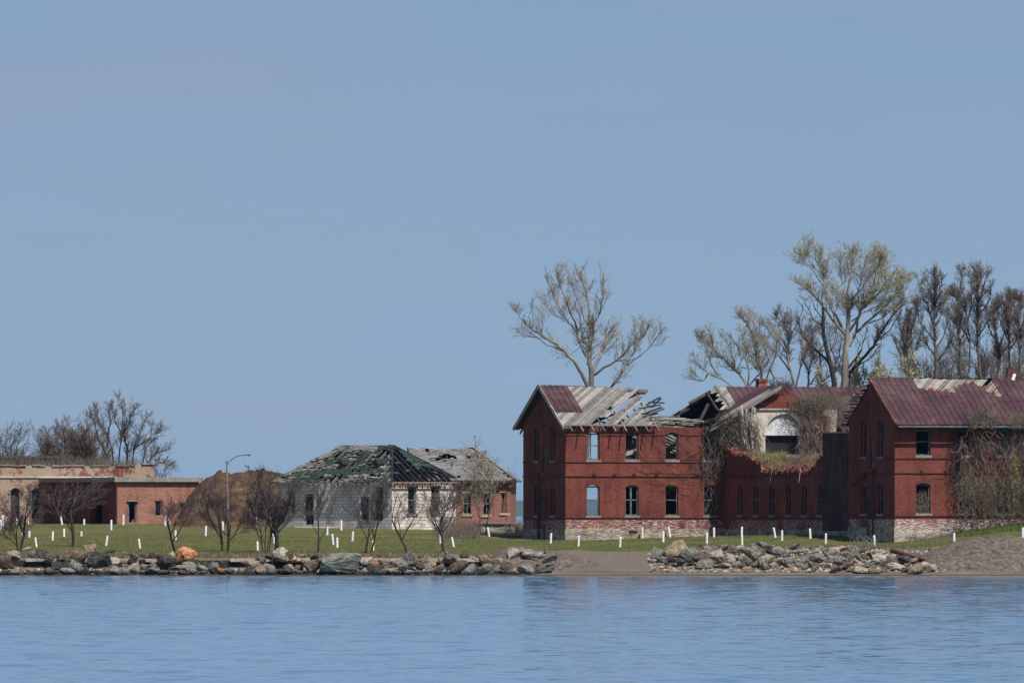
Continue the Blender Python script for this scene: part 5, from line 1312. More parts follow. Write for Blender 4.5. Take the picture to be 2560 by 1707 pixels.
def number(items, cat, group):
    d = {}
    for px, base, o in items: d.setdefault(base, []).append((px, o))
    for base, l in d.items():
        l.sort(key=lambda a: a[0])
        for i, (px, o) in enumerate(l):
            lab = base if len(l) == 1 else ORD[i]+' '+base
            tag(o, lab, cat, group)
it = []
for px, py, w_, h_, col, o, label in ROCKS:
    o['group'] = 'rocks of the left shore bank' if px < 1500 else 'rocks of the right shore bank'
    if label: continue
    sz = 'small' if w_ < 24 else ('medium' if w_ < 34 else 'large')
    row = 'at the waterline' if py > 1420 else ('low in the bank' if py > 1408 else ('mid bank' if py > 1395 else 'atop the bank'))
    it.append((px, f'{sz} {col} rock {row} {near(px, LM_L if px < 1500 else LM_R)}', o))
gl = {}
number([a for a in it if a[0] < 1500], 'rock', 'rocks of the left shore bank'); number([a for a in it if a[0] >= 1500], 'rock', 'rocks of the right shore bank')
# small rubble between and above the boulders
q = random.Random(12); m = MB()
def pebble(m, c, s_, q):
    x, y, z = c; k = [q.uniform(.6, 1.2)*s_ for _ in range(6)]
    m.add([(x-k[0], y, z), (x, y-k[1], z), (x+k[2], y, z), (x, y+k[3], z), (x+.2*s_, y, z+k[4]*.8), (x, y, z-k[5]*.5)], [(0, 1, 4), (1, 2, 4), (2, 3, 4), (3, 0, 4), (1, 0, 5), (2, 1, 5), (3, 2, 5), (0, 3, 5)])
def scatter(m, n, p0, p1, Ya, Yb, s0, s1, up=0):
    X = np.array([q.uniform(p0, p1) for _ in range(n)]); Y = np.array([q.uniform(Ya, Yb) for _ in range(n)]); X = (X-1280)/FPX*Y; Z = terrain(X, Y)
    for x, y, z in zip(X, Y, Z): pebble(m, (x, y, z+up), q.uniform(s0, s1), q)
scatter(m, 1500, -40, 1260, 740.9, 745.6, .05, .18); scatter(m, 900, 1620, 2360, 741.5, 751, .05, .17); tag(m.build('rubble', M['rock grey']), kind='stuff')
m = MB(); scatter(m, 800, -40, 1300, 742.2, 745.8, .06, .17); scatter(m, 900, 1620, 2380, 741.5, 751, .05, .17); tag(m.build('rubble', M['rock cream']), kind='stuff')
m = MB(); scatter(m, 420, -40, 1260, 746.4, 747.6, .02, .07); scatter(m, 900, 1240, 2600, 740.7, 751, .015, .06); scatter(m, 350, 1640, 2350, 741.5, 751, .04, .12); tag(m.build('pebbles', M['rock tan']), kind='stuff')

# ================================================================== posts, lamp, debris
POSTS = [(2,1323,25,0),(8,1318,30,.05),(33.5,1307,19,0),(41,1310,18,0),(69,1311,23,.02),(56,1355,24,-.02),(73,1343,16,0),(91,1367,24,.14),(131,1351,23,-.03),(155,1311,24,.16),(160,1341,20,0),(210,1311,14,0),(203,1340,12,0),(278,1324,25,0),(265,1364,25,-.12),(308,1311,25,-.02),(333,1310,12,0),(350,1371,25,.15),(371,1309,13,0),(413,1314,25,0),(422,1312,22,-.05),(439,1349,24,.02),(446,1308,20,.14),(514,1339,25,-.03),(535,1302,11,0),(547,1310,8,0),(557,1325,22,.04),(642,1318,27,.03),(679,1313,25,0),(644,1376,23,.04),(686,1359,25,.14),(853,1325,25,0),(818,1337,26,.02),(833,1361,27,.1),(843,1369,26,0),(881,1352,24,-.05),(933,1375,24,.06),(1101,1359,27,.02),(1134,1367,25,.2),(1223,1341,24,.18),(1376.5,1358,26,-.06),(1446,1365,27,-.03),(1550,1368,27,-.03),(1606,1345,28,.02),(1658,1355,28,0),(1675,1342,26,.15),(1767,1359,29,0),(1785,1342,24,.02),(1855,1363,24,.02),(1854.5,1343,27,0),(1938,1343,25,.18),(1955,1351,26,0),(2026,1346,25,.05),(2064,1359,26,-.02),(2187,1365,28,.08),(2272,1347,28,-.05),(2385,1360,28,0),(2557,1348,30,0)]
def ground_at(px, py):
    # where a thing at this spot stands: on the lawn in front of the walls, never behind them
    p = hit(px, py); dx, dy = p.x-F.ox, p.y-F.oy; u, v = dx*F.c+dy*F.s, -dx*F.s+dy*F.c
    if 0 < u < U_w and v > -.35: v = -.4; u = F.u(px, v)
    elif u > U_w-.3 and v > V_end: u = U_w-.4; v = F.v(px, u)
    else: return p
    X, Y = F.XY(u, v); return Vector((X, Y, tz(X, Y)))
pm = {}
def post_mesh(v):
    q = random.Random(v); m = MB(); n = 12; r = 1.0
    pts = [(0, 0, -.35), (0, 0, 0), (q.uniform(-.1, .1), 0, .45), (q.uniform(-.12, .12), 0, .9), (q.uniform(-.1, .1), 0, .98), (0, 0, 1.0)]
    rs_ = [1.02, 1.02, 1, .97, .9, .3]
    for p, r in zip(pts, rs_):
        for k in range(n):
            c, s_ = CS[n][k]; rr = r*(1+.05*mnoise.noise((c*1.5+v, s_*1.5, p[2]*3))); m.v.append((.068*(c*rr)+p[0]*.06, .068*s_*rr, p[2]+(.012*c if p[2] > .85 else 0)))
    for i in range(5):
        for k in range(n): a = i*n+k; b = i*n+(k+1) % n; m.f.append((a, b, b+n, a+n))
    m.f.append(tuple(range(5*n, 6*n)))
    me = bpy.data.meshes.new('white_post'); me.from_pydata(m.v, [], m.f); me.materials.append(M['white']); return me
LM_P = [(5, 'at the left edge'), (75, 'by the leftmost bare tree'), (170, 'by the second bare tree'), (265, "before the shed's shaded side"), (330, "before the shed's doorway"), (430, 'by the third bare tree'), (540, 'near the street lamp'), (665, 'by the tallest shoreline tree'),
        (800, 'by the tree before the white house'), (900, 'by the forked twin stemmed tree'), (1110, 'by the brushy brown tree'), (1222, 'before the small brick house'), (1376, 'before the shaded gable end'), (1446, 'left of the thin grey stake'), (1560, 'below the second window column'), (1660, 'below the third window column'), (1776, 'below the fourth window column'), (1855, 'right of the fourth window column'), (1945, 'before the broken arch wing'), (2045, 'before the dark rendered wall'), (2187, "before the right building's gable"), (2272, "before the right building's lit corner"), (2385, 'left of the large gravel heap'), (2557, 'at the right edge')]
it = []
qp = random.Random(6)
for i, (px, py, h_, ln) in enumerate(POSTS):
    p = ground_at(px, py); v = i % 6
    if v not in pm: pm[v] = post_mesh(v)
    o = bpy.data.objects.new('white_post', pm[v]); COL.objects.link(o); hm_ = h_*p.y/FPX
    o.location = p; o.scale = (1, 1, hm_); o.rotation_euler = (qp.uniform(-.06, .06), -ln, 0)
    d = 'near' if py > 1348 else ('midway' if py > 1328 else 'far')
    sz = 'tall' if h_ > 26 else ('short' if h_ < 17 else '')
    lean = 'leaning left' if ln > .09 else ('leaning right' if ln < -.09 else 'upright')
    it.append((px, ' '.join(f'{sz} {lean} white post {d} in the lawn {near(px, LM_P)}'.split()), o))
number(it, 'post', 'white posts standing in the lawn')
# thin grey stake
p = ground_at(1491, 1351); m = MB(); m.tube([(0, 0, -.2), (.08, 0, .5), (.13, 0, 1.0)], [.035, .035, .03], 8, True); o = m.build('wooden_stake', M['wood_pale']); o.location = p; tag(o, 'thin grey wooden stake leaning right against the stone footing', 'stake')
# street lamp
p = hit(572, 1379); s_ = p.y/FPX
SL = empty('street_lamp', p, label='tall rusty street lamp with a curved arm above the lawn', cat='street lamp')
def lp(px, py): return Vector(((px-572)*s_, 0, (1379-py)*s_))
m = MB(); m.tube([lp(572, 1379), lp(571, 1366)], [.13, .1], 10, True); m.build('base', M['concrete'], SL)
m = MB(); m.tube([lp(571.5, 1370), lp(570, 1300), lp(568, 1220), lp(567, 1154)], [.085, .075, .06, .05], 10, True); m.tube([lp(567, 1156), lp(567, 1152)], [.075, .075], 10, True); m.build('pole', M['lamp_metal'], SL)
m = MB(); m.tube([lp(568, 1161), lp(574, 1153), lp(583, 1145), lp(594, 1139.5), lp(608, 1137.3), lp(621, 1136.8)], [.035]*6, 8, True); m.build('arm', M['lamp_metal'], SL)
m = MB(); m.tube([lp(618, 1137), lp(620, 1136.5), lp(624, 1136.2), lp(627, 1136.8)], [.03, .07, .09, .04], 10, True); m.tube([lp(624.5, 1137.5), lp(624.8, 1139.5)], [.06, .03], 8, True); m.build('lamp_head', M['lamp_metal'], SL)
m = MB(); m.tube([lp(625, 1139), lp(625.3, 1147)], [.008, .008], 4); m.build('hanging_wire', M['wood_dark'], SL)
# plank by the white house
p = hit(805, 1320); m = MB(); m.box(-1.75, 1.75, -.1, .1, 0, .09); o = m.build('long_plank', M['wood_pale']); o.location = p+Vector((0, 0, .02)); tag(o, 'long pale plank lying on the grass in front of the white house', 'plank')
# rusty pipe
a = px_at(2229, 1376, 746.4); b = px_at(2312, 1398, 744.4)
m = MB(); d = b-a; n = 18; m.tube([(0, 0, 0), d*.5, d], [.13, .12, .1], n-2 if n-2 in CS else 12, True); m.tube([d*-.012, d*.03], [.15, .15], 12, True); o = m.build('rusty_pipe', M['rust_pipe'], smooth=True); o.location = a; tag(o, 'thick rust brown pipe sloping down over the rocks of the right bank', 'pipe')
m = MB(); a2 = px_at(2245, 1392, 744.8); d = px_at(2272, 1402, 744.0)-a2; m.tube([(0, 0, 0), d*.6+Vector((0, 0, .04)), d], [.06, .06, .05], 8, True); o = m.build('rusty_bar', M['rust_pipe']); o.location = a2; tag(o, 'short rusty bar lying below the thick rust brown pipe', 'metal bar')
# flat road strip behind
pa = hit(1142, 1342); pb = hit(1306, 1336); m = MB(); nseg = 10
for i in range(nseg+1):
    c = pa.lerp(pb, i/nseg)
    for dy in (-1.2, .6): m.v.append((c.x, c.y+dy, tz(c.x, c.y+dy)+.03))
m.f = [(2*i, 2*i+2, 2*i+3, 2*i+1) for i in range(nseg)]; tag(m.build('path', M['concrete']), kind='structure')

# ================================================================== trees
def rv(q):
    z = q.uniform(-1, 1); a = q.uniform(0, 6.2832); r = math.sqrt(1-z*z); return Vector((r*math.cos(a), r*math.sin(a), z))
def leafy(lm, p, s_, q):
    d = rv(q)*s_; e = rv(q)*s_*.7; lm.add([p-d, p+e, p+d], [(0, 1, 2)])
def grow(tr, tw, lm, p, d, L, r, lvl, P, q):
    n = P['seg'][lvl]; pts = [p]; rs_ = [r]; step = L/n; wob = P['wob'][lvl]; upk = P['up'][lvl]; rend = P.get('end', .35)
    for i in range(n):
        d = (d+rv(q)*wob+Vector((0, 0, upk))).normalized(); p = p+d*step; pts.append(p); rs_.append(max(P['rmin'], r*(1-(1-rend)*(i+1)/n)))
    (tr if lvl <= P.get('tl', 1) else tw).tube(pts, rs_, (7, 5, 4, 3, 3, 3)[lvl])
    if lvl < P['max']:
        k = P['kids'][lvl]; lo = P['lo'][lvl]
        for j in range(k):
            t = lo+(1-lo)*(j+q.random())/k; f = t*n; i = min(n-1, int(f)); pp = pts[i].lerp(pts[i+1], f-i); dd = (pts[i+1]-pts[i]).normalized()
            side = rv(q); side = (side-dd*side.dot(dd)).normalized(); a = P['ang'][lvl]*q.uniform(.7, 1.25)
            nd_ = (dd*math.cos(a)+side*math.sin(a)).normalized()
            rr = rs_[i]*P['rk'][lvl]*q.uniform(.75, 1); LL = L*P['len'][lvl]*q.uniform(.65, 1.15)*((.3+.95*math.sin(math.pi*(.12+.78*t))) if (lvl == 0 and P.get('oval')) else (1.15-.55*t))
            grow(tr, tw, lm, pp, nd_, LL, max(P['rmin'], rr), lvl+1, P, q)
    elif lm is not None and P['leaf']:
        for _ in range(P['leaf']): leafy(lm, pts[q.randrange(1, len(pts))]+rv(q)*P['ls']*1.5, P['ls']*q.uniform(.6, 1.3), q)
def fit(mbs, H, Wd, dep=None):
    """scale the whole tree to height H and spread Wd"""
    A = np.array([v for m in mbs for v in m.v]); x0, x1 = np.percentile(A[:, 0], [.3, 99.7]); z1 = np.percentile(A[:, 2], 99.85)
    kx = Wd/(x1-x0); kz = H/z1; cx = (x0+x1)/2; print('FIT', round(kx/kz, 2), H)
    for m in mbs:
        if m.v:
            B = np.array(m.v); tt = np.clip(B[:, 2]/z1, 0, 1)
            B[:, 0] = (B[:, 0]-cx*np.clip(tt*2, 0, 1)); 
            base = np.clip(tt*4, 0, 1)
            B[:, 0] *= 1+(kx-1)*base; B[:, 1] *= 1+(min(kx, 1.3)-1)*base; B[:, 2] *= kz
            m.v = [tuple(r) for r in B.tolist()]
VASE = dict(max=4, kids=[5, 5, 6, 5, 0], lo=[.35, .2, .15, .1, 0], ang=[.62, .6, .6, .6, .6], len=[1.35, .62, .55, .5, .5], rk=[.62, .55, .5, .55, .5], seg=[4, 6, 4, 3, 2], wob=[.12, .16, .2, .25, .25], up=[.15, .1, .1, .05, 0], rmin=.009, leaf=0, ls=.03, end=.4)
def make_tree(name, loc, H, Wd, P, seed, mt, mc, label, stems=((0, 0, 1),), leafm_=None, trunk=.25, r=.085, group=None, cat='tree', lean=0):
    q = random.Random(seed); tr, tw, lm = MB(), MB(), MB()
    for i, (dx, dy, k) in enumerate(stems):
        grow(tr, tw, lm, Vector((dx, dy, -.25)), Vector((dx*.9+lean, dy, 1)).normalized(), trunk*10*k, r*k, 0, P, q)
    fit([tr, tw, lm], H, Wd)
    e = empty(name, loc, label=label, cat=cat, group=group)
    tr.build('trunk', mt, e, True); o = tw.build('crown', mc, e)
    if lm.v: lm.build('leaves', leafm_ or M['leaf_pale'], o)
    return e
def T(px, py, top, p0, p1, P, seed, label, stems=((0, 0, 1),), mt='bark_dark', mc='twig_dark', Y=None, **k):
    if Y is None: loc = hit(px, py)
    else: loc = Vector(((px-1280)/FPX*Y, Y, tz((px-1280)/FPX*Y, Y)))
    s_ = loc.y/FPX; H_ = CH+(HOR-top)*s_-loc.z
    return make_tree(k.pop('name', 'bare_tree'), loc, H_, (p1-p0)*s_, P, seed, M[mt], M[mc], label, stems, **k)
def PV(base, **k): d = dict(base); d.update(k); return d
FR = PV(VASE, kids=[5, 6, 7, 6, 0], rmin=.006, ang=[.7, .55, .6, .6, .6])
g_ = 'bare trees in a row along the shore'
T(50, 1377, 1200, -20, 125, FR, 101, 'leftmost bare shoreline tree, dark branches spreading low over the rocks', group=g_, stems=((0, 0, 1), (-.15, .05, .6)), lean=.1)
T(182, 1367, 1185, 108, 300, FR, 2, 'second bare shoreline tree from left, wide crown before the brick shed', group=g_, lean=.2)
T(438, 1381, 1225, 358, 492, FR, 3, 'bare shoreline tree with narrow forked trunk just left of the orange boulder', group=g_)
T(556, 1379, 1195, 485, 625, FR, 4, 'bare shoreline tree standing against the street lamp pole', group=g_, stems=((0, 0, 1), (.3, 0, .8)))
T(668, 1381, 1215, 588, 715, PV(FR, ang=[.5, .5, .6, .6, .6]), 5, 'low many stemmed bare shrub left of the tallest shoreline tree', group=g_, stems=((0, 0, .6), (.12, 0, .5), (-.12, 0, .5), (-.22, .1, .5)), name='bare_shrub', cat='shrub', r=.06)
T(692, 1384, 1160, 612, 800, PV(FR, kids=[6, 6, 7, 6, 0]), 6, 'tallest shoreline tree, thick dark trunk leaning over the white house', group=g_, r=.14, lean=.05)
T(796, 1380, 1195, 728, 872, FR, 7, 'bare shoreline tree in front of the white house, single curved trunk', group=g_)
T(918, 1382, 1185, 862, 985, FR, 8, 'bare shoreline tree with forked twin stems before the white house corner', group=g_, stems=((-.12, 0, .9), (.14, 0, .9)))
T(1021, 1382, 1205, 968, 1092, PV(FR, kids=[4, 5, 6, 6, 0]), 9, 'slender bare shoreline tree with two thin main limbs', group=g_, r=.085)
T(1110, 1380, 1200, 1050, 1200, PV(FR, kids=[6, 8, 8, 7, 0], ang=[.55, .5, .5, .5, .5]), 10, 'brushy brown shoreline tree, densest of the row, before the house gap', group=g_, mc='twig_brown')
T(303, 1375, 1322, 296, 310, PV(VASE, max=2, kids=[5, 3, 0, 0], rmin=.008), 11, 'thin leafless sapling in the lawn near the left rocks', mt='twig', mc='twig', r=.02, name='sapling', cat='sapling')
T(1215, 1338, 1088, 1135, 1275, PV(VASE, kids=[5, 5, 5, 4, 0], leaf=2, ls=.035, rmin=.01, up=[.3, .2, .15, .1, 0], ang=[.45, .5, .6, .6, .6]), 12, 'young tree with sparse yellow green leaves in front of the small brick house', mt='bark', mc='twig', r=.06, name='leafy_young_tree', Y=812, stems=((0, 0, 1), (-.3, 0, .6)), trunk=.4)
# behind the left buildings
BG = PV(VASE, len=[1.05, .62, .55, .5, .5], max=4, kids=[7, 7, 7, 6, 0], rmin=.01, ang=[.55, .55, .6, .65, .65], up=[.15, .12, .1, .05, 0])
g_ = 'bare trees behind the left buildings'
T(25, 0, 1050, -35, 72, BG, 21, 'bare tree rising behind the stucco building at the left edge', group=g_, mc='twig_brown', Y=860, trunk=.5)
T(-60, 0, 1080, -130, 20, BG, 22, 'bare tree mostly outside the photo at the left edge', group=g_, mc='twig_brown', Y=862, trunk=.5)
T(165, 0, 1040, 75, 262, PV(BG, kids=[9, 9, 8, 7, 0]), 23, 'dense rounded brown bare tree behind the stucco building', group=g_, mc='twig_brown', Y=858, stems=((0, 0, 1), (.2, 0, .9), (-.25, 0, .9)), trunk=.42)
T(235, 0, 1078, 190, 292, PV(BG, kids=[6, 7, 8, 6, 0]), 24, 'low brown thicket tree left of the tall spreading bare tree', group=g_, mc='twig_brown', Y=861, stems=((0, 0, .8), (.3, 0, .7)), trunk=.35)
T(385, 0, 1092, 330, 440, PV(BG, kids=[5, 6, 6, 5, 0]), 26, 'low bare tree behind the brick shed roof, right of the tall spreading one', group=g_, Y=853, mc='twig_brown', trunk=.4)
# limbs drawn after the photograph, side twigs grown on them
def hero_tree(name, Y, off, sc_, limbs, seed, label, mt, mc, P, leafm_=None, basex=None, depth=1.6):
    q = random.Random(seed); loc = Vector(((basex-1280)/FPX*Y, Y, tz((basex-1280)/FPX*Y, Y))); tr, tw, lm = MB(), MB(), MB()
    for k, (r0, r1, pts, dy0, dy1) in enumerate(limbs):
        P3 = []; n = len(pts)
        for i, (x, y) in enumerate(pts):
            t = i/(n-1); YY = Y+dy0+(dy1-dy0)*t
            px_, py_ = off[0]+x/sc_, off[1]+y/sc_; P3.append(px_at(px_, py_, YY)-loc)
        if k == 0: P3.insert(0, Vector((P3[0].x*.0, 0, -.3)))
        # smooth with small kinks
        F3 = []
        for i in range(len(P3)-1):
            for s_ in (0, .33, .66): F3.append(P3[i].lerp(P3[i+1], s_)+rv(q)*(.035 if i or s_ else 0))
        F3.append(P3[-1]); m_ = len(F3)
        rs_ = [r0+(r1-r0)*i/(m_-1) for i in range(m_)]
        tr.tube(F3, rs_, 7 if r0 > .08 else 5)
        tot = sum((F3[i+1]-F3[i]).length for i in range(m_-1))
        nk = int(tot*P['dens'])
        for j in range(nk):
            t = P['start']+(1-P['start'])*q.random()**.8
            if k == 0 and t < P.get('trunkclear', .6): continue
            f = t*(m_-1); i = min(m_-2, int(f)); pp = F3[i].lerp(F3[i+1], f-i); dd = (F3[i+1]-F3[i]).normalized()
            side = rv(q); side = (side-dd*side.dot(dd)).normalized(); a = q.uniform(.45, .95)
            grow(tw, tw, lm, pp, (dd*math.cos(a)+side*math.sin(a)+Vector((0, 0, .25))).normalized(), P['L']*q.uniform(.4, 1.2)*(1.15-.5*t), max(P['rmin'], min(rs_[i]*.4, .03)), 2, P, q)
    e = empty(name, loc, label=label, cat='tree'); tr.build('trunk', M[mt], e, True); o = tw.build('crown', M[mc], e)
    if lm.v: lm.build('leaves', leafm_, o)
    return e
PH = dict(max=4, kids=[0, 0, 6, 4, 0], lo=[0, 0, .15, .15, 0], ang=[0, 0, .6, .6, .6], len=[0, 0, .5, .5, .5], rk=[0, 0, .6, .7, .6], seg=[1, 1, 5, 3, 2], wob=[0, 0, .26, .3, .3], up=[0, 0, .09, .05, .03], rmin=.0065, leaf=0, ls=.03, end=.4, dens=5.0, start=.25, L=1.35, trunkclear=.5)
limbs1 = [
 (.22, .07, [(950, 1450), (955, 1300), (930, 1150), (935, 980), (940, 850), (945, 760)], 0, 0),
 (.08, .02, [(945, 790), (915, 680), (935, 600), (915, 480), (880, 350), (840, 250), (850, 110)], 0, .8),
 (.09, .018, [(942, 850), (970, 760), (1040, 620), (1075, 450), (1085, 300), (1080, 190)], 0, -.8),
 (.08, .02, [(910, 980), (810, 890), (760, 780), (690, 700), (600, 560), (520, 400), (460, 230)], 0, 1.4),
 (.08, .02, [(800, 830), (770, 720), (700, 560), (640, 400), (590, 250), (570, 130)], .3, -1),
 (.08, .05, [(905, 1110), (850, 1020), (810, 900), (790, 830)], 0, .3),
 (.13, .02, [(920, 1430), (850, 1280), (750, 1130), (620, 1000), (520, 930), (400, 860), (300, 790), (200, 700), (130, 600)], 0, -1.5),
 (.05, .012, [(590, 1005), (480, 970), (370, 890), (260, 870), (190, 830)], -.6, -1.6),
 (.12, .05, [(960, 1260), (1040, 1100), (1100, 940), (1120, 870), (1200, 750)], 0, 1.5),
 (.05, .02, [(1070, 1050), (1140, 1010), (1210, 965)], .5, 1.2),
 (.09, .018, [(980, 1295), (1080, 1220), (1180, 1170), (1280, 1090), (1350, 1010), (1440, 930), (1530, 860), (1580, 740)], 0, -1.2),
 (.1, .03, [(950, 1700), (1040, 1560), (1150, 1450), (1260, 1320), (1330, 1200), (1400, 1080), (1440, 990), (1500, 880), (1560, 770)], .8, 2),
 (.05, .015, [(1330, 1200), (1450, 1110), (1560, 1020), (1650, 920), (1705, 820)], 1.6, .6),
 (.05, .02, [(900, 1180), (1000, 1090), (1060, 1020)], 0, .6),
 (.05, .015, [(940, 790), (880, 700), (830, 560), (760, 400), (735, 230)], 0, 1.8),
 (.04, .015, [(700, 700), (600, 660), (540, 640), (480, 560), (430, 500)], .5, 1.4),
 (.035, .012, [(930, 880), (880, 900), (850, 960), (700, 1110)], 0, .9),
 (.03, .012, [(390, 860), (430, 760), (400, 690)], -.9, -1.4), (.03, .012, [(310, 790), (330, 700), (290, 600)], -1, -1.6), (.03, .012, [(1350, 1010), (1390, 900), (1440, 760)], -.9, -.5),
 (.04, .012, [(800, 850), (830, 760), (835, 680), (800, 600), (760, 500)], .3, -.8), (.04, .012, [(1100, 950), (1180, 880), (1225, 800)], .8, 1.3)]
hero_tree('bare_tree', 822, (1260, 640), 4.3545, limbs1, 41, 'large bare pale branched tree rising alone behind the gabled wing with open roof', 'bark', 'twig', PH, basex=1450)
limbs2 = [
 (.3, .1, [(1530, 1430), (1540, 1200), (1555, 950), (1570, 750), (1570, 600)], 0, 0),
 (.1, .02, [(1570, 620), (1560, 450), (1590, 300), (1620, 180), (1630, 70)], 0, .5),
 (.1, .02, [(1545, 910), (1440, 780), (1340, 650), (1260, 540), (1180, 460), (1100, 390)], 0, -1.5),
 (.1, .02, [(1540, 900), (1480, 780), (1420, 660), (1350, 520), (1320, 380), (1315, 250), (1320, 140)], 0, 1.2),
 (.04, .015, [(1330, 420), (1240, 280), (1150, 180), (1090, 130)], .8, 2), (.04, .015, [(1315, 260), (1260, 160), (1200, 80), (1150, 60)], 1, .2), (.04, .015, [(1320, 240), (1290, 120), (1260, 50)], 1, 1.5),
 (.09, .02, [(1570, 880), (1660, 740), (1700, 640), (1800, 540), (1930, 420), (1960, 330)], 0, -1.8),
 (.06, .02, [(1560, 550), (1510, 420), (1500, 280), (1480, 120)], 0, 1.6),
 (.07, .02, [(1580, 560), (1680, 450), (1800, 290), (1880, 180), (1900, 90)], 0, -1),
 (.09, .02, [(1620, 900), (1740, 790), (1850, 690), (1960, 590), (2080, 460), (2130, 370)], 0, 1.4),
 (.05, .012, [(1780, 780), (1900, 740), (2000, 650), (2150, 530)], .6, 2),
 (.1, .02, [(1590, 1020), (1650, 860), (1680, 720), (1720, 600), (1850, 430), (1890, 280), (1940, 140)], 0, 1.8),
 (.05, .015, [(1600, 760), (1720, 670), (1870, 600), (1960, 480), (2000, 330)], 0, -.6),
 (.05, .015, [(1600, 620), (1640, 500), (1700, 380), (1720, 250), (1750, 130)], 0, -2),
 (.04, .015, [(1440, 790), (1420, 700), (1470, 600), (1440, 480)], 0, -2), (.04, .015, [(1640, 600), (1760, 520), (1830, 400), (1850, 260), (1840, 110)], 0, 1),
 (.04, .012, [(1960, 590), (2050, 480), (2060, 400), (2120, 340)], .8, .2)]
limbs2 = [(a, b, [(1590+(x-1590)*.96, y+(1430-y)*.055) for x, y in p], c, d) for a, b, p, c, d in limbs2]
PP = PV(PH, dens=6.5, leaf=3, ls=.034, kids=[0, 0, 6, 5, 0], L=1.6, start=.3, trunkclear=.8)
hero_tree('poplar_tree', 826, (1720, 600), 3.9207, limbs2, 42, 'tallest tree, pale green new leaves on upswept limbs, behind the central roof', 'bark', 'twig', PP, M['leaf_pale'], basex=2112, depth=2)
limbs3 = [
 (.2, .08, [(1440, 1400), (1390, 1200), (1340, 1000), (1325, 830), (1320, 660)], 0, 0),
 (.05, .015, [(1330, 850), (1230, 780), (1150, 620), (1130, 560)], 0, 1), (.04, .015, [(1325, 780), (1250, 680), (1215, 590)], 0, -1),
 (.1, .015, [(1420, 1330), (1370, 1180), (1230, 1060), (1130, 950), (1080, 810), (1130, 650)], 0, 1.5),
 (.04, .012, [(1095, 840), (1060, 790)], 1.2, 1.4), (.07, .015, [(1430, 1330), (1450, 1200), (1400, 1050), (1380, 950)], 0, 1), (.08, .015, [(1440, 1300), (1500, 1180), (1470, 1080)], 0, 1)]
hero_tree('dark_tree', 824, (1720, 600), 3.9207, limbs3, 43, 'dark nearly leafless tree leaning left of the tall pale green poplar', 'bark_dark', 'twig_dark', PV(PH, dens=1.6, L=.9, kids=[0, 0, 4, 3, 0]), basex=2090)
limbs4 = [(.14, .05, [(1560, 1400), (1590, 1300), (1700, 1170), (1820, 1040), (1880, 920), (2000, 740), (2130, 620)], 0, 1), (.07, .02, [(1570, 1260), (1700, 1080), (1750, 880)], 0, -1), (.05, .015, [(1850, 980), (1980, 880), (2080, 720), (2100, 640)], .8, 1.6), (.05, .015, [(1620, 1250), (1760, 1180), (1830, 1110), (1900, 1000)], 0, 1)]
hero_tree('dark_tree', 829, (1720, 600), 3.9207, limbs4, 44, 'dark bare tree leaning right from the foot of the tall poplar', 'bark_dark', 'twig_brown', PV(PH, dens=3, L=1.1), basex=2118)
WD = PV(VASE, max=4, kids=[17, 8, 6, 5, 0], lo=[.25, .15, .15, .1, 0], rmin=.0095, oval=1, ang=[.75, .6, .7, .7, .7], up=[.35, .16, .06, .04, 0], len=[.2, .6, .58, .55, .5], seg=[10, 6, 4, 3, 2], wob=[.1, .22, .26, .28, .28], rk=[.42, .5, .5, .55, .5])
SY = PV(BG, rmin=.0085, oval=1, lo=[.4, .15, .15, .1, 0], wob=[.1, .24, .28, .3, .3], len=[.5, .62, .6, .55, .5], kids=[10, 8, 7, 5, 0], up=[.12, .08, .08, .05, 0], ang=[.7, .6, .6, .6, .6])
def W(px, top, wd, seed, label, P=WD, Y=835, **k): T(px, 0, top, px-wd*.66, px+wd*.66, P, seed, label, Y=Y, trunk=k.pop('trunk', .9), **k)
g_ = 'bare trees behind the brick buildings'
PS = PV(PH, dens=6.5, L=1.15, start=.15, rmin=.0065, trunkclear=.3)
OFF7, S7 = (1720, 600), 3.9207
def HT(Y, off, sc_, seed, label, basex, limbs, mt='bark', mc='twig', P=PS, depth=None, name='bare_tree'):
    q = random.Random(seed*7); L_ = []
    for i, l in enumerate(limbs): L_.append(((.11 if i == 0 else .06)*q.uniform(.85, 1.1), .013, l, 0, q.uniform(-1.6, 1.6)))
    return hero_tree(name, Y, off, sc_, L_, seed, label, mt, mc, P, M['leaf_pale'], basex=basex)
HT(836, OFF7, S7, 51, 'low spreading bare tree behind the collapsed roof, farthest left of its group', 1866, [
 [(585, 1450), (560, 1390), (470, 1280), (380, 1190), (290, 1110), (220, 1040), (150, 1000), (120, 950)], [(440, 1440), (330, 1360), (200, 1300), (110, 1240), (60, 1160)], [(200, 1305), (150, 1380), (60, 1370), (20, 1320)],
 [(470, 1280), (440, 1150), (410, 1040), (335, 950)], [(230, 1050), (240, 980), (210, 920)], [(480, 1290), (520, 1180), (500, 1060), (450, 980)], [(300, 1330), (230, 1220), (200, 1120), (170, 1080)], [(590, 1430), (600, 1300), (560, 1150), (580, 1050)]])
HT(838, OFF7, S7, 52, 'bare pale branched tree right above the rusty roof vent', 1905, [
 [(725, 1420), (720, 1310), (690, 1200), (650, 1060), (640, 900), (560, 790), (500, 745)], [(590, 1440), (660, 1350), (720, 1300), (790, 1180), (760, 1050), (700, 900), (700, 760)], [(760, 1400), (800, 1250), (860, 1150), (870, 1000), (790, 880), (760, 800)], [(690, 1200), (600, 1120), (540, 1000), (520, 900)], [(650, 1070), (720, 1000), (640, 820), (620, 750)], [(720, 1310), (640, 1230), (590, 1180), (560, 1090)], [(860, 1150), (900, 1040), (890, 960)], [(800, 1260), (880, 1400), (960, 1440)]])
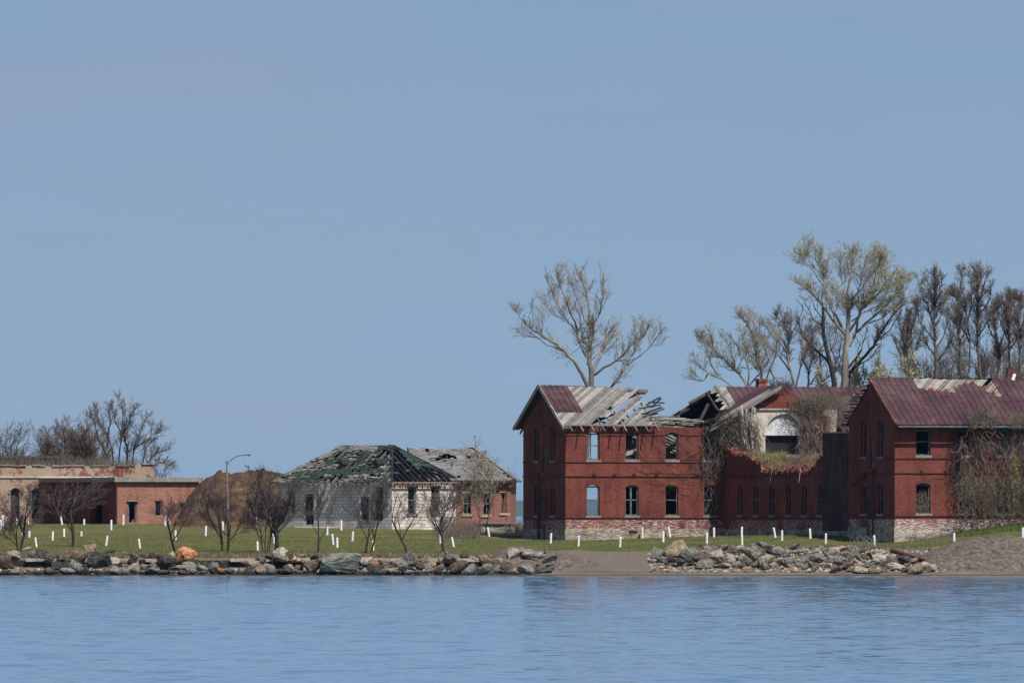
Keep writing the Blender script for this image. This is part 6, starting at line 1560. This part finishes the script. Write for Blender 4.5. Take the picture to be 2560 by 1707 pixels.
HT(841, OFF7, S7, 53, 'bare pale branched tree left of the dark leaning tree', 1984, [
 [(1040, 1440), (1010, 1300), (980, 1180), (970, 1050), (1000, 960), (960, 850), (900, 790), (855, 730)], [(1010, 1300), (920, 1170), (850, 1090), (760, 1040), (740, 980)], [(1060, 1440), (1100, 1250), (1150, 1150), (1110, 1000), (1110, 850), (1060, 790)], [(1000, 960), (1010, 860), (980, 760)], [(970, 1060), (910, 960), (890, 860)], [(1100, 1100), (1180, 960), (1190, 800)]], mc='twig_brown')
HT(845, OFF7, S7, 54, 'bare brown tree between the pale branched trees and the poplar', 2022, [
 [(1180, 1440), (1180, 1300), (1230, 1150), (1200, 1050), (1220, 900), (1290, 850)], [(1190, 1300), (1130, 1180), (1180, 1040), (1140, 930)], [(1200, 1420), (1300, 1250), (1290, 1100), (1340, 980), (1400, 880)], [(1300, 1200), (1380, 1100), (1450, 1000), (1440, 880)], [(1250, 1430), (1400, 1320), (1480, 1150), (1500, 980)]], mc='twig_brown', mt='bark_dark')
OFF8, S8 = (2160, 600), 3.92
PW_ = PV(PS, rmin=.0068, dens=8, L=1.0)
K8 = dict(mc='twig_brown', mt='bark_mid', P=PW_)
HT(835, OFF8, S8, 55, 'narrow bare tree right beside the tall poplar', 2267, [
 [(420, 1450), (415, 1200), (415, 950), (430, 800), (440, 720)], [(415, 1010), (350, 870), (330, 760)], [(425, 1000), (480, 850), (515, 700), (530, 600)], [(460, 1200), (465, 950), (470, 760)], [(415, 1200), (340, 1080), (290, 950)], [(430, 1200), (520, 1050), (560, 900)], [(415, 1100), (380, 980), (390, 850)]], **K8)
HT(836, OFF8, S8, 56, 'tall bare tree with a rounded narrow top, first tall one right of the poplar', 2338, [
 [(700, 1450), (700, 1150), (695, 950), (690, 780), (685, 640), (700, 500), (710, 400), (690, 325)], [(690, 850), (650, 740), (620, 620), (560, 540), (540, 400)], [(690, 700), (670, 580), (640, 450), (600, 350)], [(700, 760), (740, 640), (745, 480), (770, 350)], [(700, 830), (760, 720), (790, 600), (800, 480)], [(700, 1000), (620, 900), (540, 790), (520, 640)], [(710, 1050), (790, 920), (830, 780), (850, 660)], [(700, 1150), (620, 1020), (560, 900)], [(620, 620), (560, 560), (500, 620)], [(705, 1200), (800, 1080), (880, 950)]], **K8)
HT(840, OFF8, S8, 57, 'slim bare tree just left of the tallest dark bare one', 2401, [
 [(950, 1450), (945, 1100), (925, 900), (915, 800), (930, 650), (900, 560), (870, 530)], [(915, 800), (850, 740), (800, 690)], [(930, 780), (1000, 640), (1010, 560)], [(945, 1100), (850, 1000), (830, 860)], [(940, 1000), (1000, 900), (990, 800)]], **K8)
HT(837, OFF8, S8, 58, 'tallest dark bare tree of the right woodland', 2445, [
 [(1150, 1450), (1120, 1150), (1110, 900), (1112, 700), (1110, 500), (1110, 400), (1090, 290)], [(1030, 1300), (1040, 1000), (1020, 850), (1000, 700), (980, 600), (950, 420), (955, 290)], [(1110, 650), (1160, 520), (1190, 400), (1210, 330)], [(1110, 600), (1060, 480), (1040, 350), (1010, 290)], [(1115, 750), (1190, 650), (1240, 560), (1240, 440)], [(1110, 500), (1150, 380), (1140, 290)], [(1015, 800), (1060, 650), (1050, 520)], [(1000, 700), (930, 580), (910, 430)], [(1115, 950), (1200, 820), (1260, 700)], [(1030, 1000), (960, 850), (900, 700)]], **K8)
HT(842, OFF8, S8, 59, 'brown bare tree between the tallest dark one and the right edge', 2492, [
 [(1300, 1450), (1330, 1150), (1290, 900), (1270, 750), (1290, 620)], [(1320, 1100), (1380, 900), (1350, 700), (1330, 590)], [(1300, 1000), (1220, 850), (1200, 700)], [(1330, 1150), (1430, 1000), (1400, 800)]], **K8)
HT(838, OFF8, S8, 60, 'bushy brown bare tree near the right edge', 2527, [
 [(1440, 1450), (1420, 1000), (1410, 750), (1420, 600), (1440, 550)], [(1420, 1000), (1350, 850), (1310, 700), (1320, 600)], [(1415, 850), (1480, 720), (1470, 600)], [(1425, 1100), (1500, 950), (1490, 800)], [(1410, 800), (1370, 680), (1380, 590)]], **K8)
HT(836, OFF8, S8, 61, 'brown bare tree cut by the right edge', 2552, [
 [(1540, 1450), (1530, 1100), (1520, 900), (1500, 800), (1525, 640), (1530, 570)], [(1520, 900), (1580, 750), (1600, 600)], [(1530, 1050), (1480, 900), (1460, 780)], [(1530, 1000), (1640, 850), (1680, 650)], [(1560, 1400), (1680, 1100), (1740, 800), (1730, 620)]], **K8)
g_ = 'low dense bare trees behind the right roof'
W(2310, 850, 110, 62, 'low bare tree below the tall round topped tree', P=SY, group=g_, mc='twig_brown', Y=845, trunk=.6)
W(2380, 830, 120, 65, 'low dense bare tree behind the torn metal roof', P=SY, group=g_, mc='twig_brown', Y=848, trunk=.5)
W(2470, 830, 130, 63, 'low dense bare tree under the tallest dark one', P=SY, group=g_, mc='twig_brown', Y=846, trunk=.6)
W(2560, 810, 130, 64, 'low dense brown tree behind the wrecked roof vent', P=SY, group=g_, mc='twig_brown', Y=846, trunk=.6)
HT(855, (0, 960), 3.137, 25, 'tall spreading bare tree behind the right end of the stucco building', 312, [
 [(1000, 700), (1000, 500), (970, 400), (1010, 300), (1060, 180)], [(900, 700), (880, 520), (840, 400), (780, 300), (740, 170)], [(930, 700), (940, 500), (960, 400), (960, 250), (940, 100)], [(1040, 700), (1050, 500), (1090, 400), (1150, 260)], [(1090, 700), (1150, 500), (1220, 400), (1260, 350)], [(1110, 680), (1220, 540), (1330, 500)], [(1120, 700), (1250, 610), (1360, 640)], [(880, 640), (780, 450), (740, 300), (690, 240)], [(960, 400), (900, 280), (870, 140)], [(1050, 500), (1180, 420), (1190, 330)], [(840, 400), (870, 300), (850, 200)]], mc='twig_brown', mt='bark_dark', P=PV(PS, dens=8, L=.95))
g_ = 'low leafing trees behind the metal roofs'
LF = PV(BG, len=[.55, .62, .55, .5, .5], kids=[7, 6, 6, 6, 0], leaf=3, ls=.05, ang=[.6, .6, .6, .6, .6])
W(2170, 890, 130, 66, 'low pale green leafing tree right of the poplar trunk', P=LF, group=g_, mc='twig', Y=832, trunk=.4, name='leafing_tree', leafm_=M['leaf_pale'])
W(2075, 915, 100, 67, 'low pale green leafing tree left of the poplar trunk', P=LF, group=g_, mc='twig', Y=832, trunk=.4, name='leafing_tree', leafm_=M['leaf_pale'])
W(2250, 875, 120, 68, 'low pale green leafing tree behind the left end of the torn metal roof', P=LF, group=g_, mc='twig', Y=833, trunk=.4, name='leafing_tree', leafm_=M['leaf_pale'])

# ================================================================== vines, shrubs and grass
def vines(name, label, cat, Fm, n, start, drift, L, step, rr, mt, seed, leaf=None, nleaf=0, ls=.05, clamp=None, wob=.55):
    q = random.Random(seed); m = MB(); lm = MB(); org = None
    for i in range(n):
        p = Vector(start(q)); d = (Vector(drift(q))+rv(q)*.3).normalized(); pts = [p]; ns = max(2, int(q.uniform(.4, 1)*L/step))
        for k in range(ns):
            d = (d+rv(q)*wob+Vector(drift(q))*.18).normalized(); p = p+d*step
            if clamp: p = Vector(clamp(p))
            pts.append(p)
        r = q.choice(rr); m.tube(pts, [r*(1-.6*k/ns) for k in range(ns+1)], 3)
        for _ in range(nleaf if q.random() < .7 else 0):
            leafy(lm, pts[q.randrange(len(pts))]+rv(q)*.08, ls*q.uniform(.6, 1.4), q)
    c = start(random.Random(1)); e = empty(name, (0, 0, 0), label=label, cat=cat)
    X, Y = Fm.XY(c[0], c[1]); e.location = (X, Y, tz(X, Y)); e.rotation_euler = (0, 0, Fm.th)
    off = Vector((c[0], c[1], tz(X, Y)-Fm.oz))
    for mm in (m, lm): mm.v = [(v[0]-off.x, v[1]-off.y, v[2]-off.z) for v in mm.v]
    o = m.build('stems', M[mt], e)
    if lm.v: lm.build('leaves', M[leaf], e)
    return e
def reg(Fm, px0, px1, py0, py1, v0, v1, bias=1.0):
    def f(q):
        v = q.uniform(v0, v1); u = Fm.u(q.uniform(px0, px1), v); return (u, v, Fm.z(py0+(py1-py0)*q.random()**bias, u, v))
    return f
def cl(vmax, vmin=-9, zmin=0.0):
    return lambda p: (p[0], min(vmax, max(vmin, p[1])), max(zmin, p[2]))
SM = [.009, .012, .016, .024]
vines('climbing_vine', 'bare brown vine curtain hanging at the right end of the gabled wing wall', 'vine', F, 150, reg(F, 1755, 1835, 1058, 1160, -.5, -.06), lambda q: (.05, 0, -1), 3.6, .22, SM, 'twig_brown', 1, clamp=cl(-.03, -.6))
vines('climbing_vine', 'thin dark vine stems shaped as branch shadow across the gabled wing wall between its windows', 'vine', F, 22, reg(F, 1640, 1800, 1170, 1250, -.1, -.05), lambda q: (-.9, 0, .33), 4.5, .2, [.008, .011, .018], 'bark_dark', 2, clamp=cl(-.03, -.07), wob=.42)  # dark stems close to the wall, drawn as branch shadow
vines('climbing_vine', 'thin dark twigs shaped as branch shadow below the second window row of the gabled wing', 'vine', F, 60, reg(F, 1590, 1780, 1085, 1180, -.1, -.05), lambda q: (-.45, 0, .75), 1.8, .15, [.007, .01], 'bark_dark', 3, clamp=cl(-.03, -.1), wob=.3)  # dark twigs on the wall, part of the same drawn branch shadow
vines('hanging_vine', 'shaggy dry vines hanging over the broken corner left of the arch', 'vine', F, 330, reg(F, 1800, 1900, 1040, 1120, -1.2, -.1), lambda q: (.1, -.1, -.9), 2.0, .15, SM, 'twig_brown', 4, 'leaf_dry', 3, .04)
vines('dark_vine', 'dark tangled vine mass at the junction of wing wall and collapsed roof', 'vine', F, 240, reg(F, 1755, 1860, 1045, 1085, -.8, .6), lambda q: (.5, -.1, -.2), 1.3, .13, SM, 'bark_dark', 5, 'leaf_green', 1, .035)
vines('roof_bush', 'round brown dry bush overgrowing the roof right of the arch', 'bush', F, 1100, reg(F, 2000, 2118, 1000, 1072, -1.2, 1.6), lambda q: (q.uniform(-.5, .5), -.1, .6), .85, .12, [.007, .009, .011], 'twig_brown', 6, 'leaf_dry', 3, .045)
vines('hanging_vine', 'dry vine strands hanging down the brick right of the arch', 'vine', F, 480, reg(F, 1996, 2068, 1040, 1130, -.8, -.1), lambda q: (0, -.1, -.9), 1.2, .13, SM, 'vine', 7, 'leaf_dry', 2, .04)
vines('hanging_vine', 'thin vines draped over the white lunette and the arch head', 'vine', F, 60, reg(F, 1925, 2010, 1020, 1062, -.35, -.06), lambda q: (.2, 0, -.8), 1.1, .1, [.007, .01, .013], 'bark_dark', 8, clamp=cl(-.05, -.5), wob=.8)
vines('roof_bush', 'small dark twiggy bush on top of the brick pediment', 'bush', F, 260, reg(F, 1925, 1980, 962, 978, -.4, .5), lambda q: (q.uniform(-.6, .4), 0, .7), .75, .1, [.007, .01], 'bark_dark', 9)
vines('hanging_vine', 'greenish brown creeper over the right half of the brick pediment', 'vine', F, 420, reg(F, 1968, 2060, 988, 1030, -.5, -.12), lambda q: (.3, 0, -.5), .9, .1, [.008, .012], 'vine', 10, 'leaf_green', 3, .04)
vines('roof_creeper', 'olive green new growth on top of the brown roof bush', 'creeper', F, 420, reg(F, 2015, 2100, 985, 1012, -1.2, .6), lambda q: (q.uniform(-.6, .6), -.1, .4), .6, .1, [.006, .008], 'vine', 21, 'leaf_green', 4, .045)
vines('hanging_vine', 'dark stems draped from the broken rake above the hanging timber', 'vine', F, 260, reg(F, 1800, 1880, 1020, 1075, -1.3, -.4), lambda q: (q.uniform(-.5, .5), -.1, -.7), 1.3, .12, [.007, .011, .016], 'bark_dark', 22, 'leaf_dry', 2, .04)
q = random.Random(50)
def hp(x0, x1):
    def f(q):
        while True:
            p = heap_pts[q.randrange(len(heap_pts))]; X, Y = F.XY(p[0], p[1]); px_ = 1280+X/Y*FPX
            if x0 < px_ < x1: return (p[0]+q.uniform(-.15, .15), p[1]+q.uniform(-.3, .3), p[2]-.03)
    return f
vines('low_shrub', 'yellow green shrub growing on the rubble below the arch', 'shrub', F, 600, hp(1868, 1965), lambda q: (0, 0, 1), .5, .1, [.006, .009], 'vine', 11, 'leaf_yellow', 7, .05)
vines('dry_grass_tuft', 'dry brown grass and weeds covering the rubble on the broken wing', 'weeds', F, 1500, hp(1850, 2075), lambda q: (0, 0, 1), .4, .1, [.006, .009], 'vine', 12, 'leaf_dry', 3, .045)
VB = [.01, .014, .02, .03]
vines('climbing_vine', 'huge dry vine thicket covering the wall of the right building beside its lit bay', 'vine', G, 760, reg(G, 2398, 2600, 1062, 1235, -.8, -.06, .9), lambda q: (q.uniform(-.15, .1), -.03, -1), 2.4, .15, [.008, .012, .016, .024], 'twig_brown', 13, 'leaf_dry', 2, .04, clamp=cl(-.04, -1.4))
vines('climbing_vine', 'dark vine stems at the left margin of the big vine thicket', 'vine', G, 110, reg(G, 2378, 2402, 1068, 1200, -.25, -.06), lambda q: (.0, 0, -1), 2.6, .16, [.01, .016], 'bark_dark', 14, clamp=cl(-.04, -.3))
vines('bramble', 'green leafing bramble at the foot of the vine covered wall', 'bramble', G, 1100, reg(G, 2395, 2640, 1205, 1310, -2.0, -.1), lambda q: (q.uniform(-.3, .3), -.1, .5), 1.2, .13, [.008, .012], 'twig_brown', 15, 'leaf_green', 6, .05, clamp=cl(-.04, -3, .2))
vines('roof_bush', 'brown vine bush climbing over the gutter onto the right metal roof', 'bush', G, 650, reg(G, 2425, 2490, 1025, 1075, -1.3, -.2), lambda q: (q.uniform(-.3, .3), 0, .4), .8, .11, [.008, .012], 'vine', 16, 'leaf_dry', 3, .04)
vines('roof_bush', 'low brown growth on the right metal roof at the edge of the photo', 'bush', G, 500, reg(G, 2520, 2640, 1038, 1075, -1.3, -.2), lambda q: (q.uniform(-.3, .3), 0, .4), .7, .11, [.008, .012], 'vine', 17, 'leaf_green', 2, .04)
vines('climbing_vine', 'narrow yellow green creeper climbing the wall near the right edge', 'vine', G, 60, reg(G, 2526, 2545, 1115, 1220, -1.5, -1.3), lambda q: (0, 0, -.9), 1.0, .12, [.008], 'vine', 18, 'leaf_yellow', 10, .05)
vines('window_shrub', 'dry brown shrub filling the lower window of the lit bay', 'shrub', G, 420, reg(G, 2292, 2322, 1232, 1284, .05, .6, .6), lambda q: (q.uniform(-.3, .3), 0, .6), .6, .09, [.007, .01], 'vine', 19, 'leaf_dry', 2, .035)
vines('window_shrub', 'vines clutching the lower window nearest the dark junction', 'vine', F, 90, reg(F, 1764, 1792, 1215, 1280, .02, .3), lambda q: (q.uniform(-.3, .3), 0, -.6), .9, .1, [.008, .013], 'vine', 20)
# brush at the foot of things (world frame)
E0 = Frame(1280, 800, 0, 0)
def greg(px0, px1, Y0, Y1):
    def f(q):
        Y = q.uniform(Y0, Y1); X = (q.uniform(px0, px1)-1280)/FPX*Y; return (X-E0.ox, Y-E0.oy, tz(X, Y)-.03)
    return f
UPW = lambda q: (q.uniform(-.35, .35), q.uniform(-.2, .2), 1)
vines('brush', 'purplish brown brush at the foot of the earth mound', 'brush', E0, 1500, greg(455, 700, 824, 829), UPW, 1.5, .17, [.009, .013], 'twig_dark', 30)
vines('brush', 'brown brush in the gap between the white house and the brick house', 'brush', E0, 700, greg(1090, 1200, 800, 812), UPW, 1.5, .17, [.009, .013], 'twig_brown', 31, 'leaf_dry', 1, .04)
vines('brush', 'dry brush and fallen sticks right of the small brick house', 'brush', E0, 420, greg(1262, 1312, 812, 818), UPW, 1.0, .14, [.009, .013], 'vine', 32, 'leaf_dry', 1, .04)
vines('brush', 'dry bush leaning on the footing under the right building', 'brush', E0, 260, greg(2262, 2385, 771, 776), UPW, .6, .1, [.008, .012], 'vine', 33, 'leaf_dry', 2, .04)
vines('brush', 'green and brown low bush between the two leftmost shoreline trees', 'bush', E0, 620, greg(125, 200, 749.5, 751.5), UPW, .42, .08, [.006, .009], 'vine', 34, 'leaf_yellow', 4, .035)
vines('brush', 'low brush along the roof line behind the stucco building', 'brush', Frame(1280, 850, 0, 0), 1200, lambda q: ((lambda Y, p: ((p-1280)/FPX*Y, Y-850, px_at(p, 1166, Y).z))(q.uniform(846, 848), q.uniform(-30, 340))), UPW, 1.0, .15, [.009, .012], 'twig_brown', 35)
# fallen branches
def sticks(name, label, px0, px1, py0, py1, n, L, seed, mt, up=.3, rr=(.02, .05)):
    q = random.Random(seed); c = hit((px0+px1)/2, (py0+py1)/2); m = MB()
    for i in range(n):
        p = hit(q.uniform(px0, px1), q.uniform(py0, py1))-c; d = Vector((q.uniform(-1, 1), q.uniform(-.4, .4), q.uniform(0, up))).normalized(); pts = [p]; r = q.uniform(*rr)
        for k in range(5):
            d = (d+rv(q)*.22).normalized(); p = p+d*L/5; pts.append(p)
        m.tube(pts, [r*(1-.6*k/5) for k in range(6)], 5)
    o = m.build(name, M[mt]); o.location = c; tag(o, label, 'branches'); return o
sticks('fallen_branches', 'pile of fallen branches on the ground right of the porch wall', 1235, 1300, 1318, 1334, 22, 1.7, 3, 'wood', .25)
q = random.Random(61); c = px_at(2150, 1400, 743.5); m = MB()
def dl(*pts, r=.035):
    P3 = [px_at(a, b, 743.5-.4*k+q.uniform(-.1, .1))-c for k, (a, b) in enumerate(pts)]
    m.tube(P3, [r*(1-.6*i/(len(pts)-1)) for i in range(len(pts))], 5)
dl((2156, 1403), (2150, 1394), (2142, 1378), (2137, 1362), (2135, 1350), r=.05); dl((2150, 1396), (2140, 1366), (2133, 1352), r=.03); dl((2137, 1362), (2144, 1350), (2141, 1342))
dl((2195, 1402), (2182, 1394), (2175, 1375), (2178, 1355), (2182, 1340), r=.05); dl((2178, 1365), (2166, 1352), (2160, 1342)); dl((2178, 1380), (2168, 1362), (2170, 1346)); dl((2176, 1372), (2188, 1362), (2190, 1350)); dl((2130, 1380), (2120, 1370), (2117, 1364))
dl((2180, 1352), (2172, 1344), (2165, 1338), r=.02); dl((2215, 1400), (2200, 1396), (2180, 1400), (2160, 1408)); dl((2162, 1356), (2158, 1346), (2162, 1338), r=.02)
for i in range(26):
    a, b = q.uniform(2125, 2195), q.uniform(1338, 1362); dl((a, b+8), (a+q.uniform(-4, 4), b), (a+q.uniform(-7, 7), b-q.uniform(4, 8)), r=.012)
o = m.build('driftwood', M['wood_pale']); o.location = c; tag(o, 'bleached driftwood branches sticking up from the right rock bank', 'driftwood')
# grass blades
def blades(name, n, px0, px1, Y0, Y1, h0, h1, mt, seed, power=1.0, cond=None):
    rs = np.random.RandomState(seed); Y = Y0+(Y1-Y0)*rs.rand(n)**power; X = (px0+(px1-px0)*rs.rand(n)-1280)/FPX*Y; Z = terrain(X, Y)
    if cond is not None:
        k = cond(X, Y, rs); X, Y, Z = X[k], Y[k], Z[k]; n = len(X)
    h = h0+(h1-h0)*rs.rand(n)**2; wv = .012+.02*rs.rand(n); a = rs.rand(n)*6.28; lx = rs.normal(0, .35, n)*h; ly = rs.normal(0, .35, n)*h
    V = np.empty((n, 3, 3)); V[:, 0] = np.stack([X-wv*np.cos(a), Y-wv*np.sin(a), Z-.02], 1); V[:, 1] = np.stack([X+wv*np.cos(a), Y+wv*np.sin(a), Z-.02], 1); V[:, 2] = np.stack([X+lx, Y+ly, Z+h], 1)
    me = bpy.data.meshes.new(name); me.from_pydata(V.reshape(-1, 3).tolist(), [], np.arange(3*n).reshape(-1, 3).tolist()); me.materials.append(M[mt])
    o = bpy.data.objects.new(name, me); COL.objects.link(o); tag(o, kind='stuff'); return o
def gcond(X, Y, rs):
    PX = 1280+X/Y*FPX; l = np.interp(PX, [-500, 1180, 1260, 1420, 1600, 1700, 2200, 2330, 2400, 2600], [748, 748.5, 753, 753.5, 753, 752, 752.5, 757, 760, 758]); return (Y > l)
blades('grass', 90000, -40, 2620, 748, 800, .03, .11, 'blade', 1, 1.3, gcond)
blades('dry_grass', 12000, -40, 2620, 748, 830, .03, .12, 'blade_dry', 2, 1.2, lambda X, Y, rs: gcond(X, Y, rs) & (np.sin(X*.9+Y*.35)+np.sin(X*.31-Y*.8)+rs.normal(0, .5, len(X)) > .6))
blades('tall_dry_grass', 9000, -40, 1235, 747.4, 750.6, .06, .3, 'blade_dry', 3, 1.0)
blades('shore_weeds', 2500, 1640, 2330, 750.8, 753.0, .05, .26, 'blade_dry', 4, 1.0)
blades('bank_grass', 14000, 2385, 2620, 772, 785, .06, .3, 'leaf_green', 5, 1.0)

# ------------------------------------------------------------------ air between here and the far shore
hz = MB(); hz.box(-10500, 10500, -120, 26000, -9.0, 60)
hm = bpy.data.materials.new('haze'); hm.use_nodes = True; ht = hm.node_tree; ht.nodes.clear()
ho = ht.nodes.new('ShaderNodeOutputMaterial'); hv = ht.nodes.new('ShaderNodeVolumePrincipled')
hv.inputs['Color'].default_value = (0.3, 0.58, 1.0, 1); hv.inputs['Density'].default_value = 0.000017; hv.inputs['Anisotropy'].default_value = 0.0
ht.links.new(hv.outputs[0], ho.inputs['Volume'])
tag(hz.build('haze', hm), kind='stuff')
